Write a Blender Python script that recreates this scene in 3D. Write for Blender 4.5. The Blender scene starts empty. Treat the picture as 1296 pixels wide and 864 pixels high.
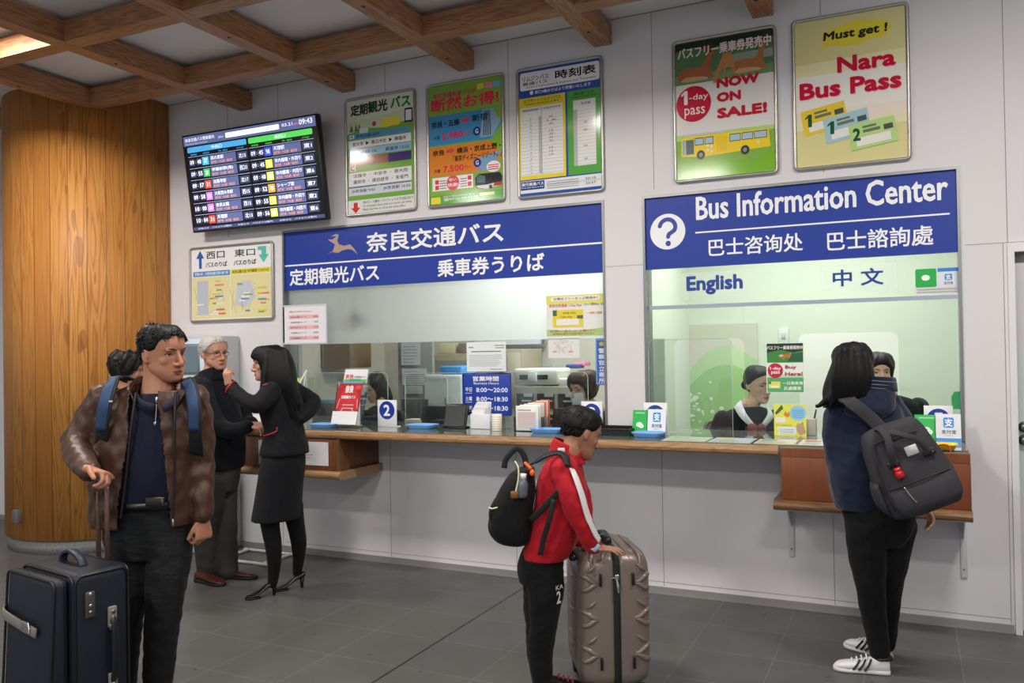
import bpy, bmesh, math, random
import numpy as np
from mathutils import Vector, Matrix
random.seed(7); np.random.seed(7)
scene = bpy.context.scene
COL = scene.collection
PI = math.pi

# ---------------------------------------------------------------- camera
FPX, YAW, PITCH, ROLL = 1056.5, .44457, .011616, -.015654
CAM = np.array([0, -5.36, 1.6])
_fw = np.array([-math.sin(YAW)*math.cos(PITCH), math.cos(YAW)*math.cos(PITCH), math.sin(PITCH)])
_r0 = np.array([math.cos(YAW), math.sin(YAW), 0]); _u0 = np.cross(_r0, _fw)
_rt = _r0*math.cos(ROLL) + _u0*math.sin(ROLL); _up = -_r0*math.sin(ROLL) + _u0*math.cos(ROLL)
cd = bpy.data.cameras.new('camera'); cam = bpy.data.objects.new('camera', cd); COL.objects.link(cam)
cd.sensor_width = 36; cd.lens = FPX/1296*36; cd.clip_start = .05
cam.matrix_world = Matrix([[_rt[i], _up[i], -_fw[i], CAM[i]] for i in range(3)] + [[0, 0, 0, 1]])
scene.camera = cam
scene.view_settings.view_transform = 'Standard'; scene.view_settings.look = 'None'
scene.view_settings.gamma = 1; scene.view_settings.use_curve_mapping = False
scene.view_settings.exposure = 0.16

# ---------------------------------------------------------------- light
w = bpy.data.worlds.new('world'); scene.world = w; w.use_nodes = True
w.node_tree.nodes['Background'].inputs[0].default_value = (.80, .90, 1, 1)
w.node_tree.nodes['Background'].inputs[1].default_value = .60
def area(name, loc, sx, sy, power, col=(1, 1, 1), rot=(0, 0, 0)):
    l = bpy.data.lights.new(name, 'AREA'); l.shape = 'RECTANGLE'; l.size = sx; l.size_y = sy; l.energy = power; l.color = col
    o = bpy.data.objects.new(name, l); COL.objects.link(o); o.location = loc; o.rotation_euler = rot; return o
def spot(name, loc, power, ang=100, blend=.3, col=(1, .95, .88), r=.06, rot=(0, 0, 0)):
    l = bpy.data.lights.new(name, 'SPOT'); l.energy = power; l.spot_size = math.radians(ang); l.spot_blend = blend; l.color = col; l.shadow_soft_size = r
    o = bpy.data.objects.new(name, l); COL.objects.link(o); o.location = loc; o.rotation_euler = rot; return o

# ---------------------------------------------------------------- helpers
def ray(px, py): return _fw + (px-648)/FPX*_rt - (py-432)/FPX*_up
def wp(px, py, y=0.):                     # pixel -> point of the vertical plane y
    d = ray(px, py); return CAM + d*(y-CAM[1])/d[1]
def fp(px, py, z=0.):                     # pixel -> point of the level plane z
    d = ray(px, py); return CAM + d*(z-CAM[2])/d[2]
def dp(px, py, depth): return CAM + ray(px, py)*depth
def nrm(v): v = np.array(v, float); return v/max(1e-9, np.linalg.norm(v))
def lin(h):
    h = h.lstrip('#'); c = [int(h[i:i+2], 16)/255 for i in (0, 2, 4)]
    return tuple(x/12.92 if x <= .04045 else ((x+.055)/1.055)**2.4 for x in c) + (1,)

MATS = {}
def mat(name, hexc='#808080', rough=.5, metal=0, spec=.5, bump=None, coat=0, alpha=1, sheen=0, var=None, emit=0, aniso=None):
    """bump=(scale,strength,dist[,(sx,sy,sz)]); var=(scale,hex2,amount[,(sx,sy,sz)])"""
    if name in MATS: return MATS[name]
    m = bpy.data.materials.new(name); MATS[name] = m; m.use_nodes = True
    nt = m.node_tree; b = nt.nodes['Principled BSDF']; N = nt.nodes.new; L = nt.links.new
    b.inputs['Base Color'].default_value = lin(hexc); b.inputs['Roughness'].default_value = rough
    b.inputs['Metallic'].default_value = metal; b.inputs['Specular IOR Level'].default_value = spec
    b.inputs['Coat Weight'].default_value = coat; b.inputs['Coat Roughness'].default_value = .04
    b.inputs['Sheen Weight'].default_value = sheen
    if emit: b.inputs['Emission Color'].default_value = lin(hexc); b.inputs['Emission Strength'].default_value = emit
    def co(sc, stretch):
        tc = N('ShaderNodeTexCoord'); mp = N('ShaderNodeMapping'); L(tc.outputs['Object'], mp.inputs[0])
        mp.inputs['Scale'].default_value = stretch; n = N('ShaderNodeTexNoise'); n.inputs['Scale'].default_value = sc
        n.inputs['Detail'].default_value = 4; L(mp.outputs[0], n.inputs[0]); return n
    if bump:
        n = co(bump[0], bump[3] if len(bump) > 3 else (1, 1, 1)); bp = N('ShaderNodeBump')
        bp.inputs['Strength'].default_value = bump[1]; bp.inputs['Distance'].default_value = bump[2]
        L(n.outputs[0], bp.inputs['Height']); L(bp.outputs[0], b.inputs['Normal'])
    if var:
        n = co(var[0], var[3] if len(var) > 3 else (1, 1, 1)); mx = N('ShaderNodeMix'); mx.data_type = 'RGBA'
        rp = N('ShaderNodeMapRange'); rp.inputs[1].default_value = .35; rp.inputs[2].default_value = .65; rp.inputs[4].default_value = var[2]
        L(n.outputs[0], rp.inputs[0]); L(rp.outputs[0], mx.inputs[0]); mx.inputs[6].default_value = lin(hexc); mx.inputs[7].default_value = lin(var[1])
        L(mx.outputs[2], b.inputs['Base Color'])
    return m
def pm(hexc, rough=.28):                   # printed colour
    return mat('print_' + hexc.lstrip('#').lower() + ('' if rough == .28 else '_%d' % (rough*100)), hexc, rough, spec=.5)
def glass(name, tint='#ffffff', refl=.5, haze=None):
    if name in MATS: return MATS[name]
    m = bpy.data.materials.new(name); MATS[name] = m; m.use_nodes = True; nt = m.node_tree; N = nt.nodes.new; L = nt.links.new
    nt.nodes.remove(nt.nodes['Principled BSDF']); out = nt.nodes['Material Output']
    t = N('ShaderNodeBsdfTransparent'); t.inputs[0].default_value = lin(tint)
    g = N('ShaderNodeBsdfGlossy'); g.inputs['Roughness'].default_value = .01; g.inputs[0].default_value = (1, 1, 1, 1)
    f = N('ShaderNodeFresnel'); f.inputs[0].default_value = 1.45; mu = N('ShaderNodeMath'); mu.operation = 'MULTIPLY'; mu.inputs[1].default_value = refl
    L(f.outputs[0], mu.inputs[0]); mx = N('ShaderNodeMixShader'); L(mu.outputs[0], mx.inputs[0]); src = t
    if haze:
        df = N('ShaderNodeBsdfDiffuse'); df.inputs[0].default_value = lin(haze[1]); tr = N('ShaderNodeBsdfTranslucent'); tr.inputs[0].default_value = lin(haze[1])
        m2 = N('ShaderNodeMixShader'); m2.inputs[0].default_value = haze[2] if len(haze) > 2 else .5; L(df.outputs[0], m2.inputs[1]); L(tr.outputs[0], m2.inputs[2])
        m3 = N('ShaderNodeMixShader'); m3.inputs[0].default_value = haze[0]; L(t.outputs[0], m3.inputs[1]); L(m2.outputs[0], m3.inputs[2]); src = m3
    L(src.outputs[0], mx.inputs[1]); L(g.outputs[0], mx.inputs[2]); L(mx.outputs[0], out.inputs[0]); return m

def catmull(P, sub):
    P = [np.array(p, float) for p in P]
    if len(P) < 2 or sub <= 1: return P
    out = []
    for i in range(len(P)-1):
        p0 = P[i-1] if i else 2*P[0]-P[1]; p1 = P[i]; p2 = P[i+1]; p3 = P[i+2] if i+2 < len(P) else 2*P[-1]-P[-2]
        for k in range(sub):
            t = k/sub
            out.append(.5*(2*p1+(p2-p0)*t+(2*p0-5*p1+4*p2-p3)*t*t+(3*p1-p0-3*p2+p3)*t**3))
    out.append(P[-1]); return out

class MB:
    """collects shapes in world coordinates; build() links them as ONE mesh object"""
    def __init__(s): s.v = []; s.f = []; s.m = []; s.sm = []; s.mats = []
    def mi(s, m):
        if m not in s.mats: s.mats.append(m)
        return s.mats.index(m)
    def add(s, vs, fs, m=None, smooth=False):
        o = len(s.v); s.v.extend([tuple(map(float, p)) for p in vs]); i = s.mi(m) if m else 0
        for f in fs: s.f.append(tuple(o+k for k in f)); s.m.append(i); s.sm.append(smooth)
        return s
    def frame(s, c, ax, ay, az, lo, hi, m=None):
        c = np.array(c, float); ax, ay, az = map(np.array, (ax, ay, az)); vs = [c+ax*x+ay*y+az*z for z in (lo[2], hi[2]) for y in (lo[1], hi[1]) for x in (lo[0], hi[0])]
        return s.add(vs, [(0, 2, 3, 1), (4, 5, 7, 6), (0, 1, 5, 4), (2, 6, 7, 3), (0, 4, 6, 2), (1, 3, 7, 5)], m)
    def box(s, x0, x1, y0, y1, z0, z1, m=None): return s.frame((0, 0, 0), (1, 0, 0), (0, 1, 0), (0, 0, 1), (x0, y0, z0), (x1, y1, z1), m)
    def rbox(s, lo, hi, r=.01, seg=3, m=None, F=None, taper=None):
        """box with rounded edges; F = (origin, ax, ay, az) puts it in a frame"""
        bm = bmesh.new(); bmesh.ops.create_cube(bm, size=1); lo = np.array(lo, float); hi = np.array(hi, float)
        for v in bm.verts: v.co = Vector((lo+hi)/2+np.array(v.co)*(hi-lo))
        bmesh.ops.bevel(bm, geom=list(bm.edges), offset=r, segments=seg, profile=.5, affect='EDGES')
        bm.verts.index_update(); vs = [np.array(v.co) for v in bm.verts]
        if taper: vs = [taper(p) for p in vs]
        if F: o, ax, ay, az = map(lambda q: np.array(q, float), F); vs = [o+ax*p[0]+ay*p[1]+az*p[2] for p in vs]
        s.add(vs, [[v.index for v in f.verts] for f in bm.faces], m, True); bm.free(); return s
    def prism(s, pts, d, m=None):          # polygon of 3-D points, pushed by vector d
        d = np.array(d, float); n = len(pts); a = [np.array(p, float) for p in pts]
        return s.add(a+[p+d for p in a], [tuple(range(n-1, -1, -1)), tuple(range(n, 2*n))]+[(i, (i+1) % n, n+(i+1) % n, n+i) for i in range(n)], m)
    def rings(s, R, m=None, cap=True, smooth=True, closed=True):
        n = len(R[0]); vs = [p for r in R for p in r]; fs = []
        for i in range(len(R)-1):
            for k in range(n if closed else n-1): fs.append((i*n+k, i*n+(k+1) % n, (i+1)*n+(k+1) % n, (i+1)*n+k))
        if cap: fs += [tuple(range(n-1, -1, -1)), tuple(range((len(R)-1)*n, len(R)*n))]
        return s.add(vs, fs, m, smooth)
    def limb(s, pts, rads, n=12, sub=4, m=None, round_=True, flat=None, ref=None):
        """tapered tube through pts; flat = squash along ref"""
        P = catmull(pts, sub); Rr = [float(np.ravel(q)[0]) for q in catmull([[r] for r in rads], sub)] if len(rads) == len(pts) else [rads[0]]*len(P)
        T = [nrm(P[min(i+1, len(P)-1)]-P[max(i-1, 0)]) for i in range(len(P))]
        a = nrm(np.cross(T[0], ref if ref is not None else ((0, 0, 1) if abs(T[0][2]) < .9 else (0, 1, 0))))
        R = []
        def ring(c, r, t, a): b = np.cross(t, a); k = flat or 1; return [c+a*r*math.cos(2*PI*q/n)+b*r*k*math.sin(2*PI*q/n) for q in range(n)]
        if round_:
            for q in (.15, .5, .85): R.append((P[0]-T[0]*Rr[0]*math.cos(q*PI/2), Rr[0]*math.sin(q*PI/2), T[0]))
        for p, r, t in zip(P, Rr, T): R.append((p, max(r, 1e-4), t))
        if round_:
            for q in (.85, .5, .15): R.append((P[-1]+T[-1]*Rr[-1]*math.cos(q*PI/2), Rr[-1]*math.sin(q*PI/2), T[-1]))
        out = []
        for c, r, t in R:
            a = nrm(a-t*np.dot(a, t)); out.append(ring(c, r, t, a))
        return s.rings(out, m)
    def cyl(s, p0, p1, r0, r1=None, n=16, m=None, smooth=True):
        return s.limb([p0, p1], [r0, r0 if r1 is None else r1], n, 1, m, False)
    def ell(s, c, rx, ry, rz, ax=(1, 0, 0), ay=(0, 1, 0), az=(0, 0, 1), n=14, m=None):
        c = np.array(c, float); ax, ay, az = map(lambda q: np.array(q, float), (ax, ay, az)); R = []
        for i in range(n//2+1):
            t = -PI/2+PI*max(.02, min(n//2-.02, i))/(n//2)
            R.append([c+ax*rx*math.cos(t)*math.cos(2*PI*k/n)+ay*ry*math.cos(t)*math.sin(2*PI*k/n)+az*rz*math.sin(t) for k in range(n)])
        return s.rings(R, m)
    def loft(s, rows, n=24, m=None, sub=3, cap=True):
        """rows: (centre, side_axis, front_axis, half width, front depth, back depth[, exponent])"""
        C = catmull([r[0] for r in rows], sub); X = catmull([nrm(r[1]) for r in rows], sub); Y = catmull([nrm(r[2]) for r in rows], sub)
        Q = catmull([[r[3], r[4], r[5], r[6] if len(r) > 6 else 2.] for r in rows], sub); out = []
        for c, x, y, q in zip(C, X, Y, Q):
            ring = []
            for k in range(n):
                t = 2*PI*k/n; e = 2/max(1.2, q[3]); ct = math.copysign(abs(math.cos(t))**e, math.cos(t)); st = math.copysign(abs(math.sin(t))**e, math.sin(t))
                ring.append(c+x*max(.001, q[0])*ct+y*max(.001, q[1] if st > 0 else q[2])*st)
            out.append(ring)
        return s.rings(out, m, cap)
    def mesh(s, name, base=(0, 0, 0)):
        me = bpy.data.meshes.new(name); b = np.array(base, float); me.from_pydata([tuple(np.array(p)-b) for p in s.v], [], s.f)
        for m in s.mats: me.materials.append(m)
        me.polygons.foreach_set('material_index', s.m); me.polygons.foreach_set('use_smooth', s.sm); me.update(); return me
    def build(s, name, m=None, parent=None, base=None):
        if base is None: base = tuple(parent.get('_b', (0, 0, 0))) if parent else (0, 0, 0)
        if m and not s.mats: s.mats = [m]
        me = s.mesh(name, base); o = bpy.data.objects.new(name, me); COL.objects.link(o)
        if parent: o.parent = parent; o['_b'] = base
        else: o.location = base; o['_b'] = base
        return o

BASES = []
def tag(o, label, cat, group=None):
    o['label'] = label; o['category'] = cat
    if group: o['group'] = group
    return o
def thing(name, label, cat, base, group=None):
    o = bpy.data.objects.new(name, None); COL.objects.link(o); o.location = base; o['_b'] = tuple(map(float, base)); o.empty_display_size = .05
    return tag(o, label, cat, group)
def structure(o): o['kind'] = 'structure'; return o
def dup(root, shift, label, group=None):
    """a copy of a thing with copies of its parts and sub-parts, moved by shift"""
    r = root.copy(); COL.objects.link(r); r.location = Vector(root.location)+Vector(shift); r['label'] = label
    if group: r['group'] = group
    for ch in root.children:
        c = ch.copy(); COL.objects.link(c); c.parent = r
        for g in ch.children: d = g.copy(); COL.objects.link(d); d.parent = c
    return r
def remesh(mb, name, m, parent=None, voxel=.005, smooth=4, fn=None, base=None):
    """welds the shapes of mb into one continuous surface"""
    if base is None: base = tuple(parent.get('_b', (0, 0, 0))) if parent else (0, 0, 0)
    me = mb.mesh('tmp', base); o = bpy.data.objects.new(name, me); COL.objects.link(o)
    r = o.modifiers.new('r', 'REMESH'); r.mode = 'VOXEL'; r.voxel_size = voxel
    if smooth: q = o.modifiers.new('s', 'SMOOTH'); q.factor = .5; q.iterations = smooth
    dg = bpy.context.evaluated_depsgraph_get(); nm = bpy.data.meshes.new_from_object(o.evaluated_get(dg))
    o.modifiers.clear(); o.data = nm; bpy.data.meshes.remove(me); nm.materials.clear(); nm.materials.append(m); nm.name = name
    n = len(nm.vertices); co = np.empty(n*3); nm.vertices.foreach_get('co', co); co = co.reshape(-1, 3)
    if fn: co = fn(co+np.array(base))-np.array(base); nm.vertices.foreach_set('co', co.ravel())
    nm.polygons.foreach_set('use_smooth', [True]*len(nm.polygons)); nm.update()
    if parent: o.parent = parent
    else: o.location = base
    o['_b'] = base
    return o

# ---- flat printed things: artwork and lettering in panel coordinates (u right, v up, metres)
TXT = {}
def glyphs(text, bold):
    k = (text, round(bold, 3))
    if k not in TXT:
        c = bpy.data.curves.new('t', 'FONT'); c.body = text; c.size = 1; c.resolution_u = 2; c.offset = bold; c.fill_mode = 'FRONT'
        o = bpy.data.objects.new('t', c); me = bpy.data.meshes.new_from_object(o)
        vs = np.array([v.co[:2] for v in me.vertices]) if len(me.vertices) else np.zeros((0, 2)); fs = [tuple(p.vertices) for p in me.polygons]
        bpy.data.objects.remove(o); bpy.data.curves.remove(c); bpy.data.meshes.remove(me); TXT[k] = (vs, fs)
    return TXT[k]
class Panel:
    def __init__(s, origin, U, V, lift=.0006, rough=.28, mf=None):
        s.mf = mf or (lambda c: pm(c, rough)); s.o = np.array(origin, float); s.U = np.array(U, float); s.V = np.array(V, float); s.N = nrm(np.cross(s.U, s.V)); s.lift = lift; s.rough = rough
        s.art = MB(); s.lets = []; s.n = 0; s.merge = False
    def p(s, u, v, k): return s.o+s.U*u+s.V*v+s.N*s.lift*k
    def poly(s, pts, c, k=1, mb=None):
        s.n += 1; (mb or s.art).add([s.p(u, v, k+.004*s.n) for u, v in pts], [tuple(range(len(pts)))], s.mf(c)); return s
    def rect(s, u0, v0, u1, v1, c, k=1): return s.poly([(u0, v0), (u1, v0), (u1, v1), (u0, v1)], c, k)
    def disc(s, u, v, r, c, k=1, ry=None, n=28): return s.poly([(u+r*math.cos(2*PI*i/n), v+(ry or r)*math.sin(2*PI*i/n)) for i in range(n)], c, k)
    def rrect(s, u0, v0, u1, v1, r, c, k=1):
        pts = []
        for cx, cy, a in ((u1-r, v0+r, -90), (u1-r, v1-r, 0), (u0+r, v1-r, 90), (u0+r, v0+r, 180)):
            for i in range(6): t = math.radians(a+i*18); pts.append((cx+r*math.cos(t), cy+r*math.sin(t)))
        return s.poly(pts, c, k)
    def line(s, u0, v0, u1, v1, t, c, k=1):
        d = np.array([u1-u0, v1-v0]); n = np.array([-d[1], d[0]])/max(1e-9, np.hypot(*d))*t/2
        return s.poly([(u0-n[0], v0-n[1]), (u1-n[0], v1-n[1]), (u1+n[0], v1+n[1]), (u0+n[0], v0+n[1])], c, k)
    def text(s, t, u0, v0, u1, v1, c, k=3, bold=.0, skew=0):
        """lettering fitted to the box"""
        vs, fs = glyphs(t, 0)
        if not len(vs): return s
        a = vs.min(0); b = vs.max(0); q = (vs-a)/np.maximum(b-a, 1e-6)
        if not s.lets or not s.merge: s.lets.append(MB())
        hu = np.linalg.norm(s.U); hv = np.linalg.norm(s.V); w = bold*.85*(v1-v0)*hv; n = 1 if bold < .008 else (8 if bold >= .03 else 4)
        u0 += w/hu; u1 -= w/hu; v0 += w/hv; v1 -= w/hv
        for i in range(n):
            a_ = 2*PI*i/n+PI/n; du, dv = (w*math.cos(a_)/hu, w*math.sin(a_)/hv) if n > 1 else (0, 0)
            s.lets[-1].add([s.p(u0+(u1-u0)*x+skew*y*(v1-v0)+du, v0+(v1-v0)*y+dv, k+.02*i) for x, y in q], fs, s.mf(c))
        return s
    def one(s, u0, v0, u1, v1, c, k=4):
        w, h = u1-u0, v1-v0; return s.poly([(u0+w*.42, v0), (u1, v0), (u1, v1), (u0+w*.55, v1), (u0, v1-h*.24), (u0, v1-h*.40), (u0+w*.42, v1-h*.24)], c, k)
    def stroke(s, pts, t, c, k=2):
        au = np.linalg.norm(s.V)/np.linalg.norm(s.U)
        for (a, b), (c_, d) in zip(pts[:-1], pts[1:]): s.line(a, b, c_, d, t, c, k)
        for a, b in pts: s.disc(a, b, t/2, c, k, n=14)
        return s
    def build(s, parent, art='artwork', let='lettering'):
        if s.art.v: s.art.build(art, parent=parent)
        for l in s.lets: l.build(let, parent=parent)
# ---------------------------------------------------------------- procedural surfaces of the room
def nodes(m):
    nt = m.node_tree; N = nt.nodes.new; L = nt.links.new
    def math_(op, a, b=None, c=None):
        n = N('ShaderNodeMath'); n.operation = op
        for i, q in enumerate((a, b, c)):
            if q is None: continue
            if hasattr(q, 'links'): L(q, n.inputs[i])
            else: n.inputs[i].default_value = q
        return n.outputs[0]
    def mix(f, a, b):
        n = N('ShaderNodeMix'); n.data_type = 'RGBA'
        for i, q in ((0, f), (6, a), (7, b)):
            if hasattr(q, 'links'): L(q, n.inputs[i])
            else: n.inputs[i].default_value = q
        return n.outputs[2]
    def noise(vec, sc, det=4, rough=.5):
        n = N('ShaderNodeTexNoise'); L(vec, n.inputs[0]); n.inputs['Scale'].default_value = sc; n.inputs['Detail'].default_value = det; n.inputs['Roughness'].default_value = rough; return n.outputs[0]
    def comb(x, y, z):
        n = N('ShaderNodeCombineXYZ')
        for i, q in enumerate((x, y, z)):
            if hasattr(q, 'links'): L(q, n.inputs[i])
            else: n.inputs[i].default_value = q
        return n.outputs[0]
    def ramp(f, *st):
        n = N('ShaderNodeValToRGB'); L(f, n.inputs[0]); e = n.color_ramp.elements
        while len(e) < len(st): e.new(.5)
        for q, (p, c) in zip(e, st): q.position = p; q.color = lin(c)
        return n.outputs[0]
    tc = N('ShaderNodeTexCoord'); sp = N('ShaderNodeSeparateXYZ'); L(tc.outputs['Object'], sp.inputs[0])
    return nt, N, L, math_, mix, noise, comb, ramp, tc.outputs['Object'], sp.outputs
m_floor = mat('floor_stone', '#5a5a5a', .42, spec=.4)
nt, N, L, ma, mix, noise, comb, ramp, P, S = nodes(m_floor); B = nt.nodes['Principled BSDF']
dx = ma('PINGPONG', ma('ADD', S[0], 2.389+43.2), .216); dy = ma('PINGPONG', ma('ADD', S[1], 1.335+42), .21)
seam = ma('LESS_THAN', ma('ABSOLUTE', ma('ADD', S[0], 2.389)), .006)
ln = ma('MAXIMUM', ma('LESS_THAN', dy, .0022), ma('LESS_THAN', dx, .0018))
cell = N('ShaderNodeTexWhiteNoise'); L(comb(ma('FLOOR', ma('DIVIDE', ma('ADD', S[0], 2.389+43.2), .432)), ma('FLOOR', ma('DIVIDE', ma('ADD', S[1], 1.335+42), .42)), 0), cell.inputs[0])
base = mix(noise(P, 260, 3), lin('#4c4c4c'), lin('#6e6e6d')); base = mix(ma('MULTIPLY', noise(P, 3.2, 5), .55), base, lin('#4a4846'))
base = mix(ma('MULTIPLY', cell.outputs[0], .28), base, lin('#47474a')); base = mix(ma('MULTIPLY', ln, .3), base, lin('#a8a49e')); base = mix(ma('MULTIPLY', seam, .92), base, lin('#161616'))
sp_ = ma('GREATER_THAN', noise(P, 14, 2, .4), .735); base = mix(ma('MULTIPLY', sp_, .6), base, lin('#2c2b2b'))
L(base, B.inputs['Base Color']); bp = N('ShaderNodeBump'); bp.inputs['Strength'].default_value = .12; bp.inputs['Distance'].default_value = .002; L(noise(P, 300, 2), bp.inputs['Height']); L(bp.outputs[0], B.inputs['Normal'])
L(ma('ADD', ma('MULTIPLY', noise(P, 4, 4), .25), .3), B.inputs['Roughness'])

m_wall = mat('wall_panel_paint', '#dad8dc', .55, spec=.3, bump=(90, .05, .002))
m_soff = mat('ceiling_board', '#e4e4e6', .8, bump=(60, .05, .002)); m_dark = mat('dark_gap', '#1a1b1d', .8)
m_trim = mat('grey_trim', '#9a9898', .4, .3); m_alu = mat('brushed_aluminium', '#b9b9ba', .28, .9, bump=(40, .05, .001, (1, 1, 30)))
m_chrome = mat('polished_steel', '#d2d2d4', .14, 1)
m_off = mat('office_wall_paint', '#d9d4c6', .7); m_green = mat('pale_green_wall_paint', '#e2e7d9', .7)
def wood(name, c1, c2, c3, axis, sc=1., rough=.45, coat=0.):
    """long-grained timber: growth lines stretched along axis"""
    m = mat(name, c1, rough, spec=.4, coat=coat); nt, N, L, ma, mix, noise, comb, ramp, P, S = nodes(m); B = nt.nodes['Principled BSDF']
    q = [S[0], S[1], S[2]]; q = [ma('MULTIPLY', s, (1.2 if i == axis else 14)*sc) for i, s in enumerate(q)]; V = comb(*q)
    n = noise(V, 1, 3, .5); r = ma('FRACT', ma('MULTIPLY', n, 9)); g = ma('PINGPONG', r, .5)
    c = ramp(g, (0, c3), (.22, c1), (.5, c2)); q2 = [ma('MULTIPLY', s, (3 if i == axis else 160)*sc) for i, s in enumerate((S[0], S[1], S[2]))]
    c = mix(ma('MULTIPLY', noise(comb(*q2), 1, 2), .35), c, lin(c3)); L(c, B.inputs['Base Color']); return m
m_beamx = wood('cedar_beam_along', '#ab7a55', '#b88a63', '#8f6242', 0); m_beamy = wood('cedar_beam_across', '#ab7a55', '#b88a63', '#8f6242', 1)
m_rail = wood('varnished_counter_edge', '#a5805a', '#b08c66', '#8d6a48', 0, 1.4, .25, .3)
m_desk = wood('brown_veneer', '#6f4428', '#7a4c2d', '#573520', 2, 1.2, .35); m_desk2 = wood('red_brown_veneer', '#84492c', '#884c2e', '#7d4529', 2, .7, .4)

# column cladding: vertical planks round the shaft
m_col = mat('pine_plank_cladding', '#b87a35', .5, spec=.35); nt, N, L, ma, mix, noise, comb, ramp, P, S = nodes(m_col); B = nt.nodes['Principled BSDF']
ang = ma('MULTIPLY', ma('ARCTAN2', S[1], S[0]), .735/.142); pid = ma('FLOOR', ang); fr = ma('FRACT', ang)
wn = N('ShaderNodeTexWhiteNoise'); L(comb(pid, 3.3, 0), wn.inputs[0])
V = comb(ma('ADD', ma('MULTIPLY', fr, 1.25), ma('MULTIPLY', pid, 7.31)), ma('MULTIPLY', pid, 2.7), ma('MULTIPLY', S[2], .55))
g = ma('PINGPONG', ma('FRACT', ma('MULTIPLY', noise(V, 1.25, 2, .45), 10)), .5)
c = ramp(g, (0, '#a86a30'), (.18, '#c78a46'), (.5, '#d59c54')); c = mix(ma('MULTIPLY', wn.outputs[0], .8), c, lin('#b37434'))
kn = noise(comb(ma('MULTIPLY', ang, 1.6), ma('MULTIPLY', pid, 1.9), ma('MULTIPLY', S[2], 2.6)), 1, 0); c = mix(ma('MULTIPLY', ma('GREATER_THAN', kn, .79), .5), c, lin('#7a4520'))
c = mix(ma('MULTIPLY', noise(comb(ma('MULTIPLY', ang, 40), 0, ma('MULTIPLY', S[2], 1.5)), 1, 2), .3), c, lin('#a2672e'))
gp = ma('LESS_THAN', ma('PINGPONG', fr, .5), .026); c = mix(ma('MULTIPLY', gp, .6), c, lin('#5e3a1b')); L(c, B.inputs['Base Color'])

# ---------------------------------------------------------------- room shell
CEIL = 3.825; W1 = (-4.622, -1.848); W2 = (-1.582, .273); WB, WT = .99, 2.612
structure(MB().box(-9, 4.5, -11, 2.7, -.1, 0).build('floor', m_floor))
structure(MB().box(-9, 4.5, -11, .0, CEIL, CEIL+.1).build('ceiling', m_soff))
DX0, DX1, DT = .53, 1.40, 2.155
wl = MB()
wl.box(-9, W1[0], 0, .14, 0, CEIL); wl.box(W1[1], W2[0], 0, .14, 0, CEIL); wl.box(W1[0], W1[1], 0, .14, 0, WB); wl.box(W1[0], W1[1], 0, .14, WT, CEIL)
wl.box(W2[0], W2[1], 0, .14, 0, WB); wl.box(W2[0], W2[1], 0, .14, WT, CEIL); wl.box(W2[1], DX0, 0, .14, 0, CEIL); wl.box(DX0, DX1, 0, .14, DT, CEIL); wl.box(DX1, 4.5, 0, .14, 0, CEIL)
wall = structure(wl.build('wall_back', m_wall))
jt = MB()
for x, z0, z1 in [(-3.6, 2.65, CEIL), (-2.55, 2.65, CEIL), (-1.5, 2.65, CEIL), (-.45, 2.65, CEIL), (.5, 2.16, CEIL), (-4.65, 0, 1.0), (-3.6, .05, 1), (-2.54, .05, 1), (-1.48, .05, 1), (-.435, .05, 1), (.478, .05, 2.16), (-4.65, 2.65, CEIL), (-5.2, 2.6, CEIL)]:
    jt.box(x-.0018, x+.0018, -.0012, .001, z0, z1)
jt.box(.29, 4.5, -.0012, .001, 2.158, 2.161); jt.box(-1.842, -1.588, -.0012, .001, 2.158, 2.161); jt.box(-9, 4.5, -.0016, .001, CEIL-.006, CEIL-.001); jt.box(-4.62, .478, -.0012, .001, .075, .078)
structure(jt.build('wall_joint', mat('panel_joint', '#8f8c8c', .8), parent=wall))
bb = MB(); bb.box(-9, .49, -.012, 0, .006, .046); bb.box(-9, .49, -.018, 0, .0, .008); structure(bb.build('baseboard_back', m_trim))
structure(MB().box(4.5, 4.6, -11, .0, 0, CEIL).build('wall_right', m_wall))
structure(MB().box(-9.1, -9, -11, 2.7, 0, CEIL).build('wall_left', mat('left_wall_paint', '#c9ccd0', .6)))
# offices behind the windows
of = MB(); of.box(-5.2, -1.76, 2.3, 2.4, 0, 2.75); of.box(-5.3, -5.2, .14, 2.4, 0, 2.75); structure(of.build('wall_office', m_off))
structure(MB().box(-1.76, -1.70, .14, 2.4, 0, 2.75).build('wall_partition', m_green))
og = MB(); og.box(-1.70, 1.0, 1.75, 1.85, 0, 2.75); og.box(.9, 1.0, .14, 1.75, 0, 2.75); structure(og.build('wall_office_right', m_green))
structure(MB().box(-5.3, 1.0, .14, 2.4, 2.75, 2.8).build('ceiling_office', mat('office_ceiling', '#dcdcd8', .8)))
area('office_tube_light', (-3.9, 1.3, 2.70), 1.2, .6, 6, (1, 1, .97)); area('office_tube_light', (-2.3, .8, 2.70), 1.0, .5, 38, (1, 1, .98)); area('office_tube_light', (-.6, .8, 2.70), 1.5, .5, 32, (1, 1, .98))

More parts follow.
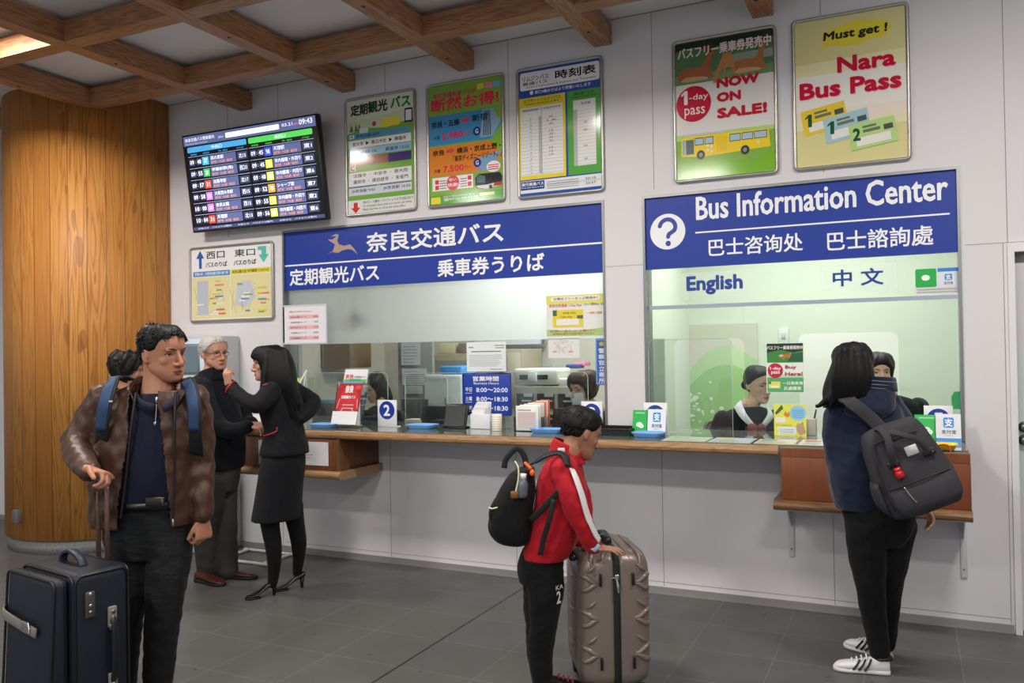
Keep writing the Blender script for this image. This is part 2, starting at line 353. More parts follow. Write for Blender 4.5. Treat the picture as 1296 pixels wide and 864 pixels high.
# door at the right edge
d = MB(); d.box(DX0+.003, DX1-.003, .035, .075, .012, 2.045); door = structure(d.build('door_1', mat('door_paint', '#d2d0d6', .45)))
f = MB(); f.box(.497, .53, -.022, .14, 0, 2.155); f.box(DX1, DX1+.03, -.022, .14, 0, 2.155); f.box(.53, DX1, -.022, .14, 2.105, 2.155); structure(f.build('door_frame', mat('door_frame_paint', '#e2e0e4', .4), parent=door))
structure(MB().box(.53, DX1, .05, .13, 2.046, 2.104).build('transom', mat('recess_shade_grey', '#8d8a88', .6), parent=door))  # grey strip painting the shade at the top of the door recess
h = MB()
for z in (1.137, 1.065): h.cyl((.563, .035, z), (.563, .022, z), .030, .028, 20); h.ell((.563, .008, z), .024, .018, .024)
structure(h.build('door_knob', mat('dull_steel', '#8f9096', .3, .9), parent=door))

# ceiling lattice
k = 0
def beam(b, label, m, pegs):
    o = b.build('ceiling_beam', m); tag(o, label, 'beam', 'beams of the ceiling lattice')
    if pegs: pegs.build('peg', mat('dark_wood_peg', '#2b1c12', .6), parent=o, base=tuple(o['_b']))
BZ0, BZ1 = 3.655, 3.79
names = ['cedar ceiling beam running to the wall behind the wooden column', 'cedar ceiling beam that meets the wall above the departure screen', 'cedar ceiling beam that meets the wall just above the sightseeing bus poster on the left',
 'cedar ceiling beam that meets the wall between the red-lettered bargain poster and the first poster', 'cedar ceiling beam that meets the wall above the right edge of the bus timetable poster', 'cedar ceiling beam whose end shows alone above the deer photo poster']
for i, nm in enumerate(names):
    x = -6.035+1.05*i; b = MB(); b.box(x-.062, x+.062, -4.8, -.002, BZ0, BZ1); p = MB()
    for y in (-.28, -1.28, -2.28): p.cyl((x, y, BZ0+.004), (x, y, BZ0-.0015), .013, n=12)
    beam(b, nm, m_beamy, p)
for y, nm in ((-.655, 'cross beam of the ceiling lattice nearest to the counter wall'), (-1.66, 'cross beam of the ceiling lattice second from the counter wall'), (-2.66, 'cross beam of the ceiling lattice third from the counter wall')):
    b = MB(); b.box(-8.5, -.70 if y > -1 else .4, y-.062, y+.062, BZ0+.002, BZ1); beam(b, nm, m_beamx, None)
# ceiling lamps between the beams
m_lamp = mat('lamp_diffuser', '#fff3e2', .5, emit=9)
def lamp(x, y, label, p):
    t = thing('ceiling_light', label, 'ceiling light', (x, y, CEIL), 'recessed ceiling lights')
    fr = MB(); fr.box(x-.36, x+.36, y-.20, y-.17, CEIL-.035, CEIL-.001); fr.box(x-.36, x+.36, y+.17, y+.20, CEIL-.035, CEIL-.001); fr.box(x-.36, x-.33, y-.17, y+.17, CEIL-.035, CEIL-.001); fr.box(x+.33, x+.36, y-.17, y+.17, CEIL-.035, CEIL-.001)
    fr.build('frame', mat('lamp_frame', '#d8d8d8', .5), parent=t); MB().box(x-.33, x+.33, y-.17, y+.17, CEIL-.02, CEIL-.004).build('diffuser', m_lamp, parent=t)
    area('lamp_light', (x, y, CEIL-.04), .62, .32, p, (1, .95, .88))
LP = 57
for x, y, s in ((-5.5, -2.2, 'over the wooden column'), (-2.36, -2.2, 'over the middle of the counter'), (.79, -2.2, 'over the right-hand window'), (-5.5, -5.3, 'far out over the hall on the left'), (-2.36, -5.3, 'out over the hall before the middle window'), (.79, -5.3, 'straight above the viewer'), (-5.5, -8.4, 'at the back of the hall on the left'), (-2.36, -8.4, 'at the back of the hall'), (.79, -8.4, 'at the back of the hall on the right')):
    lamp(x, y, 'warm white ceiling light '+s, LP)

# column
cx, cy, cr = -6.60, -.17, .735
t = thing('wooden_column', 'thick round column clad in upright pine planks at the left edge', 'column', (cx, cy, 0))
def drum(r, z0, z1, n=96): return [[(cx+r*math.cos(2*PI*i/n), cy+r*math.sin(2*PI*i/n), z) for i in range(n)] for z in (z0, z1)]
MB().rings(drum(cr, .115, CEIL)).build('cladding', m_col, parent=t); MB().rings(drum(cr-.02, 0, .116)).build('stone_base', mat('grey_stone', '#77777a', .7, var=(60, '#8d8d8f', .8)), parent=t)
a_ = math.atan2(fp(27, 652, .3)[1]-cy, -6.9-cx); q = wp(27, 652, cy-cr+.02)
t = thing('outlet_cover', 'small grey metal box screwed low on the wooden column', 'outlet cover', (float(q[0]), float(q[1]), float(q[2])-.06))
n_ = nrm([q[0]-cx, q[1]-cy, 0]); s_ = np.array([-n_[1], n_[0], 0]); q2 = np.array([cx, cy, q[2]])+n_*cr
MB().rbox((-.032, -.055, -.004), (.032, .055, .04), .006, 2, None, (q2, s_, (0, 0, 1), n_)).build('cover', mat('grey_box', '#5e6062', .5), parent=t)
# ---------------------------------------------------------------- windows, signs and posters on the wall
m_gl = glass('clear_pane', '#f8fbfa', .7); m_glg = glass('green_tinted_pane', '#f3f8f2', .7); m_frost = glass('frosted_pane', '#f2f5f4', .6, (.66, '#e2e6e5', .85)); m_acr = glass('acrylic_sheet', '#f7f9f8', .8, (.012, '#dfe6e4'))
m_edge = mat('glass_edge', '#a9c4bb', .2, spec=.6)
def window(n, x0, x1, rail):
    wn = MB()   # slim metal frame lining the opening
    wn.box(x0, x0+.016, -.006, .14, 1.052, WT); wn.box(x1-.016, x1, -.006, .14, 1.052, WT); wn.box(x0+.016, x1-.016, -.006, .14, WT-.018, WT)
    o = structure(wn.build('window_%d' % n, mat('window_frame_metal', '#8f8f92', .35, .8)))
    if rail: structure(MB().box(x0+.016, x1-.016, .03, .07, rail-.012, rail+.012).build('rail', m_chrome, parent=o))
    return o
wn1 = window(1, W1[0], W1[1], None); wn2 = window(2, W2[0], W2[1], 1.872)
structure(MB().box(W1[0]+.016, W1[1]-.016, .045, .053, 1.68, 2.14).build('upper_pane', m_frost, parent=wn1)); structure(MB().box(W1[0]+.016, W1[1]-.016, .055, .063, 1.056, 1.685).build('lower_pane', m_gl, parent=wn1))
structure(MB().box(W2[0]+.016, W2[1]-.016, .046, .054, 1.886, 2.14).build('upper_pane', m_glg, parent=wn2))
# lower pane of the right window: sheet with two round-cornered openings
def holed(x0, x1, z0, z1, holes, y, t, m):
    b = MB(); xs = sorted(holes); e = [x0]
    for a, c, zt in xs: b.box(e[-1], a, y, y+t, z0, z1); b.box(a, c, y, y+t, zt, z1); e.append(c)
    b.box(e[-1], x1, y, y+t, z0, z1)
    for a, c, zt in xs:
        for sx, cx_ in ((1, a), (-1, c)):
            r = .045; pts = [(cx_, y, zt)]+[(cx_+sx*(r-r*math.cos(i*PI/10)), y, zt-r+r*math.sin(i*PI/10)) for i in range(6)]
            b.prism(pts, (0, t, 0))
    for f in range(len(b.m)): pass
    b.mats = [m]; return b
structure(holed(W2[0]+.016, W2[1]-.016, 1.056, 1.862, [(-1.40, -.95, 1.66), (-.62, -.06, 1.68)], .056, .008, m_glg).build('lower_pane', parent=wn2))
def acrylic(name, x0, x1, z0, z1, y, label, group=None):
    t = thing(name, label, 'acrylic screen', ((x0+x1)/2, y, z0), group)
    r = .04; pts = [(x0, y, z0), (x1, y, z0)]+[(x1-r+r*math.cos(i*PI/10), y, z1-r+r*math.sin(i*PI/10)) for i in range(6)]+[(x0+r-r*math.sin(i*PI/10), y, z1-r+r*math.cos(i*PI/10)) for i in range(6)]
    MB().prism(pts, (0, .005, 0)).build('sheet', m_acr, parent=t); e = MB()
    for i in range(1, len(pts)): e.limb([pts[i], pts[(i+1) % len(pts)]], [.0022, .0022], 6, 1, None, False)
    e.build('polished_edge', m_edge, parent=t); return t

def sign(name, label, x0, x1, z0, z1, y):
    t = thing(name, label, 'sign', ((x0+x1)/2, y, z0)); MB().box(x0, x1, y, y+.03, z0, z1).build('panel', mat('sign_blue', '#1d3a9c', .4, spec=.35), parent=t)
    return t, Panel((x0, y, z0), (1, 0, 0), (0, 0, 1), .0008, .4)
WHT = '#f2f3f7'
def on(P, px, py): q = wp(px, py, P.o[1]); return q[0]-P.o[0], q[2]-P.o[2]
def ptext(P, t, a, b, c=WHT, k=3, bold=.02, skew=0):   # fit lettering between two opposite corners picked on the photograph's wall plane
    u0, v0 = on(P, *a); u1, v1 = on(P, *b); P.text(t, min(u0, u1), min(v0, v1), max(u0, u1), max(v0, v1), c, k, bold, skew)
t, P = sign('ticket_office_sign', 'long blue fascia sign with a leaping deer emblem above the ticket window', W1[0]+.016, W1[1]-.016, 2.125, 2.594, .012)
ptext(P, '奈良交通バス', (464, 320), (637, 279), bold=.032); ptext(P, '定期観光バス', (367, 362), (480, 333), bold=.03); ptext(P, '乗車券うりば', (554, 351), (689, 319), bold=.03)
v = on(P, 560, 322)[1]; P.rect(0, v-.006, W1[1]-W1[0]-.032, v+.006, WHT, 2)
deer = [(414, 318), (421, 315), (425, 309), (420, 306), (416, 303), (423, 303), (427, 299), (423, 297), (428, 296), (432, 297), (429, 303), (431, 309), (437, 312), (444, 310), (449, 313), (452, 320), (443, 315), (433, 318), (427, 319), (418, 321)]
deer = [(415, 321), (421, 318), (423, 313), (424, 309), (419, 306), (415, 303), (421, 303), (426, 299), (419, 299), (425, 296), (429, 297), (428, 301), (427, 305), (429, 309), (436, 311), (443, 309), (448, 314), (453, 322), (446, 316), (441, 315), (433, 317), (428, 320), (421, 319)]
bm_ = P.poly([on(P, *q) for q in deer], '#b3988c', 2); P.build(t)
t, P = sign('bus_information_sign', 'blue fascia sign with a question mark above the right-hand window', W2[0]+.016, W2[1]-.016, 2.125, 2.594, .012)
u, v = on(P, 845, 293); P.disc(u, v, .117, WHT, 2, n=40); P.stroke([(u+.052*math.cos(math.radians(t_)), v+.030+.050*math.sin(math.radians(t_))) for t_ in range(170, -50, -20)]+[(u+.008, v-.018), (u+.003, v-.034)], .027, '#1d3a9c', 3); P.disc(u+.003, v-.078, .0175, '#1d3a9c', 4)
P.text('Bus Information Center', on(P, 881, 279)[0], on(P, 881, 279)[1], on(P, 1200, 240)[0], on(P, 880, 249)[1], WHT, 3, .03); u0, v0 = on(P, 880, 294.5); u1, _ = on(P, 1202, 270); P.rect(u0, v0-.005, u1, v0+.005, WHT, 2)
ptext(P, '巴士咨询处', (897, 325), (1016, 294), bold=.022); ptext(P, '巴士諮詢處', (1047, 318), (1181, 284), bold=.022); P.build(t)

# language stickers on the upper pane of the right window
def paper(name, label, cat, x0, x1, z0, z1, y, c, th=.0015, m=None, group=None):
    t = thing(name, label, cat, ((x0+x1)/2, y, z0), group); MB().box(x0, x1, y, y+th, z0, z1).build('sheet', m or pm(c), parent=t); return t, Panel((x0, y, z0), (1, 0, 0), (0, 0, 1), .0005)
m_film = glass('clear_film', '#ffffff', .3, (.14, '#f4f8f5'))
for lb, tx, a, b, s0, s1, bo in (('clear sticker with blue English lettering on the right-hand window', 'English', (869, 374), (940, 346), (862, 381), (946, 341), .05), ('clear sticker with two blue Chinese characters on the right-hand window', '中 文', (1054, 363), (1118, 338), (1040, 368), (1135, 332), .03)):
    q0 = wp(*s0, .044); q1 = wp(*s1, .044); t, P = paper('language_sticker', lb, 'sticker', q0[0], q1[0], q0[2], q1[2], .0445, '#ffffff', .001, m_film)
    ptext(P, tx, a, b, '#1d3f98', 2, bo); P.build(t)
q0 = wp(1159, 373, .044); q1 = wp(1213, 338, .044); t, P = paper('payment_sticker', 'green and blue mobile payment sticker in the corner of the right-hand window', 'sticker', q0[0], q1[0], q0[2], q1[2], .044, '#dcdfe4')
wd, hh = q1[0]-q0[0], q1[2]-q0[2]
P.rrect(.0, hh*.28, wd*.49, hh, .008, '#17b04a'); P.disc(wd*.24, hh*.65, .022, '#f4fff6', 2, .017); P.rrect(wd*.52, hh*.28, wd, hh, .008, '#dfe6f0'); P.rect(wd*.52, hh*.86, wd, hh, '#2f86d8', 2); P.rrect(wd*.68, hh*.52, wd*.85, hh*.76, .006, '#2f86d8', 2)
P.text('支', wd*.70, hh*.54, wd*.83, hh*.74, '#ffffff', 3, .03); P.text('支付宝', wd*.66, hh*.36, wd*.87, hh*.47, '#40506a', 3, .02)
for k in range(2): P.rect(wd*.03, hh*(.05+.11*k), wd*.95, hh*(.11+.11*k), '#b9b4ae', 2)
P.build(t)

# framed posters
m_pf = mat('poster_frame_metal', '#b5b2ae', .33, .85)
def framed(name, label, x0, x1, z0, z1, cat='poster', bg='#e8e6e0', group=None):
    t = thing(name, label, cat, ((x0+x1)/2, 0, z0), group); fw = .022
    f = MB()
    path = []; r = .022; h = fw/2
    for cx_, cz_, a in ((x1-r-h, z0+r+h, -90), (x1-r-h, z1-r-h, 0), (x0+r+h, z1-r-h, 90), (x0+r+h, z0+r+h, 180)):
        for i in range(5): tt = math.radians(a+i*22.5); path.append((cx_+r*math.cos(tt), cz_+r*math.sin(tt), math.cos(tt), math.sin(tt)))
    R = []
    for x, z, nx, nz in path: R.append([(x+nx*h*math.cos(p), -.013-.012*math.sin(p), z+nz*h*math.cos(p)) for p in np.linspace(0, PI, 7)]+[(x-nx*h, -.001, z-nz*h), (x+nx*h, -.001, z+nz*h)])
    R.append(R[0]); f.rings(R, None, False); f.build('frame', m_pf, parent=t)
    MB().box(x0+fw*.6, x1-fw*.6, -.012, -.002, z0+fw*.6, z1-fw*.6).build('backing', pm(bg, .12), parent=t)
    p = Panel((x0+fw*.6, -.012, z0+fw*.6), (x1-x0-fw*1.2, 0, 0), (0, 0, z1-z0-fw*1.2), .0005, .12); p.N = np.array([0, -1., 0]); return t, p
def bars(P, u0, v0, u1, v1, n, c, k=2, fill=.5, jit=.0):
    h = (v1-v0)/n
    for i in range(n): P.rect(u0, v0+h*i, u1-(u1-u0)*jit*random.random(), v0+h*(i+fill), c, k)
PZ0, PZ1 = 2.668, 3.594
# 1 sightseeing bus poster
t, P = framed('sightseeing_poster', 'framed green sightseeing bus poster with a red arrow, leftmost of the upper row', -3.972, -3.318, PZ0, PZ1)
P.rect(0, .10, 1, .78, '#78b04e', 1); P.rect(0, .78, 1, 1, '#dfe6d2', 1); P.rect(0, 0, 1, .125, '#e4e6e2', 2)
P.text('定期', .07, .855, .33, .955, '#33452f', 4, .045); P.text('観光', .33, .86, .62, .965, '#2f4a32', 4, .045); P.text('バス', .66, .87, .95, .97, '#2d8a3d', 4, .05)
P.poly([(0, .70), (.3, .74), (.6, .72), (1, .77), (1, .86), (0, .80)], '#cfe0b8', 1)
for u in (.08, .15, .2): P.poly([(u-.03, .72), (u+.03, .72), (u, .79)], '#5c8f45', 3)
P.rect(.20, .70, .33, .745, '#e9ecea', 3); P.disc(.42, .765, .05, '#d8dcd2', 3, .035); P.disc(.42, .765, .03, '#b5532f', 4, .022)
P.rrect(.52, .725, .80, .80, .03, '#f0e04a', 3); P.rrect(.86, .735, .975, .855, .012, '#2d2f33', 3); P.rect(.875, .75, .96, .84, '#e9ebee', 4)
P.rect(.03, .655, .93, .70, '#5f9fd2', 3); P.rect(.05, .66, .12, .695, '#f1f4f8', 4); P.text('A', .065, .664, .105, .692, '#2a5a9a', 5, .03); P.text('奈良公園3名所', .15, .662, .5, .692, '#1e4d86', 4, .02)
P.rect(.03, .575, .95, .645, '#f0f1f0', 3); P.text('東大寺  ▶  春日大社  ▶  興福寺', .09, .592, .88, .628, '#2a2f3a', 4, .02); P.rect(.03, .505, .95, .57, '#9cc3df', 3); P.text('JR奈良駅 10:30', .2, .515, .45, .548, '#27406b', 4, .02); P.text('興福寺 12:05', .58, .515, .92, .55, '#27406b', 4, .02)
P.rect(.03, .42, .62, .495, '#a56a52', 3); P.rect(.62, .42, .95, .495, '#4a3c7a', 3); P.rect(.04, .375, .14, .43, '#e9c8c2', 4); P.text('C', .06, .382, .12, .425, '#8f3a34', 5, .03)
P.rect(.03, .245, .95, .365, '#ecebee', 3); P.text('法隆寺 ・ 中宮寺 ・ 慈光院', .1, .32, .9, .352, '#2a2f3a', 4, .015); P.text('薬師寺 ・ 唐招提寺 ・ 朱雀門', .1, .265, .9, .30, '#2a2f3a', 4, .015)
P.rect(.03, .165, .95, .235, '#d6dbe4', 3); P.text('JR奈良駅 9:55', .07, .185, .42, .218, '#353b68', 4, .02); P.text('JR奈良駅 16:55', .54, .185, .93, .218, '#353b68', 4, .02)
P.rect(.03, .232, .45, .24, '#7a5a9a', 4); P.rect(.5, .232, .95, .24, '#7a5a9a', 4)
P.poly([(.10, .105), (.16, .105), (.16, .06), (.20, .06), (.13, .012), (.06, .06), (.10, .06)], '#d23a36', 4)
P.text('他のコース案内・パンフレットは下の窓口まで', .24, .088, .97, .112, '#33363a', 4, .01); P.text('For information about other tour courses and leaflets,', .24, .056, .95, .078, '#44474a', 4, 0); P.text('Please feel free to call at the ticket office.', .24, .028, .86, .049, '#44474a', 4, 0); P.build(t)
# 2 express bus bargain poster
t, P = framed('bargain_poster', 'framed green poster with red bargain headline and fares, second in the upper row', -3.226, -2.578, PZ0, PZ1)
P.rect(0, 0, 1, 1, '#82b246', 1); P.text('奈良交通高速バスが', .07, .885, .66, .93, '#d02f6a', 5, .03); P.text('断然お得!', .05, .775, .95, .885, '#e0284e', 5, .04)
for c, u in (('#e7d244', .67), ('#ef8aa0', .78), ('#79b7e6', .88)): P.rrect(u, .91, u+.09, .955, .012, c, 3)
P.poly([(0, .50), (.85, .50), (.99, .62), (.85, .745), (0, .745)], '#4793c6', 2); P.poly([(.70, .52), (.74, .74), (.87, .745), (.97, .63), (.87, .52)], '#8fb2c9', 3)
for i in range(4): P.poly([(.74+.03*i, .53), (.755+.03*i, .53), (.775+.02*i, .73), (.76+.02*i, .73)], '#4e6478', 4)
P.text('奈良・五條', .05, .645, .43, .70, '#1c2a4a', 5, .03); P.poly([(.45, .665), (.52, .665), (.52, .65), (.57, .678), (.52, .705), (.52, .69), (.45, .69)], '#e04a58', 5); P.text('新宿', .60, .655, .80, .712, '#1c2a4a', 5, .03)
P.text('片道', .08, .55, .16, .58, '#1c2a4a', 5, .02); P.text('5,980', .19, .535, .47, .598, '#e0284e', 5, .03); P.text('円〜', .48, .548, .58, .582, '#e0284e', 5, .02); P.disc(.66, .575, .05, '#23408a', 5, .036); P.text('G', .64, .557, .68, .593, '#ffffff', 6, .02)
P.poly([(0, .245), (.83, .245), (.99, .36), (.83, .488), (0, .488)], '#de8636', 2); P.poly([(.66, .25), (.70, .36), (.98, .40), (.83, .25)], '#7fa4c4', 3)
P.text('奈良', .06, .415, .22, .462, '#2a1f1a', 5, .03); P.poly([(.25, .432), (.31, .432), (.31, .418), (.36, .444), (.31, .47), (.31, .456), (.25, .456)], '#e04a58', 5); P.text('横浜・京成上野・', .39, .412, .97, .462, '#2a1f1a', 5, .03); P.text('「東京ディズニーリゾート。」', .34, .35, .98, .40, '#2a1f1a', 5, .025)
P.text('片道', .08, .275, .16, .305, '#2a1f1a', 5, .02); P.text('7,500', .20, .265, .48, .325, '#e0284e', 5, .03); P.text('円〜', .49, .275, .58, .31, '#e0284e', 5, .02); P.disc(.66, .32, .05, '#23408a', 5, .036); P.text('G', .64, .302, .68, .338, '#ffffff', 6, .02)
P.disc(.87, .275, .09, '#f0eef0', 5, .045); bars(P, .80, .25, .94, .30, 3, '#e0405a', 6, .5)
P.rect(.05, .125, .60, .235, '#f2efee', 4); P.disc(.33, .18, .085, '#e05060', 5, .062); P.text('安い', .28, .195, .38, .22, '#ffffff', 6, .02); P.text('快適!', .26, .15, .40, .18, '#ffffff', 6, .02)
for u, v in ((.09, .18), (.53, .19), (.09, .135), (.53, .14)): P.rect(u, v, u+.05, v+.035, '#e0405a', 5)
bars(P, .15, .14, .24, .22, 4, '#8a8482', 5, .4); bars(P, .43, .14, .52, .22, 4, '#8a8482', 5, .4)
P.poly([(.63, .135), (.63, .20), (.68, .228), (.95, .225), (.98, .19), (.97, .12), (.78, .098), (.65, .115)], '#22262c', 4); P.poly([(.64, .135), (.66, .118), (.78, .10), (.97, .12), (.975, .15), (.78, .135)], '#d9dcde', 5); P.poly([(.86, .118), (.97, .12), (.975, .15), (.88, .142)], '#c23b3a', 6); P.poly([(.65, .16), (.76, .15), (.76, .205), (.68, .22), (.65, .20)], '#59707e', 5); P.disc(.83, .115, .02, '#0f1012', 6, .016)
P.rect(0, .0, 1, .088, '#58a641', 3); P.rrect(.03, .02, .16, .075, .01, '#f0da3c', 4); P.text('☎0742-20-5110', .2, .036, .66, .062, '#f7faf4', 5, .02); P.text('奈良交通総合予約センター', .2, .066, .6, .08, '#f7faf4', 5, .01); P.rrect(.68, .05, .88, .075, .01, '#efe6b0', 4); P.build(t)
# 3 timetable poster
t, P = framed('timetable_poster', 'framed blue bus timetable poster with yellow and green columns in the upper row', -2.484, -1.835, PZ0, PZ1)
P.rect(0, 0, 1, 1, '#2b55a8', 1); P.rrect(.03, .835, .98, .975, .02, '#eef0f2', 2); P.text('リムジンバス', .06, .905, .38, .945, '#23262c', 4, .02); P.text('高速バス', .06, .872, .37, .90, '#23262c', 4, .02); P.text('時刻表', .46, .885, .94, .955, '#1f2228', 4, .035); P.text('Airport Limousine & Express bus Timetable', .10, .846, .94, .866, '#3a3e46', 4, .0)
P.disc(.17, .812, .022, '#eef0f2', 3, .016); P.text('東口4番のりばより発着いたします', .21, .797, .88, .824, '#eef2fa', 4, .02)
P.rect(.01, .135, .575, .775, '#ecd53a', 2); P.text('エアポートリムジンバス', .07, .738, .52, .765, '#2a2a22', 4, .01); P.text('Airport Limousine Bus', .09, .713, .50, .733, '#2a2a22', 4, 0)
P.rect(.03, .165, .545, .70, '#e9eae8', 3); P.rect(.285, .165, .29, .70, '#9a9a96', 4)
for i in range(17): P.rect(.03, .175+.0265*i, .545, .1765+.0265*i, '#8f918f', 4); P.text(str(22-i), .145, .18+.0265*i, .165, .193+.0265*i, '#333539', 5, 0)
P.rect(.25, .175, .285, .62, '#b9bbb8', 4); P.text('関西国際空港', .06, .668, .25, .685, '#33363a', 5, .01); P.text('大阪(伊丹)空港', .31, .668, .52, .685, '#33363a', 5, .01)
for s, v in (('50', .6), ('5  40', .573), ('35', .547), ('15', .493), ('25', .467), ('55', .44), ('25', .413), ('10', .36), ('15', .333), ('15', .307)): P.text(s, .40-.01*len(s), v, .40+.012*len(s), v+.015, '#33363a', 5, .01)
P.rect(.60, .135, .99, .775, '#58aa4c', 2); P.text('高速バス', .68, .738, .92, .762, '#2f4f2a', 4, .01); P.text('Expressway Bus', .66, .715, .94, .732, '#2f4f2a', 4, 0); P.rect(.67, .20, .93, .70, '#e9eae8', 3); P.text('名古屋', .76, .662, .87, .68, '#33363a', 5, .01)
for i in range(17): P.rect(.67, .21+.0255*i, .93, .2113+.0255*i, '#8f918f', 4)
P.rect(.67, .20, .715, .63, '#b9bbb8', 4)
for s, v in (('30', .52), ('30', .46), ('10', .34), ('30', .24)): P.text(s, .79, v, .83, v+.015, '#33363a', 5, .01)
P.rect(.01, .03, .99, .125, '#e6e8ea', 2); P.rect(.02, .055, .31, .12, '#1f3f88', 3); P.text('夜行高速バス', .03, .085, .30, .112, '#f2f5fa', 4, .03); P.text('Overnight Express Bus', .03, .065, .30, .08, '#f2f5fa', 4, 0); bars(P, .34, .05, .72, .115, 4, '#9a9ca0', 4, .35); P.text('22:10', .80, .088, .92, .105, '#33363a', 4, .01); P.text('22:27', .80, .055, .92, .072, '#33363a', 4, .01); P.rect(.34, .08, .98, .082, '#9a9ca0', 4); P.build(t)
# 4 one-day pass poster
t, P = framed('deer_photo_poster', 'framed poster with resting deer, a yellow bus and NOW ON SALE in red', -1.362, -.706, PZ0, PZ1)
P.rect(0, .69, 1, 1, '#4f7a52', 1); P.poly([(0, .93), (.2, .95), (.35, .92), (.6, .95), (.8, .90), (1, .94), (1, 1), (0, 1)], '#24382c', 2); P.poly([(.5, .80), (1, .80), (1, .86), (.62, .86)], '#8f9a90', 2); P.rect(0, .69, 1, .755, '#6d9a5f', 2)
P.rect(0, .33, 1, .69, '#e2dedc', 1); P.rect(0, .0, 1, .33, '#82b246', 1); P.poly([(0, .33), (1, .33), (1, .30), (.5, .27), (0, .29)], '#b3d582', 2); P.poly([(.0, .05), (.4, .13), (.8, .10), (1, .16), (1, 0), (0, 0)], '#7ab52f', 2)
P.text('バスフリー乗車券発売中', .04, .875, .97, .955, '#f0d9dc', 5, .03)
def deer_(u, v, s, pts, c, k): P.poly([(u+a*s, v+b*s*.71) for a, b in pts], c, k)
LY = [(-.50, .02), (-.53, .16), (-.44, .30), (-.2, .36), (.1, .33), (.22, .40), (.29, .58), (.30, .72), (.36, .80), (.44, .79), (.55, .68), (.54, .62), (.44, .62), (.41, .45), (.40, .25), (.46, .10), (.50, .02), (.3, -.03), (-.3, -.04)]
for u, v, s, c_ in ((.225, .715, .36, '#a5623a'), (.755, .725, .34, '#ab6c42')):
    deer_(u, v, s, LY, c_, 3); deer_(u, v, s, [(-.44, .0), (-.3, .10), (.15, .08), (.36, .02), (.3, -.03), (-.3, -.04)], '#cf9f78', 4); deer_(u, v, s, [(.32, .78), (.22, .92), (.30, .90), (.37, .80)], c_, 3); P.disc(u+.42*s, v+.74*s*.71, .008, '#22180f', 5, .006)
P.poly([(.46, .80), (.50, .87), (.58, .875), (.605, .83), (.615, .74), (.60, .70), (.59, .70), (.585, .765), (.53, .77), (.515, .70), (.50, .70), (.50, .765), (.47, .75), (.445, .70), (.425, .672), (.40, .672), (.40, .70), (.43, .76)], '#bb8052', 5)
for a, b in (((.335, .90), (.29, .955)), ((.335, .90), (.31, .985)), ((.35, .90), (.39, .965)), ((.375, .935), (.42, .95))): P.line(*a, *b, .008, '#5a4330', 5)
P.disc(.195, .545, .178, '#c3203c', 3, .128, 40); P.one(.07, .545, .135, .645, '#f2e6e6', 5); P.text('-day', .15, .56, .345, .615, '#f2e6e6', 5, .012); P.text('pass', .10, .445, .31, .52, '#f2e6e6', 5, .012)
P.text('NOW', .43, .63, .85, .705, '#c3203c', 5, .10); P.text('ON', .43, .53, .67, .60, '#c3203c', 5, .10); P.text('SALE!', .43, .415, .92, .49, '#c3203c', 5, .10)
P.poly([(.06, .175), (.06, .30), (.10, .315), (.93, .305), (.945, .18), (.30, .16)], '#efcf2e', 4); P.rect(.10, .315, .5, .33, '#c6c9c6', 4); P.rect(.075, .185, .10, .29, '#8fb3c6', 5); P.rect(.11, .185, .19, .29, '#5a6f7c', 5)
for u0, u1 in ((.20, .29), (.30, .39), (.55, .66), (.67, .78), (.79, .915)): P.rect(u0, .245, u1, .298, '#4d4f42', 5); P.rect(u0+.006, .25, u1-.006, .292, '#a9c7dd', 6)
P.rect(.42, .18, .52, .295, '#e9c52a', 5)
for u in (.26, .70): P.disc(u, .175, .042, '#33373a', 6, .032); P.disc(u, .175, .02, '#8d9092', 7, .016)
for u, v in ((.33, .205), (.37, .225), (.37, .19), (.33, .235), (.83, .22)): P.disc(u, v, .014, '#e7e0c8', 5, .011)
P.build(t)
# 5 bus pass poster
t, P = framed('bus_pass_poster', 'framed pale yellow poster reading Must get and Nara Bus Pass', -.621, .033, PZ0, PZ1, bg='#dcd498')
P.rect(0, .38, 1, .62, '#ebe9e2', 1); P.poly([(0, .62), (1, .62), (1, .72), (0, .70)], '#e9e3b4', 1); P.poly([(0, .38), (1, .38), (1, .26), (0, .30)], '#ecdfd2', 1); P.poly([(0, .26), (1, .24), (1, .3), (0, .32)], '#e9e4bb', 1)
for u, v, rx, ry in ((.42, .865, .16, .06), (.58, .885, .16, .065), (.74, .87, .13, .06), (.52, .835, .2, .05)): P.disc(u, v, rx, '#e6d63a', 2, ry)
P.poly([(.30, .83), (.22, .78), (.40, .82)], '#e6d63a', 2); P.text('Must get !', .27, .825, .83, .90, '#1f1e1a', 5, .05, .15)
P.text('Nara', .40, .605, .91, .715, '#f2c9cf', 4, .08); P.text('Nara', .392, .612, .902, .722, '#c4193d', 5, .07); P.text('Bus Pass', .055, .455, .955, .57, '#f2c9cf', 4, .08); P.text('Bus Pass', .047, .462, .947, .577, '#c4193d', 5, .07)
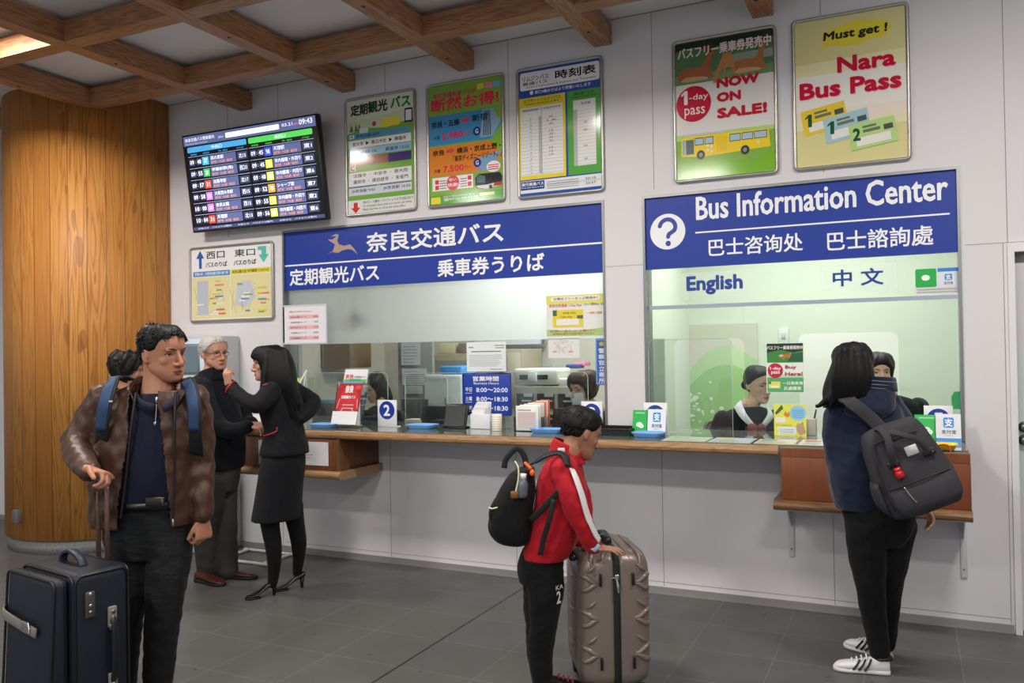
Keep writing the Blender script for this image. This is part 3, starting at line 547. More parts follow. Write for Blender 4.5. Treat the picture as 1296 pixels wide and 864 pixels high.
def ticket(u, v, c, s, ang, k):
    R_ = lambda a, b: (u+a*math.cos(ang)-b*math.sin(ang)*1.41, v+(a*math.sin(ang)+b*math.cos(ang)*1.41)*.71)
    P.poly([R_(0, 0), R_(.40, 0), R_(.40, .17), R_(0, .17)], c, k); P.poly([R_(.05, .02), R_(.35, .02), R_(.35, .075), R_(.05, .075)], '#eceae4', k+1); P.poly([R_(.30, .09), R_(.38, .09), R_(.38, .125), R_(.30, .125)], '#4d5a52', k+1)
    P.poly([R_(.12, .10), R_(.27, .10), R_(.27, .12), R_(.12, .12)], '#6f7a66', k+1); P.poly([R_(.12, .13), R_(.24, .13), R_(.24, .145), R_(.12, .145)], '#6f7a66', k+1)
    x, y = R_(.02, .06); (P.one(x, y, x+.06, y+.085, '#1f5a36', k+2) if s == '1' else P.text(s, x, y, x+.07, y+.085, '#1f5a36', k+2, .06))
ticket(.09, .215, '#e9c93e', '1', .16, 3); ticket(.29, .15, '#a9cbd6', '1', .16, 6); ticket(.51, .085, '#b9d98a', '2', .13, 9); P.build(t)
# 6 stop map
t, P = framed('stop_map', 'framed map of the west and east exit bus stops under the departure screen', -5.64, -4.706, 1.888, 2.541, 'map', '#ecebe6')
P.rect(0, .68, 1, 1, '#eeeef0', 1); P.text('西口', .20, .845, .43, .945, '#23252c', 4, .02); P.text('東口', .55, .845, .80, .945, '#23252c', 4, .02); P.text('バスのりば', .19, .73, .46, .80, '#23252c', 4, .03); P.text('バスのりば', .54, .73, .81, .80, '#23252c', 4, .03)
P.poly([(.12, .97), (.17, .86), (.14, .86), (.14, .72), (.105, .72), (.105, .86), (.07, .86)], '#1f5fae', 3); P.poly([(.83, .96), (.93, .96), (.93, .85), (.96, .85), (.90, .74), (.84, .85), (.875, .85), (.875, .91), (.83, .91)], '#5fc2b4', 3)
P.rect(.03, .61, .49, .68, '#4f8fd0', 2); P.text('学園大和・大阪奈良線方面の乗り場', .05, .625, .47, .668, '#f2f6fa', 4, .015); P.rect(.50, .61, .98, .68, '#e9dc4a', 2); P.text('奈良公園方面 市内循環バスのりば', .52, .625, .96, .668, '#3a3720', 4, .015)
P.rect(.02, .03, .49, .60, '#e3d9a4', 2); P.rect(.50, .03, .98, .60, '#e3d9a4', 2); P.rect(.08, .08, .22, .55, '#b9c3cf', 3); P.poly([(.55, .20), (.68, .16), (.80, .30), (.74, .52), (.58, .5)], '#c5cbd6', 3)
random.seed(3)
for i in range(34):
    u = random.choice([random.uniform(.24, .36), random.uniform(.05, .14), random.uniform(.56, .68), random.uniform(.80, .86)]); v = random.uniform(.06, .54); P.rect(u, v, u+random.uniform(.05, .11), v+.022, random.choice(['#d9694e', '#5f93cc', '#e8e5dc', '#d9c74c', '#e8e5dc', '#d98a72', '#7fae6a']), 4+i % 3)
for i in range(14): u = random.uniform(.08, .9); P.line(u, random.uniform(.1, .5), u+random.uniform(-.1, .1), random.uniform(.1, .5), .004, '#a8a28c', 3)
P.build(t)
# departure screen, hung by its back and tilted forward
O_ = np.array([-5.477, -.13, 2.645]); U_ = np.array([1.413, 0, 0]); V_ = np.array([0, -.113, .80]); n_ = nrm(np.cross(U_, V_))
t = thing('departure_screen', 'large black departure screen tilted forward high on the wall beside the column', 'screen', tuple(O_+U_/2))
m_blk = mat('black_plastic', '#101114', .35); hs = np.linalg.norm(V_)
MB().rbox((0, 0, -.055), (1.413, hs, 0), .008, 2, m_blk, (O_, (1, 0, 0), nrm(V_), n_)).build('casing', parent=t)
b = MB(); b.box(-5.05, -4.5, -.14, -.002, 2.85, 3.15, mat('bracket_steel', '#3a3b3e', .5, .6)); b.build('wall_bracket', parent=t)
def em(c): return mat('screen_'+c.lstrip('#'), c, .25, emit=.85)
P = Panel(O_, U_, V_, .0005, mf=em); P.N = n_; P.merge = True
def R(a, b, c, d, col, k=1): P.rect(a, b, c, d, col, k)
R(.012, .02, .988, .982, '#05070c', 1); R(.012, .885, .988, .982, '#5a6390', 2); R(.012, .02, .988, .055, '#3a4468', 2)
for u in range(3): P.text('お知らせ　バスのりば案内', .05+.31*u, .03, .31+.31*u, .047, '#c8d2e6', 3, .01)
P.text('奈良交通バス発車案内', .025, .925, .255, .962, '#eef2ff', 4, .02); P.text('Nara Kotsu Bus Line Guide', .025, .897, .20, .912, '#ccd4ee', 4, 0); P.text('お知らせ', .285, .915, .325, .94, '#dfe4f6', 4, .01); P.rrect(.34, .908, .735, .958, .008, '#f4f6ff', 3)
P.text('03.21', .755, .925, .83, .955, '#f6f8ff', 4, .02); P.text('(水)', .838, .92, .868, .946, '#f0807a', 4, .01); P.text('09:43', .875, .918, .968, .968, '#f6f8ff', 4, .03)
for s, u0, c, ttl in ((0, .035, '#4aa5dc', '中央口'), (1, .505, '#54cf5c', '東西口')):
    u1 = u0+.46; P.rrect(u0, .815, u1-.005, .87, .01, c, 3); P.text(ttl, u0+.19, .825, u0+.27, .86, '#eafaff', 4, .02)
    for a, tt in ((.02, '発車時刻'), (.12, '系統番号'), (.24, '行先・経由地'), (.38, 'のりば')): P.text(tt, u0+a, .784, u0+a+.05+.02*(len(tt) > 4), .802, c, 4, .01)
    rows = [[('09:48', '#4fb6d8', '77', '高の原駅', '北15'), ('09:55', '#38b45a', '28', '学園前駅(南)', '西口13'), ('09:57', '#e0463a', '31', '法隆寺前', '北17'), ('09:58', '#d66fd0', '130', '大和西大寺駅', '西15'), ('10:00', '#d66fd0', '160', '奈良公園', '西15'), ('10:04', '#e0463a', '31', '天理駅', '北13')],
            [('09:45', '#3a54d0', '98', '天理駅', '東1'), ('09:45', '#d8dc48', '2', '市内循環・外回り', '東2'), ('09:48', '#d8dc48', '1', '市内循環・内回り', '東6'), ('09:52', '#e89a3c', '78', 'シャープ前', '東7'), ('09:55', '#d8dc48', '2', '市内循環・外回り', '東2'), ('09:56', '#d8dc48', '1', '市内循環・内回り', '東6')]][s]
    for i, (tm, cc, no, ds, st) in enumerate(rows):
        v1 = .768-.119*i; v0 = v1-.105; R(u0, v1+.002, u1, v1+.006, '#aab4d0', 3)
        R(u0+.005, v0+.02, u0+.047, v1-.02, '#3b4263', 3); R(u0+.062, v0+.02, u0+.104, v1-.02, '#3b4263', 3); P.text(tm[:2], u0+.01, v0+.032, u0+.042, v1-.032, '#f2f4ff', 4, .03); P.text(tm[3:], u0+.067, v0+.032, u0+.099, v1-.032, '#f2f4ff', 4, .03); P.text(':', u0+.052, v0+.04, u0+.056, v1-.04, '#f2f4ff', 4, .02)
        R(u0+.108, v0+.012, u0+.158, v1-.012, cc, 3); P.text(no, u0+.120, v0+.03, u0+.147, v1-.03, '#f7f7f2', 4, .02)
        R(u0+.165, v0+.005, u0+.368, v1-.006, '#56608f', 3); P.text(ds, u0+.175, v0+.052, u0+.19+.021*len(ds), v1-.014, '#f2f4ff', 4, .02); P.text('県庁前・大仏殿・破石町', u0+.175, v0+.014, u0+.34, v0+.042, '#ef9a5a', 4, .01)
        R(u0+.378, v0+.016, u0+.452, v1-.016, '#3b4263', 3); P.text(st, u0+.388, v0+.03, u0+.442, v1-.03, '#f2f4ff', 4, .02)
P.build(t, 'display', 'lettering')
# ---------------------------------------------------------------- counter and service desks
CT = 1.05; CF = -.515
t = thing('service_counter', 'long wall-hung counter with a rounded wooden edge running under both windows', 'counter', (-2.6, -.2, CT))
MB().box(-4.66, .268, CF+.032, -.002, .995, 1.042).box(W1[0]+.003, W1[1]-.003, -.002, .35, .995, 1.042).box(W2[0]+.003, W2[1]-.003, -.002, .32, .995, 1.042).build('counter_top', mat('counter_laminate', '#8d8676', .3, spec=.4), parent=t)
pr = [(CF+.04, .99), (CF+.012, .992), (CF, 1.004), (CF-.004, 1.02), (CF, 1.036), (CF+.012, 1.046), (CF+.04, 1.047)]
MB().prism([(-4.66, y, z) for y, z in pr], (3.985, 0, 0)).build('rounded_edge', m_rail, parent=t)
MB().box(-4.62, .262, CF+.05, -.007, 1.0425, CT).box(W1[0]+.003, W1[1]-.003, -.007, .345, 1.0425, CT).box(W2[0]+.003, W2[1]-.003, -.007, .315, 1.0425, CT).build('glass_sheet', glass('counter_glass', '#e4ece6', 1.2, (.36, '#aab0a6', .0)), parent=t)
def desk(name, label, x0, x1, y0, z0, m, xl, xr):
    t = thing(name, label, 'desk', ((x0+x1)/2, y0, z0))
    MB().rbox((x0, y0, z0+.06), (x1, -.002, .988), .004, 2).build('box', m, parent=t)
    p = [(y0+.02, z0), (y0-.016, z0+.001), (y0-.032, z0+.008), (y0-.041, z0+.02), (y0-.044, z0+.032), (y0-.040, z0+.045), (y0-.030, z0+.055), (y0-.012, z0+.06), (y0+.02, z0+.06), (-.002, z0+.06), (-.002, z0)]
    MB().prism([(xl, y, z) for y, z in p], (xr-xl, 0, 0)).build('ledge', wood('dark_varnished_ledge', '#86603e', '#926b48', '#704d30', 0, 1.4, .25, .3) if m is m_desk2 else m_rail, parent=t); return t
t = desk('bag_shelf_desk', 'dark brown wooden box desk hung under the left end of the counter', -4.62, -3.70, -.502, .70, m_desk, -4.62, -3.668)
MB().box(-3.712, -3.698, -.507, -.49, .76, .994).build('corner_strip', mat('corner_metal', '#8a6a4a', .3, .5), parent=t)
t, P = paper('desk_notice', 'white notice taped to the brown desk beside the dark-suited attendant', 'notice', -4.14, -3.79, .795, .965, -.5055, '#d8d8dc')
bars(P, .04, .05, .30, .14, 4, '#8a8c92', 2, .18, .5); P.build(t)
t, P = paper('desk_notice', 'small white notice on the brown desk between the old man and the attendant', 'notice', -4.44, -4.36, .785, .965, -.5055, '#cfd0d4'); bars(P, .01, .05, .07, .15, 4, '#8a8c92', 2, .18, .4); P.build(t)
t = desk('service_desk', 'reddish brown box desk hung under the right-hand window', -.662, .27, -.502, .69, m_desk2, -.703, .273)
MB().box(-.66, .268, -.503, -.487, .989, 1.036).build('apron', m_desk2, parent=t)
for x, z0, lb in ((-.676, .315, 'white steel wall bracket under the left end of the red-brown desk'), (.252, .28, 'white steel wall bracket under the right end of the red-brown desk')):
    t = thing('shelf_bracket', lb, 'bracket', (x, 0, z0), 'brackets of the right desk'); b = MB()
    b.rbox((x-.017, -.012, z0), (x+.017, -.001, .69), .005, 2); b.rbox((x-.017, -.42, .675), (x+.017, -.006, .689), .004, 2); b.prism([(x-.003, -.01, .50), (x-.003, -.01, .68), (x-.003, -.25, .68)], (.006, 0, 0))
    b.build('arm', mat('white_steel', '#cfccd2', .4), parent=t); s = MB()
    for z in (z0+.05, .58, .62): s.cyl((x, -.0115, z), (x, -.0145, z), .005, n=10)
    s.build('screw', mat('screw_grey', '#77777c', .4, .8), parent=t)

# things standing on the counter
def tray(px, py, w, d, c, label, name='cash_tray', h=.028, rot=0):
    q = fp(px, py, CT); x, y = q[0], q[1]; t = thing(name, label, 'tray', (x, y+d/2, CT), 'coin trays on the counter'); y += d/2
    def oval(sc, z, e=5): return [(x+math.copysign(abs(math.cos(a))**(2/e), math.cos(a))*w/2*sc, y+math.copysign(abs(math.sin(a))**(2/e), math.sin(a))*d/2*sc, CT+z) for a in np.linspace(0, 2*PI, 41)[:-1]]
    MB().rings([oval(.86, .002), oval(.99, h-.004), oval(1.06, h), oval(1.06, h+.003), oval(.95, h), oval(.84, .008)], None).build('dish', mat('tray_'+c.lstrip('#'), c, .35, spec=.5), parent=t); return t
BL = '#79b2f4'
tray(402, 542, .20, .15, BL, 'light blue coin tray at the elbow of the dark-suited attendant'); tray(528, 543, .21, .15, BL, 'light blue coin tray in front of the number 2 card'); tray(688, 548.5, .22, .12, BL, "light blue coin tray just left of the boy's head")
tray(817, 554, .19, .14, BL, 'light blue coin tray in front of the number 4 card'); tray(1186, 570, .19, .14, '#f2d21f', "yellow coin tray beside the grey backpack on the right desk")
def stand_card(px0, px1, pyb, num, label, y=None, h=.19):
    q0, q1 = (fp(px0, pyb, CT), fp(px1, pyb, CT)); y = (q0[1]+q1[1])/2 if y is None else y; q0, q1 = wp(px0, pyb, y), wp(px1, pyb, y); x0, x1 = q0[0], q1[0]
    t = thing('number_card', label, 'sign', ((x0+x1)/2, y, CT), 'counter number cards'); m = mat('white_card', '#e4e5ea', .35)
    MB().rbox((x0, y, CT), (x1, y+.008, CT+h), .002, 1, m).box(x0, x1, y+.008, y+.055, CT, CT+.006, m).build('card', parent=t)
    P = Panel((x0, y, CT), (1, 0, 0), (0, 0, 1), .0006); w = x1-x0; P.disc(w/2, h*.62, w*.40, '#23409c', 1, n=36); P.text(num, w*.33, h*.62-w*.25, w*.67, h*.62+w*.25, '#f4f5f8', 3, .05); P.build(t, 'disc', 'numeral')
stand_card(478, 502, 540, '2', 'white counter card with a blue number 2 beside the brochure stand', -.13, .20); stand_card(736, 763, 545, '3', "white counter card with a blue number 3 behind the boy's head", .0, .20); stand_card(815, 845, 551, '4', 'white counter card with a blue number 4 on the pilaster side of the right window', -.12, .205); stand_card(1170, 1207, 558, '5', "white counter card with a blue number 5 beyond the grey backpack", -.0, .20)
def pay(px0, px1, pyb, py_t, y, kind, label):
    a, b = wp(px0, pyb, y), wp(px1, pyb, y); x0, x1 = a[0], b[0]; h = wp(px0, py_t, y)[2]-CT
    t = thing('payment_stand', label, 'sign', ((x0+x1)/2, y, CT), 'mobile payment stands'); c = '#19b24b' if kind == 'g' else '#e3e7ee'
    MB().prism([(x0, y, CT), (x0, y+.004, CT), (x0, y+.034, CT+h), (x0, y+.03, CT+h)], (x1-x0, 0, 0)).prism([(x0, y+.06, CT), (x0, y+.063, CT), (x0, y+.034, CT+h), (x0, y+.031, CT+h)], (x1-x0, 0, 0)).build('card', pm(c), parent=t)
    P = Panel((x0, y, CT), (1, 0, 0), (0, .03/h, 1), .0006); w = x1-x0
    if kind == 'g':
        P.disc(w*.48, h*.42, w*.22, '#eaf8ee', 1, w*.17); P.disc(w*.62, h*.36, w*.17, '#eaf8ee', 1, w*.13)
        for u in (.40, .55): P.disc(w*u, h*.45, w*.025, '#19b24b', 3)
        for u in (.57, .67): P.disc(w*u, h*.38, w*.02, '#19b24b', 3)
        P.rect(w*.2, h*.86, w*.85, h*.91, '#8fdcab', 1)
    else:
        P.rrect(w*.3, h*.52, w*.72, h*.88, w*.07, '#2f8fe0', 1); P.text('支', w*.35, h*.56, w*.67, h*.84, '#ffffff', 3, .03); P.text('支付宝', w*.22, h*.31, w*.80, h*.45, '#3a4048', 3, .02); P.text('ALIPAY', w*.32, h*.235, w*.68, h*.265, '#6a7078', 3, 0); P.rect(0, 0, w, h*.16, '#2f8fe0', 1)
    P.build(t, 'emblem', 'lettering')
pay(800, 818, 548, 519, -.18, 'g', 'green mobile payment stand beside the number 4 card'); pay(819, 842, 551, 518, -.19, 'a', 'white and blue mobile payment stand before the number 4 card')
pay(1158, 1187, 560, 525, -.06, 'g', 'green mobile payment stand beside the number 5 card'); pay(1185, 1217, 561, 524, -.10, 'a', 'white and blue mobile payment stand before the number 5 card')
t = thing('plastic_plate', 'small white price strip lying before the white and blue stand', 'sign', (-1.49, -.215, CT)); MB().box(-1.56, -1.42, -.225, -.21, CT, CT+.018).build('strip', pm('#e6e6ea'), parent=t)
# brochure stand with its brochures
o = fp(444, 541, CT); bx0, by0 = -3.935, -.27; W_ = .235
t = thing('brochure_stand', 'clear tilted stand of red sightseeing brochures on the counter', 'brochure stand', (bx0+W_/2, by0, CT+.018)); tilt = nrm([0, .30, 1]); fn_ = nrm(np.cross((1, 0, 0), tilt))
acr = MB(); acr.frame((bx0, by0, CT+.018), (1, 0, 0), fn_, tilt, (0, -.05, 0), (.004, .02, .33)).frame((bx0, by0, CT+.018), (1, 0, 0), fn_, tilt, (W_-.004, -.05, 0), (W_, .02, .33)).frame((bx0, by0, CT+.018), (1, 0, 0), fn_, tilt, (0, -.054, 0), (W_, -.05, .43)).box(bx0, bx0+W_, by0-.005, by0+.13, CT, CT+.004)
acr.build('acrylic_holder', m_acr, parent=t); MB().frame((bx0, by0, CT+.018), (1, 0, 0), fn_, tilt, (.004, .021, 0), (W_-.004, .024, .10)).build('front_lip', pm('#e9eaef'), parent=t)
def brochure(name, label, base, z0, z1, off, c):
    u = thing(name, label, 'brochure', (bx0+W_/2, by0, CT+.018+z0), 'brochures in the clear stand'); MB().frame((bx0, by0, CT+.018), (1, 0, 0), fn_, tilt, (.012, off, z0), (W_-.012, off+.012, z1)).build('cover', pm(c), parent=u)
    return u, Panel(np.array([bx0+.012, by0, CT+.018])+fn_*(off+.012)+tilt*z0, (W_-.024, 0, 0), tilt*(z1-z0), .0006)
u, P = brochure('brochure', 'white topped brochure standing at the back of the clear stand', None, .005, .44, -.045, '#e6e4ea'); P.text('奈良', .06, .83, .42, .91, '#d23a5a', 3, .03); P.text('大和路めぐり', .46, .84, .95, .88, '#555a60', 3, .01); P.rect(.02, .78, 1, .82, '#6cba4a', 1); P.rect(.25, .79, .75, .825, '#3fa04a', 2); P.rect(0, .74, 1, .78, '#6a9fd6', 2); P.build(u)
u, P = brochure('brochure', 'red sightseeing bus brochure standing in front in the clear stand', None, .004, .32, -.005, '#b3202c')
P.disc(.5, .55, .42, '#c8323c', 1, .40); P.text('奈良', .30, .76, .66, .95, '#f6f1f1', 4, .045); P.text('定期観光バス', .18, .62, .80, .70, '#f6f1f1', 4, .03); P.disc(.85, .9, .12, '#d8564a', 2, .05)
bars(P, .28, .38, .76, .54, 2, '#ecc8c8', 3, .25); bars(P, .35, .08, .66, .28, 3, '#ecd8d8', 3, .35); P.line(.05, .0, .30, .38, .035, '#d8b4ac', 2); P.line(.95, .0, .72, .38, .035, '#d8b4ac', 2); P.line(.05, .38, .12, .62, .03, '#d8b4ac', 2); P.line(.93, .38, .88, .62, .03, '#d8b4ac', 2); P.poly([(0, 0), (.25, 0), (.1, .3), (0, .35)], '#3a2c3c', 2); P.poly([(1, 0), (.75, 0), (.9, .3), (1, .35)], '#3a2c3c', 2); P.build(u)
# small goods along the glass
def slab(name, label, cat, q0, q1, y, d, m, r=.004, part='body', z=None, lean=0):
    a, b = wp(*q0, y), wp(*q1, y); x0, x1 = sorted((a[0], b[0])); z0, z1 = sorted((a[2], b[2])); z0 = z if z is not None else z0
    t = thing(name, label, cat, ((x0+x1)/2, y+d/2, z0)); f = (lambda p: (p[0], p[1]+lean*(p[2]-z0), p[2])) if lean else None
    MB().rbox((x0, y, z0), (x1, y+d, z1), min(r, d*.45), 2, None, None, f).build(part, m, parent=t); return t, x0, x1, z0, z1
m_dg = mat('charcoal_plastic', '#2a2b2e', .3); m_wht = mat('office_white', '#d4d5d6', .45); m_gry = mat('office_grey', '#a8a79f', .5); m_dsh = mat('shelf_shadow_grey', '#4a4a48', .6)
t, x0, x1, z0, z1 = slab('customer_display', 'dark customer display tilted back on the counter', 'display', (560, 541), (588, 512), -.14, .02, m_blk, .005, 'screen_casing', CT, .35)
b = MB(); b.rbox((x0+.03, -.10, CT), (x1-.03, -.01, CT+.012), .004, 2).build('foot', m_blk, parent=t); P = Panel((x0+.012, -.14, CT+.02), (x1-x0-.024, 0, 0), (0, .35*(z1-z0-.03), z1-z0-.03), .0006); P.N = nrm(np.cross(P.U, P.V)); P.rect(0, 0, 1, 1, '#141517', 2); P.build(t, 'screen')
t, x0, x1, z0, z1 = slab('paper_holder', 'white holder stuffed with slips on the counter before the business hours plate', 'holder', (595, 543), (620, 524), -.10, .07, mat('frosted_plastic', '#dcdde2', .3), .006, 'box', CT)
for i in range(5): MB().frame((x0+.01, -.09+.013*i, CT+.01), (1, 0, 0), (0, 1, 0), nrm([.02*(i-2), .1, 1]), (0, 0, 0), (.10+.004*i, .004, .125+.016*i)).build('paper_slip', pm(['#e6e6ea', '#dadbe0', '#e9e7e4', '#dfe0e4', '#e8e8ec'][i]), parent=t)
q = fp(629, 545, CT); t = thing('pen_cup', 'cream perforated pen cup beside the white slip holder', 'cup', tuple(q)); c = MB()
c.rings([[(q[0]+r*math.cos(a), q[1]+r*math.sin(a), CT+z) for a in np.linspace(0, 2*PI, 29)[:-1]] for r, z in ((.034, .001), (.036, .004), (.036, .116), (.033, .116), (.032, .01))]); c.build('cup', mat('cream_plastic', '#e4ded0', .4), parent=t); dts = MB()
for i in range(24):
    for j in range(6): a = 2*PI*(i+.5*(j % 2))/24; n_ = np.array([math.cos(a), math.sin(a), 0]); p = q+n_*.0355+np.array([0, 0, .018+.016*j]); dts.cyl(p, p+n_*.0012, .0025, n=6)
dts.build('perforation', mat('cup_holes', '#7a6a50', .6), parent=t)
# business hours plate on the pane
a, b = wp(586, 525, -.02), wp(646, 472, -.02); x0, x1, z0, z1 = a[0], b[0], a[2], b[2]
t = thing('business_hours_sign', 'blue business hours plate with white lettering behind the slip holder', 'sign', ((x0+x1)/2, -.01, z0)); MB().rbox((x0, -.020, z0), (x1, -.013, z1), .012, 3).build('plate', mat('plate_blue', '#1c3d9e', .35), parent=t)
P = Panel((x0, -.020, z0), (x1-x0, 0, 0), (0, 0, z1-z0), .0006); P.N = np.array([0, -1., 0]); P.text('営業時間', .22, .81, .76, .93, WHT, 3, .03); P.text('Business Hours', .24, .735, .76, .79, WHT, 3, .015)
for i, (dy, hr) in enumerate((('平日', '8:00〜20:00'), ('土曜', '8:00〜18:30'), ('日祝', '8:00〜18:30'))): v = .56-.215*i; P.text(dy, .06, v, .20, v+.10, WHT, 3, .025); P.rect(.06, v-.04, .20, v-.03, WHT, 2); P.text(hr, .29, v-.01, .94, v+.10, WHT, 3, .025)
P.build(t)
t = thing('sign_post', 'clear upright strip carrying the business hours plate', 'post', (x0+.16, -.009, CT)); MB().box(x0+.03, x1-.03, -.012, -.007, CT, z0+.06).build('strip', m_acr, parent=t)
# upright files in a clear rack, lattice tray, black trays
t = thing('file_rack', 'clear rack of upright files with orange covers beside the business hours plate', 'file rack', (-2.36, -.1, CT)); MB().box(-2.47, -2.26, -.17, -.02, CT, CT+.004).box(-2.47, -2.465, -.17, -.02, CT, CT+.10).box(-2.265, -2.26, -.17, -.02, CT, CT+.10).build('rack', m_acr, parent=t)
for i, c in enumerate(('#dfe0e0', '#e8e6e0', '#cfd0c8', '#e4d8d0', '#dd6a3a', '#d8d8d4', '#d5572f')):
    k = thing('file', ['white timetable file frontmost in the clear rack', 'cream file second in the clear rack', 'grey green file in the middle of the clear rack', 'pale pink file behind the grey green file', 'bright orange file behind the pale pink one', 'pale grey file before the last orange one', 'darker orange file at the very back of the rack'][i], 'file', (-2.36, -.16+.019*i, CT+.005), 'files in the clear rack')
    MB().rbox((-2.455+.022*i, -.165+.02*i, CT+.005), (-2.285+.005*i, -.153+.02*i, CT+.175+.006*i), .002, 1).build('cover', pm(c), parent=k)
    if i == 0: P = Panel((-2.455, -.165, CT+.01), (.165, 0, 0), (0, 0, .165), .0006); P.rect(.1, .1, .9, .75, '#d8c4c4', 1); bars(P, .1, .1, .9, .75, 9, '#a9a6a8', 2, .25); P.rect(.1, .8, .7, .84, '#8a8a90', 2); P.build(k)
q0 = fp(655, 549, CT); t = thing('lattice_tray', 'brown black perforated letter tray under the blue tray by the files', 'tray', (-2.34, -.30, CT)); lb = MB()
x0, x1, y0, y1 = -2.22, -2.03, -.06, .10
lb.box(x0, x1, y0, y1, CT, CT+.004)
for s in range(3): lb.box(x0-.004*s, x1+.004*s, y0-.004*s, y0+.002-.004*s, CT+.004+.016*s, CT+.012+.016*s); lb.box(x0-.004*s, x0+.002-.004*s, y0, y1, CT+.004+.016*s, CT+.012+.016*s); lb.box(x1, x1+.002, y0, y1, CT+.004+.016*s, CT+.012+.016*s)
for i in range(22): x = x0+(x1-x0)*i/21; lb.box(x-.002, x+.002, y0-.009, y0, CT+.002, CT+.044)
for i in range(14): y = y0+(y1-y0)*i/13; lb.box(x0-.009, x0, y-.002, y+.002, CT+.002, CT+.044)
lb.build('basket', mat('dark_brown_plastic', '#2a1d18', .4), parent=t)
def open_tray(name, label, x0, x1, y0, y1, h, m):
    t = thing(name, label, 'tray', ((x0+x1)/2, (y0+y1)/2, CT), 'flat black trays'); b = MB(); w = .006
    b.box(x0, x1, y0, y1, CT, CT+.005).box(x0, x1, y0, y0+w, CT+.005, CT+h).box(x0, x1, y1-w, y1, CT+.005, CT+h).box(x0, x0+w, y0+w, y1-w, CT+.005, CT+h).box(x1-w, x1, y0+w, y1-w, CT+.005, CT+h).build('tray_body', m, parent=t)
    MB().box(x0-.008, x1+.008, y0-.008, y0, CT+h-.006, CT+h).box(x0-.008, x1+.008, y1, y1+.008, CT+h-.006, CT+h).build('rim', m, parent=t)
open_tray('letter_tray', "flat black letter tray on the counter right of the boy's head", -1.99, -1.61, -.28, -.03, .045, m_blk)
# leaflets lying under the glass of the right-hand counter
for i, (x0, x1, y0, y1, c, lb) in enumerate(((-1.36, -1.10, -.45, -.2, '#c6cdbc', 'pale green leaflet under the counter glass, leftmost'), (-1.08, -.84, -.46, -.18, '#b9cbd8', 'pale blue leaflet under the counter glass'), (-.82, -.60, -.44, -.2, '#d8d3b8', 'cream leaflet under the counter glass'), (-.58, -.36, -.46, -.16, '#d6dccb', 'mint leaflet under the counter glass left of the woman'), (-.08, .14, -.44, -.2, '#ccd3c4', 'grey green leaflet under the counter glass by the yellow tray'))):
    t = thing('leaflet', lb, 'leaflet', ((x0+x1)/2, (y0+y1)/2, CT), 'leaflets under the glass'); MB().box(x0, x1, y0, y1, CT+.0006, CT+.0016).build('sheet', pm(c), parent=t)
    P = Panel((x0, y0, CT+.0016), (1, 0, 0), (0, 1, 0), .0004); w, d = x1-x0, y1-y0; P.rect(w*.1, d*.55, w*.5, d*.9, ['#9fb37a', '#e0c860', '#7a9fc0', '#c07a6a', '#7aa08a'][i], 1); bars(P, w*.1, d*.1, w*.9, d*.48, 4, '#9aa09c', 1, .3, .3); P.build(t)

# notices and posters on the panes
def glassp(name, label, cat, q0, q1, y, c, th=.001):
    a, b = wp(*q0, y), wp(*q1, y); x0, x1 = sorted((a[0], b[0])); z0, z1 = sorted((a[2], b[2])); t, P = paper(name, label, cat, x0, x1, z0, z1, y, c, th); P.U = np.array([x1-x0, 0, 0]); P.V = np.array([0, 0, z1-z0]); return t, P
t, P = glassp('price_list', 'white price list with pink rows at the left end of the ticket window', 'notice', (358, 434), (412, 386), -.006, '#e8e6ea', .006)
P.text('奈良バス一日フリーチケット', .16, .83, .68, .88, '#c0445a', 3, .02)
for i in range(5):
    v = .68-.145*i
    if i % 2 == 0: P.rect(.15, v-.02, .84, v+.085, '#eeb6be', 1)
    P.text(['奈良公園', '法隆寺線', '西の京', '大和郡山', '石切霊園'][i]+'コース', .19, v+.005, .56, v+.05, '#5a4a50', 3, .01); P.text(['500', '1,000', '1,500', '500', '900'][i], .72, v+.005, .83, v+.05, '#5a4a50', 3, .01)
f = MB(); f.box(P.o[0]-.012, P.o[0]+P.U[0]+.012, -.009, -.005, P.o[2]-.012, P.o[2]); f.box(P.o[0]-.012, P.o[0]+P.U[0]+.012, -.009, -.005, P.o[2]+P.V[2], P.o[2]+P.V[2]+.012); f.box(P.o[0]-.012, P.o[0], -.009, -.005, P.o[2], P.o[2]+P.V[2]); f.box(P.o[0]+P.U[0], P.o[0]+P.U[0]+.012, -.009, -.005, P.o[2], P.o[2]+P.V[2]); f.build('border', pm('#cdd0d6'), parent=t); P.build(t)
t, P = glassp('pass_notice', 'yellow and white day pass notice on the frosted pane of the ticket window', 'poster', (692, 426), (767, 371), .042, '#e9e8e0'); P.rect(0, .78, 1, 1, '#e6df6a', 1); P.poly([(0, 0), (1, 0), (1, .2), (.5, .12), (0, .18)], '#b4cf8a', 1); P.rrect(.08, .86, .90, .965, .04, '#efeeea', 2); P.text('お得なフリーきっぷ発売中！', .13, .88, .86, .945, '#4a4a44', 4, .02); P.text('奈良世界遺産 1-Day Pass', .05, .70, .60, .79, '#d8786a', 4, .02); P.text('スルっと関西2day・3day', .63, .72, .97, .79, '#5a6058', 4, .01)
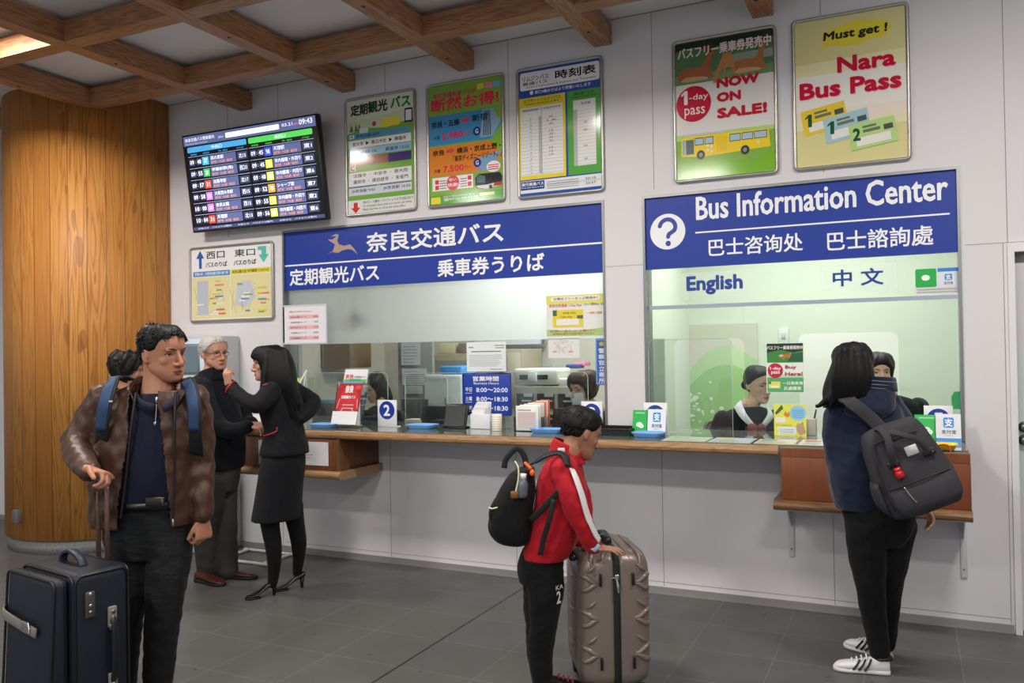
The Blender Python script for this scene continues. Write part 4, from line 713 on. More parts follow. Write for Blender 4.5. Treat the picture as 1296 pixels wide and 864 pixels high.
P.rect(.11, .22, .62, .64, '#e6d23a', 2); P.rect(.17, .27, .55, .42, '#eeeae4', 3); P.rect(.11, .50, .18, .64, '#3f6a4a', 3); P.rect(.52, .42, .62, .5, '#5a6a54', 3); P.text('奈良公園・西の京', .28, .54, .50, .59, '#6a6440', 4, .01); P.text('1-Day Pass', .24, .44, .44, .49, '#6a6440', 4, .02); P.text('一日乗り放題', .68, .52, .93, .58, '#d86a6a', 4, .01); P.text('お問い合わせは窓口へ', .06, .10, .84, .16, '#b8703a', 4, .02); P.text('1乗車券の提示で特典が受けられます', .1, .03, .80, .09, '#b8703a', 4, .01); P.build(t)
t, P = glassp('paper_notice', 'white printed notice on the pane above the business hours plate', 'notice', (591, 470), (640, 432), .049, '#e6ebec'); P.rect(.05, .80, .18, .84, '#8a9094', 1); P.rect(.72, .86, .96, .89, '#8a9094', 1); P.rect(.74, .78, .96, .81, '#8a9094', 1); bars(P, .12, .66, .88, .70, 1, '#6a7074', 1, .8); bars(P, .06, .18, .94, .60, 7, '#9aa2a6', 1, .28, .2); P.rect(.6, .06, .9, .09, '#9aa2a6', 1); P.build(t)
t, P = glassp('map_notice', 'white sheet with a sketch map below the yellow day pass notice', 'notice', (694, 453), (733, 427), .049, '#e4e2e0')
random.seed(5)
for i in range(16): P.line(random.uniform(.25, .75), random.uniform(.1, .95), random.uniform(.2, .8), random.uniform(.15, .9), .012, '#b4b2b4', 1)
P.rect(.15, .28, .28, .36, '#d4a0a0', 2); P.rect(.66, .26, .80, .36, '#d4a0a0', 2); P.build(t)
t, P = glassp('police_sign', 'narrow blue upright plate with white characters at the right end of the ticket window', 'sign', (754.5, 487), (768.5, 428), .044, '#2a62b4', .004); P.rect(.04, .02, .1, .98, '#8fb4dc', 1); P.rect(.9, .02, .96, .98, '#8fb4dc', 1); P.rect(.04, .02, .96, .035, '#8fb4dc', 1); P.rect(.04, .965, .96, .98, '#8fb4dc', 1)
P.poly([(.5+.27*(1 if i % 2 == 0 else .62)*math.cos(PI/2+i*PI/5), .885+.064*(1 if i % 2 == 0 else .62)*math.sin(PI/2+i*PI/5)) for i in range(10)], '#c9b04a', 2)
for i, ch in enumerate('警察官立寄所'): P.text(ch, .24, .68-.128*i, .76, .79-.128*i, '#eef2f8', 3, .025)
P.build(t)
t, P = glassp('buy_here_poster', 'green and white poster reading Buy Here hung in the right-hand window', 'poster', (970.5, 496.5), (1017, 433), .03, '#e6ebe6', .002); P.rect(.02, .60, .98, .985, '#3f8a3e', 1); P.poly([(.02, .80), (.4, .86), (.7, .80), (.98, .84), (.98, .985), (.02, .985)], '#1f3526', 2); P.poly([(.55, .62), (.98, .62), (.98, .80), (.7, .78)], '#27603a', 2)
P.text('バスフリー乗車券発売中', .02, .86, .98, .94, '#e8dcdc', 5, .04); P.poly([(.34, .70), (.40, .77), (.6, .77), (.68, .82), (.66, .74), (.62, .68), (.55, .71), (.45, .66), (.42, .70)], '#b8743e', 4); P.disc(.40, .74, .06, '#d9c8b0', 5, .02)
P.rect(.02, .01, .98, .30, '#5aa86a', 1); P.poly([(.02, .30), (.98, .30), (.98, .36), (.02, .38)], '#b9d8bf', 1); P.disc(.24, .44, .205, '#bf1f3e', 3, .15, 36); P.text('1-day', .10, .44, .39, .52, '#f4eaea', 5, .035); P.text('pass', .13, .355, .36, .43, '#f4eaea', 5, .035); P.text('Buy', .50, .46, .80, .545, '#a81f2c', 5, .045); P.text('Here!', .50, .335, .96, .415, '#a81f2c', 5, .045)
P.rect(.06, .085, .37, .22, '#e3dc6a', 3); P.rect(.12, .10, .32, .14, '#efeee4', 4); P.rect(.06, .17, .12, .22, '#3f6a3a', 4); P.text('一日乗車券', .42, .155, .97, .225, '#e4efe6', 5, .03); P.text('此處購買', .46, .05, .92, .125, '#e4efe6', 5, .03); P.build(t)
t = thing('grey_box', 'low grey box behind the yellow flyer in the right-hand window', 'box', (-.74, .10, CT)); MB().rbox((-.76, .075, CT), (-.53, .15, CT+.105), .006, 2).build('box', mat('warm_grey_card', '#a8a49a', .5), parent=t)
p_ = MB(); p_.cyl((-.545, .11, CT+.09), (-.53, .11, CT+.16), .005, n=8); tag(p_.build('pen', m_blk), 'black pen standing in the corner of the grey box', 'pen')
t, P = glassp('yellow_flyer', 'yellow flyer with a blue cloud standing against the grey box', 'flyer', (980, 551), (1020, 511.5), .055, '#e0e05a', .004); P.disc(.75, .72, .25, '#8fc8ea', 1, .24); bars(P, .58, .58, .92, .86, 5, '#5a9fd0', 2, .35); P.poly([(.03, .72), (.25, .98), (.30, .86), (.08, .66)], '#3f6a3a', 1); P.poly([(.30, .66), (.36, .78), (.42, .70), (.48, .78), (.50, .64), (.42, .58)], '#d9853a', 2); P.rect(.04, .42, .36, .58, '#e6e6dc', 2); P.rect(.12, .06, .68, .28, '#dfe8ea', 2); bars(P, .16, .09, .62, .25, 3, '#8fb4c4', 3, .4); P.poly([(.68, .30), (.74, .42), (.8, .38), (.9, .46), (.92, .32), (.98, .12), (.82, .02), (.72, .12)], '#b89a7a', 2); P.rect(.05, .32, .55, .36, '#c9b84a', 2); P.build(t)
for z0, z1, lb in ((1.23, 1.33, 'upper green tag on the right edge of the right-hand window'), (1.075, 1.19, 'lower green tag on the right edge of the right-hand window')):
    t = thing('green_tag', lb, 'tag', (.235, .03, z0), 'green tags on the window edge'); MB().prism([(.212, .03, z0), (.254, .03, z0), (.254, .03, z1), (.225, .03, z1), (.208, .03, z1-.03)], (0, .003, 0)).build('tag_sheet', pm('#2f9a5a'), parent=t)
acrylic('acrylic_screen', -4.40, -3.62, CT, 1.45, .012, 'clear acrylic screen with rounded corners at counter position two', 'acrylic screens at the ticket window'); acrylic('acrylic_screen', -3.47, -2.86, CT, 1.445, .022, 'clear acrylic screen behind the dark customer display', 'acrylic screens at the ticket window'); acrylic('acrylic_screen', -2.62, -1.99, CT, 1.45, .012, 'clear acrylic screen before the masked clerk', 'acrylic screens at the ticket window')
acrylic('acrylic_screen', -1.56, -1.02, CT, 1.66, .012, 'tall clear acrylic screen in front of the seated clerk in the right-hand window')

# ---------------------------------------------------------------- things inside the offices
t, x0, x1, z0, z1 = slab('wall_cabinet', 'brown wall cabinet inside the ticket office at the far left', 'cabinet', (376, 466), (443, 430), 1.2, .35, mat('cardboard_brown', '#7d674e', .6), .01); MB().box((x0+x1)/2-.002, (x0+x1)/2+.002, 1.196, 1.2, z0, z1).box(x0+.25*(x1-x0), x0+.32*(x1-x0), 1.195, 1.2, z0+.08, z0+.2).build('door_seam', mat('cabinet_seam', '#b9a98c', .6), parent=t)
t, x0, x1, z0, z1 = slab('post', 'grey upright with a green strip behind the price list', 'post', (360, 548), (378, 425), .6, .05, m_gry, .004); MB().box(x0+.01, x1-.01, .595, .60, 1.36, 1.52).build('green_strip', pm('#3aa35a'), parent=t)
t, x0, x1, z0, z1 = slab('copier', 'tall pale grey office copier in the middle of the ticket office', 'copier', (537, 560), (584, 474), .9, .5, m_wht, .02); MB().box(x0+.02, x1-.14, .893, .9, z1-.36, z1-.03).build('front_cover', mat('office_white_cover', '#dadbdc', .4), parent=t); MB().box(x0+.56*(x1-x0), x0+.62*(x1-x0), .888, .893, z1-.26, z1-.2).build('latch', m_gry, parent=t)
t, x0, x1, z0, z1 = slab('blue_basket', 'light blue plastic basket on top of the copier', 'basket', (556, 474.5), (584, 463), .95, .3, mat('basket_blue', '#4f9fe0', .4), .015, z=float(wp(560, 474, .9)[2])+.002)
t, x0, x1, z0, z1 = slab('storage_shelf', 'pale wooden shelf against the back wall of the ticket office', 'shelf', (546, 560), (640, 447), 1.9, .35, mat('pale_cabinet', '#b4a78c', .6), .005); MB().box(x0+.05, x1-.05, 1.88, 1.9, z1-.55, z1-.06).build('back_board', mat('shelf_grey', '#9c9890', .7), parent=t)
for i, (a, b, c, lb) in enumerate(((556, 575, '#d9d2a8', 'cream box on the pale shelf'), (580, 590, '#8a7a74', 'brown box on the pale shelf'), (592, 604, '#c4a8a4', 'pink box on the pale shelf'))):
    slab('storage_box', lb, 'box', (a, 447), (b, 434), 1.95, .2, mat('carton_%d' % i, c, .6), .004)
t, x0, x1, z0, z1 = slab('filing_cabinet', 'tall beige filing cabinet beside the white board', 'cabinet', (640, 560), (662, 441), 1.75, .45, mat('beige_steel', '#b4aa94', .5), .006); MB().rbox((x0+.03, 1.742, z1-.55), (x1-.03, 1.75, z1-.04), .003, 1).build('door', mat('beige_steel_door', '#bab09a', .5), parent=t)
t, x0, x1, z0, z1 = slab('whiteboard', 'white board with a grey metal edge on the back wall of the ticket office', 'whiteboard', (600, 437), (686, 402), 2.22, .03, mat('whiteboard_face', '#eceef0', .3), .004); MB().box(x0, x1+.02, 2.19, 2.26, z0-.03, z0).box(x1, x1+.03, 2.2, 2.26, z0, z1).build('edge', m_alu, parent=t)
t, x0, x1, z0, z1 = slab('document_shelf', 'grey pigeonhole cabinet under the printer', 'shelf', (651, 560), (733, 489), .95, .35, mat('taupe_steel', '#8e897c', .5), .006)
dk = MB(); md = mat('pigeonhole_dark', '#232323', .7)
sh = MB()
for c in range(3):
    xa = x0+.03+(x1-x0-.03)/3*c; xb = xa+(x1-x0-.03)/3-.03
    for r in range(3): zb = z1-.04-.145*(r+1); dk.box(xa, xb, .944, .951, zb, zb+.125); sh.box(xa+.05, xb-.02, .936, .946, zb+.06, zb+.072); sh.box(xa+.07, xb-.01, .934, .944, zb+.1, zb+.125)
dk.build('pigeonhole', md, parent=t); sh.build('label_strip', mat('paper_grey', '#b9bab8', .6), parent=t)
t, x0, x1, z0, z1 = slab('printer', 'cream desktop printer on the pigeonhole cabinet', 'printer', (650, 487), (706, 466), .98, .3, mat('printer_cream', '#d0cdc0', .45), .02); MB().box(x0+.06, x1-.09, .973, .981, z0+.045, z0+.085).build('paper_slot', m_blk, parent=t); MB().rbox((x0+.14, .955, z0+.03), (x0+.22, .981, z0+.11), .006, 2).build('output_flap', mat('flap_white', '#dcdbd4', .4), parent=t)
slab('label_printer', 'small white label printer beside the cream printer', 'printer', (707, 489), (730, 479), 1.0, .2, m_wht, .008); slab('cordless_phone', 'small cordless phone standing behind the label printer', 'phone', (709, 480), (714, 466), 1.2, .03, mat('phone_grey', '#9aa0a8', .4), .006)
slab('pink_box', 'pink tissue box on the back ledge of the ticket office', 'box', (726, 463), (740, 458), 1.6, .15, mat('pink_card', '#e08aa8', .6), .004); slab('blue_tub', 'blue tub beside the pink tissue box', 'tub', (716, 466), (732, 461), 1.5, .15, mat('navy_tub', '#44589c', .5), .006)
for q0, q1, lb, nm in (((508, 462), (532, 432), 'white printed sheet pinned high beside the copier', 'wall_notice'), ((509, 487), (540, 466), 'typed table sheet pinned below the upper sheet', 'wall_notice'), ((513, 498), (535, 488), 'small white sheet pinned at the bottom of the three', 'wall_notice'), ((676, 467), (703, 461), 'strip of small print above the cream printer', 'wall_notice')):
    t, P = glassp(nm, lb, 'notice', q0, q1, 1.3 if q0[0] < 600 else 2.28, '#dfe2e4'); bars(P, .1, .1, .9, .9, 6, '#a9aeb2', 1, .3, .3); P.build(t)
slab('partition_board', 'grey partition board carrying the pinned sheets', 'partition', (505, 560), (547, 425), 1.32, .04, mat('partition_grey', '#9d9b94', .7), .004)
for q0, q1, y, lb in (((532, 560), (571, 514), .2, 'black cash register monitor seen from behind, beside the customer display'), ((395, 560), (425, 510), .21, 'black monitor at the left end of the ticket office'), ((700, 560), (735, 517), .22, 'black monitor in front of the masked clerk'), ((508, 560), (540, 505), .75, 'dark grey monitor farther back under the pinned sheets')):
    t, x0, x1, z0, z1 = slab('monitor', lb, 'monitor', q0, q1, y, .03, m_dg if 'grey' in lb else m_blk, .006, 'casing', CT if y < .5 else None)
slab('blue_folder', 'stack of turquoise folders on the black monitor box at left', 'folder', (400, 510), (424, 506), .21, .03, mat('turquoise_card', '#3f9ab4', .5), .003)
slab('paper_stack', 'stack of cream slips between the coin tray and the black monitor', 'papers', (512, 540), (534, 531), .2, .12, mat('cream_paper', '#d9cfb0', .7), .003, z=CT)
t = thing('green_mural', 'green hill poster with white blossom on the back wall of the right office', 'poster', (-1.1, 1.70, 1.0)); a = wp(838, 552, 1.70); b = wp(958, 452, 1.70)
MB().box(a[0], b[0], 1.725, 1.745, .8, 1.80).build('sheet', pm('#d8d6c6', .2), parent=t); P = Panel((a[0], 1.725, .8), (b[0]-a[0], 0, 0), (0, 0, 1.0), .001, .2); P.N = np.array([0, -1., 0])
P.poly([(0, 0), (1, 0), (1, .70)]+[(.95-.09*i, .80-.012*(i-3)**2+.02) for i in range(10)]+[(0, .5)], '#bfdaa8', 1); P.poly([(0, 0), (1, 0), (1, .58)]+[(.95-.09*i, .66-.010*(i-3)**2) for i in range(10)]+[(0, .3)], '#9fcb88', 2); random.seed(11)
for i in range(70): u, v = random.gauss(.2, .13), random.gauss(.30, .12); P.disc(min(.97, max(.03, u)), min(.7, max(.03, v)), random.uniform(.008, .03), '#e6efdf', 3, random.uniform(.006, .02), 10)
P.build(t)
t = thing('light_switch', 'white switch plate on the pale green office wall above the Buy Here poster', 'switch', (-.64, 1.74, 1.62)); a = wp(992, 425, 1.745); MB().rbox((a[0]-.04, 1.735, a[2]-.06), (a[0]+.04, 1.749, a[2]+.06), .004, 2).build('plate', mat('switch_white', '#e6e8e4', .4), parent=t); MB().rbox((a[0]-.015, 1.728, a[2]-.025), (a[0]+.015, 1.736, a[2]+.025), .003, 1).build('rocker', mat('switch_grey', '#cfd2cf', .4), parent=t)
t, x0, x1, z0, z1 = slab('partition_frame', 'narrow pale frame with a brochure strip at the left of the right-hand window', 'frame', (824, 549), (841, 428), .25, .03, mat('pale_frame', '#d4dccc', .5), .004, z=CT)

t, x0, x1, z0, z1 = slab('reflected_sign', 'small grey sign hanging on two rods behind the frosted pane', 'sign', (447, 407), (471, 393), .09, .03, mat('grey_sign_board', '#56636a', .5), .004, 'board')  # added board behind the pane, imitates the reflection of a hanging sign
rd_ = MB()
for x in (x0+.045, x1-.03): rd_.cyl((x, .105, z1), (x, .105, 2.60), .007, n=8)
rd_.build('rod', m_dg, parent=t); P = Panel((x0, .09, z0), (x1-x0, 0, 0), (0, 0, z1-z0), .0006); P.N = np.array([0, -1., 0]); P.rect(.40, .08, .96, .92, '#dfe8ea', 1); bars(P, .42, .2, .92, .85, 3, '#8f9ca0', 1, .4); P.build(t)
# ticket machine, brochure rack and shoe-level rack at the left
t = thing('ticket_machine', 'light grey ticket machine with a small screen against the wall beside the column', 'machine', (-5.42, -.17, 0)); MB().rbox((-5.75, -.345, .0), (-5.09, -.005, 1.765), .012, 2).build('cabinet', mat('machine_grey', '#b9bcc0', .4), parent=t)
MB().rbox((-5.72, -.352, .95), (-5.115, -.344, 1.745), .006, 1).build('control_panel', mat('machine_blue_grey', '#c2cddb', .35), parent=t); MB().rbox((-5.5, -.358, 1.45), (-5.185, -.351, 1.70), .005, 1).build('bezel', mat('bezel_grey', '#6d7a86', .4), parent=t)
MB().box(-5.48, -5.205, -.3595, -.357, 1.47, 1.68).build('screen', mat('machine_screen', '#62727a', .2, emit=.15), parent=t); k = MB()
for x in (-5.36, -5.29, -5.215): k.cyl((x, -.35, 1.40), (x, -.362, 1.40), .024, n=18)
k.build('button', mat('button_teal', '#2f4a4a', .3), parent=t); MB().rbox((-5.36, -.39, 1.12), (-5.19, -.35, 1.34), .012, 2).build('slot', m_blk, parent=t); MB().box(-5.70, -5.12, -.349, -.344, .08, .88).build('service_door', mat('machine_door', '#d0d0d4', .4), parent=t)
t = thing('brochure_rack', 'white wire brochure rack on the counter behind the attendant', 'brochure rack', (-4.6, -.2, CT)); rk = MB()
for x in (-4.76, -4.42): rk.limb([(x, -.33, CT), (x+.06, .0-.04, CT+.42)], [.006, .006], 8, 1); rk.limb([(x, -.08, CT), (x+.06, -.04, CT+.42)], [.005, .005], 8, 1)
rk.build('frame', mat('rack_white', '#e4e4ea', .35), parent=t)
for i, (z, c, c2, h_, lb) in enumerate(((.03, '#dcdce6', '#8a90a8', .12, 'white leaflet in the lowest row of the wire rack'), (.14, '#d9a8c4', '#5a7a4a', .13, 'pink leaflet in the middle row of the wire rack'), (.25, '#8fc83a', '#e6d63a', .13, 'green and yellow leaflet in the top row of the wire rack'))):
    u = thing('leaflet', lb, 'leaflet', (-4.56, -.25+.08*i, CT+z), 'leaflets in the wire rack'); V_ = nrm([0, .55, 1]); yb = -.30+.085*i
    MB().frame((-4.74+.02*i, yb, CT+z), (1, 0, 0), nrm(np.cross((1, 0, 0), V_)), V_, (0, -.008, 0), (.31, 0, h_)).build('sheet', pm(c), parent=u); P = Panel(np.array([-4.74+.02*i, yb, CT+z]), (.31, 0, 0), V_*h_, .0008); P.rect(.05, .55, .95, .9, c2, 1); P.rect(.1, .1, .9, .45, '#ece8e4', 1); P.build(u)
t = thing('floor_rack', 'low white tubular rack on the floor beside the old man', 'rack', (-4.68, -.28, 0)); r = MB()
for y in (-.45, -.12): r.limb([(-4.95, y, .015), (-4.42, y, .015)], [.012, .012], 10, 1)
for x in (-4.9, -4.47): r.limb([(x, -.45, .015), (x, -.12, .015)], [.012, .012], 10, 1)
r.build('tube', mat('rack_grey_white', '#c9c8c4', .4), parent=t)
# ---------------------------------------------------------------- people: tools
er = np.array([_r0[0], _r0[1], 0.]); ed = np.array([-math.sin(YAW), math.cos(YAW), 0.]); ez = np.array([0, 0, 1.])
def axes(yaw):                             # yaw 0 faces the viewer, +90 faces the photo's right, 180 away
    y = math.radians(yaw); return er*math.cos(y)+ed*math.sin(y), -ed*math.cos(y)+er*math.sin(y)
HT = np.array([  # z, half width, front, back of a head 0.23 m high
    (-.116, .012, .066, .038), (-.113, .022, .078, .026), (-.104, .034, .086, .006), (-.085, .047, .088, -.018), (-.06, .057, .086, -.048), (-.03, .066, .084, -.076), (0, .071, .084, -.092), (.03, .074, .088, -.099),
    (.06, .073, .083, -.099), (.085, .064, .068, -.088), (.104, .045, .044, -.066), (.113, .026, .02, -.044), (.116, .008, -.004, -.02)])
def hrow(z): return [float(np.interp(z, HT[:, 0], HT[:, i])) for i in (1, 2, 3)]
class Head:
    def __init__(s, c, yaw, pitch=0, roll=0, k=1., wide=1.):
        S, F = axes(yaw); p = math.radians(pitch); r = math.radians(roll); U = ez
        F2 = F*math.cos(p)-U*math.sin(p); U2 = U*math.cos(p)+F*math.sin(p); S2 = S*math.cos(r)+U2*math.sin(r); U2 = U2*math.cos(r)-S*math.sin(r)
        s.S, s.F, s.U, s.c, s.k, s.w = S2, F2, U2, np.array(c, float), k, wide
    def p(s, x, y, z): return s.c+(s.S*x*s.w+s.F*y+s.U*z)*s.k
    def sy(s, x, z): w, f, b = hrow(z); cy = (f+b)/2; return cy+(f-b)/2*math.sqrt(max(.02, 1-min(.97, (x/w)**2)))
    def on(s, x, z, d=0): return s.p(x, s.sy(x, z)+d, z)
    def flesh(s, mb, neck_to, nr=.056, jaw=1.):
        k = s.k; rows = []
        for z, w, f, b in HT: rows.append((s.p(0, (f+b)/2, z), s.S, s.F, w*k*s.w*(jaw if z < -.03 else 1), (f-b)/2*k, (f-b)/2*k, 2.25))
        mb.loft(rows, 28, sub=3)
        mb.limb([s.p(0, .086, .008), s.p(0, .098, -.018), s.p(0, .104, -.036), s.p(0, .092, -.046)], [.007*k, .009*k, .0125*k, .007*k], 10, 3)
        for e in (-1, 1):
            mb.ell(s.p(e*.013, .091, -.040), .0085*k, .011*k, .0075*k, s.S, s.F, s.U); mb.ell(s.p(e*.029, .076, .021), .022*k, .010*k, .008*k, s.S, s.F, s.U); mb.ell(s.p(e*.040, .053, -.026), .021*k, .022*k, .021*k, s.S, s.F, s.U)
            mb.ell(s.p(e*.076, -.012, -.006), .009*k, .017*k, .030*k, s.S*.9-s.F*.35*e, s.F, s.U); mb.ell(s.p(e*.074, -.008, -.028), .008*k, .011*k, .012*k, s.S, s.F, s.U)
        mb.ell(s.p(0, .083, -.066), .024*k, .0095*k, .010*k, s.S, s.F, s.U); mb.ell(s.p(0, .080, -.096), .020*k, .012*k, .014*k, s.S, s.F, s.U)
        a = s.p(0, -.022, -.02); b = s.p(0, -.020, -.10); mb.limb([a, b, np.array(neck_to)], [nr*1.02, nr, nr*1.18], 18, 4)
    def sockets(s, co):
        for e in (-1, 1):
            q = s.p(e*.031, s.sy(.031, 0), .001); d = co-q; dx, dy, dz = d@s.S, d@s.F, d@s.U; co = co-np.outer(.0065*s.k*np.exp(-((dx/.019)**2+(dz/.010)**2)/s.k**2)*(np.abs(dy) < .03*s.k), s.F)
        for z, a, wz in ((-.0715, .0035, .0022),):   # the line between the lips
            d = co-s.p(0, .088, z); dx, dy, dz = d@s.S, d@s.F, d@s.U; co = co-np.outer(a*s.k*np.exp(-((dx/.022)**2+(dz/wz)**2)/s.k**2)*(np.abs(dy) < .02), s.F)
        return co
    def face(s, par, brow='#1a1512', lip='#a0584e', narrow=.8, eyes=True, lids=True):
        k = s.k; ew = MB(); pu = MB(); ld = MB(); br = MB(); lp = MB()
        for e in (-1, 1):
            y = s.sy(.031, 0)
            ew.ell(s.p(e*.031, y-.0085, .0), .0135*k, .0065*k, .0058*k*narrow, s.S, s.F, s.U, 12); pu.ell(s.p(e*.031, y-.0040, .0), .0056*k, .0030*k, .0056*k*narrow, s.S, s.F, s.U, 10)
            if lids: ld.limb([s.p(e*.0165, y-.001, -.001), s.p(e*.026, y+.0005, .0058*narrow), s.p(e*.037, y-.003, .0062*narrow), s.p(e*.047, y-.011, .0015)], [.0013*k, .0019*k, .0021*k, .0013*k], 6, 3)
            br.limb([s.on(e*.013, .020, .006), s.on(e*.028, .026, .0075), s.on(e*.042, .025, .005), s.on(e*.052, .018, .003)], [.0026*k, .0040*k, .0034*k, .0015*k], 8, 3, flat=.6)
        m = np.linspace(-.024, .024, 7); lp.limb([s.p(x, .0915-.010*(x/.024)**2, -.0655-.003*(x/.024)**2) for x in m], [.0010*k]+[.0038*k]*5+[.0010*k], 8, 2, flat=.8); lp.limb([s.p(x*.85, .0905-.010*(x/.024)**2, -.0765+.004*(x/.024)**2) for x in m], [.001*k]+[.0042*k]*5+[.001*k], 8, 2, flat=.8)
        if eyes: ew.build('eye', mat('eye_white', '#cfc8c0', .25), parent=par); pu.build('iris', mat('eye_dark', '#15100d', .15), parent=par); ld.build('eyelid', mat('lash_dark', '#1c1411', .6), parent=par)
        br.build('eyebrow', mat('brow_'+brow.lstrip('#'), brow, .8), parent=par); lp.build('lips', mat('lips_'+lip.lstrip('#'), lip, .45), parent=par)
    def cap(s, mb, line, T=.012, rough=.0035, seed=0, puff=None, grow=1.0):
        """hair shell: line(theta in degrees from the front) gives the hairline height; below it the shell sinks into the skin"""
        rs = np.random.RandomState(seed); n = 44; zs = list(np.linspace(-.105, .09, 22))+[.098, .106, .112, .116]; R = []
        ph = rs.rand(6)*6.28
        for z in zs:
            w, f, b = hrow(z); cy = (f+b)/2; ry = (f-b)/2; ring = []
            for i in range(n):
                th = 2*PI*i/n; dg = abs(((math.degrees(th)+180) % 360)-180); zh = line(dg); q = min(1, max(0, (z-zh+.010)/.030)); q = q*q*(3-2*q)
                x, y = w*math.sin(th), cy+ry*math.cos(th); nv = nrm([x/w**2, (y-cy)/ry**2, max(0, z-.03)/.085**2*1.0]); t = T*(1+(puff(dg, z) if puff else 0))
                t += rough*(math.sin(7*th+ph[0]+30*z)+.7*math.sin(13*th+ph[1]-55*z)+.6*math.sin(23*th+ph[2]+80*z)); d = q*t-(1-q)*.010
                ring.append(s.p(x+nv[0]*d, y+nv[1]*d, z+nv[2]*d))
            R.append(ring)
        mb.rings(R)
def tufts(H, line, par, m, n=800, L=.018, T=.011, seed=1, flow=(0, .25, -.55)):
    """short locks standing off the hair shell"""
    rs = np.random.RandomState(seed); b = MB()
    for i in range(n):
        th = rs.uniform(0, 2*PI); z = rs.uniform(-.07, .118) if rs.rand() < .6 else rs.uniform(.06, .118); dg = abs(((math.degrees(th)+180) % 360)-180)
        if z < line(dg)+.008: continue
        w, f, bk = hrow(z); cy = (f+bk)/2; ry = (f-bk)/2; x, y = w*math.sin(th), cy+ry*math.cos(th); nv = nrm([x/w**2, (y-cy)/ry**2, max(0, z-.03)/.085**2]); p = np.array([x, y, z])+nv*T*.75
        d = nrm(nv*.16+np.array(flow)+rs.randn(3)*.16); l = L*rs.uniform(.6, 1.2); d = d-nv*max(0, .06-float(d@nv)); d = nrm(d-nv*(d@nv)+nv*.14); q = [H.p(*(p-nv*.002)), H.p(*(p+d*l*.6)), H.p(*(p+d*l))]
        b.limb(q, [.0034*H.k, .0028*H.k, .0006], 5, 1, None, False)
    return b.build('hair_lock', m, parent=par)
SKINS = {}
def skin(h): return mat('skin_'+h.lstrip('#'), h, .5, spec=.35, var=(22, h, .5), bump=(240, .10, .0012))
def hairm(h, ax=(1, 1, .12), ro=.5): return mat('hair_'+h.lstrip('#'), h, ro, spec=.28, bump=(230, .7, .003, ax))
def cloth(name, h, rough=.85, fold=.5, sc=16, st=(1, 1, .6), sheen=.04): return mat(name, h, rough, spec=.25, bump=(sc, fold, .02, st), sheen=sheen)
def folds(amp, lam=.09, seed=0):
    rs = np.random.RandomState(seed); K = [(nrm(rs.randn(3))*2*PI/(lam*rs.uniform(.5, 2.2)), rs.rand()*6.28, nrm(rs.randn(3)*[1, 1, .3])) for _ in range(18)]
    def fn(co):
        out = co.copy()
        for kv, ph, d in K: out += np.outer(amp*.19*np.sin(co@kv+ph), d)
        return out
    return fn
def hand(mb, wrist, f, n, t, curl=(25, 35, 25), k=1., spread=1., thumb=(.45, .8, .25), only=None):
    """f wrist to knuckles, n out of the palm, t towards the thumb"""
    f = nrm(f); t = nrm(t-f*np.dot(t, f)); n = nrm(n-f*np.dot(n, f)-t*np.dot(n, t)); w = np.array(wrist, float)
    mb.loft([(w-f*.012*k, t, n, .026*k, .019*k, .019*k), (w+f*.02*k, t, n, .031*k, .018*k, .017*k), (w+f*.055*k, t, n, .040*k, .0165*k, .015*k), (w+f*.085*k, t, n, .042*k, .0145*k, .014*k), (w+f*.097*k, t, n, .038*k, .010*k, .010*k)], 16, sub=3)
    for i, (o, L, r) in enumerate(((-.0315, .060, .0078), (-.0105, .074, .0086), (.0112, .080, .0088), (.032, .072, .0086))):
        b = w+f*(.088-.006*abs(i-2))*k+t*o*k; d = nrm(f+t*.10*spread*(i-1.6)); a = 0; P = [b-d*.012*k, b]
        for j, q in enumerate((.45, .31, .24)):
            a += math.radians(curl[j]*(1+.12*(2-i))); P.append(P[-1]+(d*math.cos(a)+n*math.sin(a))*L*q*k)
        mb.limb(P, [r*k, r*k*1.02, r*k*.98, r*k*.9, r*k*.78], 10, 3)
    b = w+f*.025*k+t*.026*k; d = nrm(f*thumb[0]+t*thumb[1]+n*thumb[2]); d2 = nrm(d+f*.5+n*.25); mb.limb([b-d*.012*k, b+d*.022*k, b+d*.046*k, b+d*.046*k+d2*.032*k], [.013*k, .0125*k, .011*k, .009*k], 10, 3)
def shoe(root, heel, d, L, m, msole, name='shoe', W=.047, H=.075, heelh=.0, low=False, voxel=.004, toe=1.):
    d = nrm([d[0], d[1], 0]); s = np.cross(d, ez); h = np.array(heel, float); h[2] = 0; up = MB(); so = MB(); k = W/.047
    rows = []
    for t, w, zt in ((0.0, .022, H*.75), (.04, .030, H), (.18, .033, H*.98), (.36, .033, H*.92), (.55, .040, H*.72), (.75, .044, H*.62), (.90, .036, H*.52), (.98, .020*toe, H*.36), (1.0, .008*toe, H*.22)):
        lift = heelh*max(0, 1-t/.62)**.8 if heelh else 0; z0 = .014+lift; zt = (zt if not low else zt*.78)+lift
        rows.append((h+d*L*t+ez*(z0+zt)/2, s, ez, w*k, (zt-z0)/2, (zt-z0)/2, 2.3))
    up.loft(rows, 18, sub=2); o = remesh(up, name, m, root, voxel, 2)
    if heelh: so.limb([h+d*.02+ez*(heelh+.01), h+d*.022+ez*.0], [.017, .008], 10, 1, round_=False); so.loft([(h+d*L*t+ez*.008, s, ez, w*k, .007, .008, 3.) for t, w in ((.55, .036), (.72, .042), (.9, .035), (.99, .014))], 16, sub=2)
    else: so.loft([(h+d*L*(t*1.02-.01)+ez*.011, s, ez, (w+.003)*k, .011, .011, 3.5) for t, w in ((0, .015), (.03, .028), (.2, .034), (.4, .034), (.6, .041), (.78, .045), (.92, .036), (1.0, .012))], 18, sub=2)
    so.build('sole', msole, parent=o); return o
def coat(mb, f): return mb
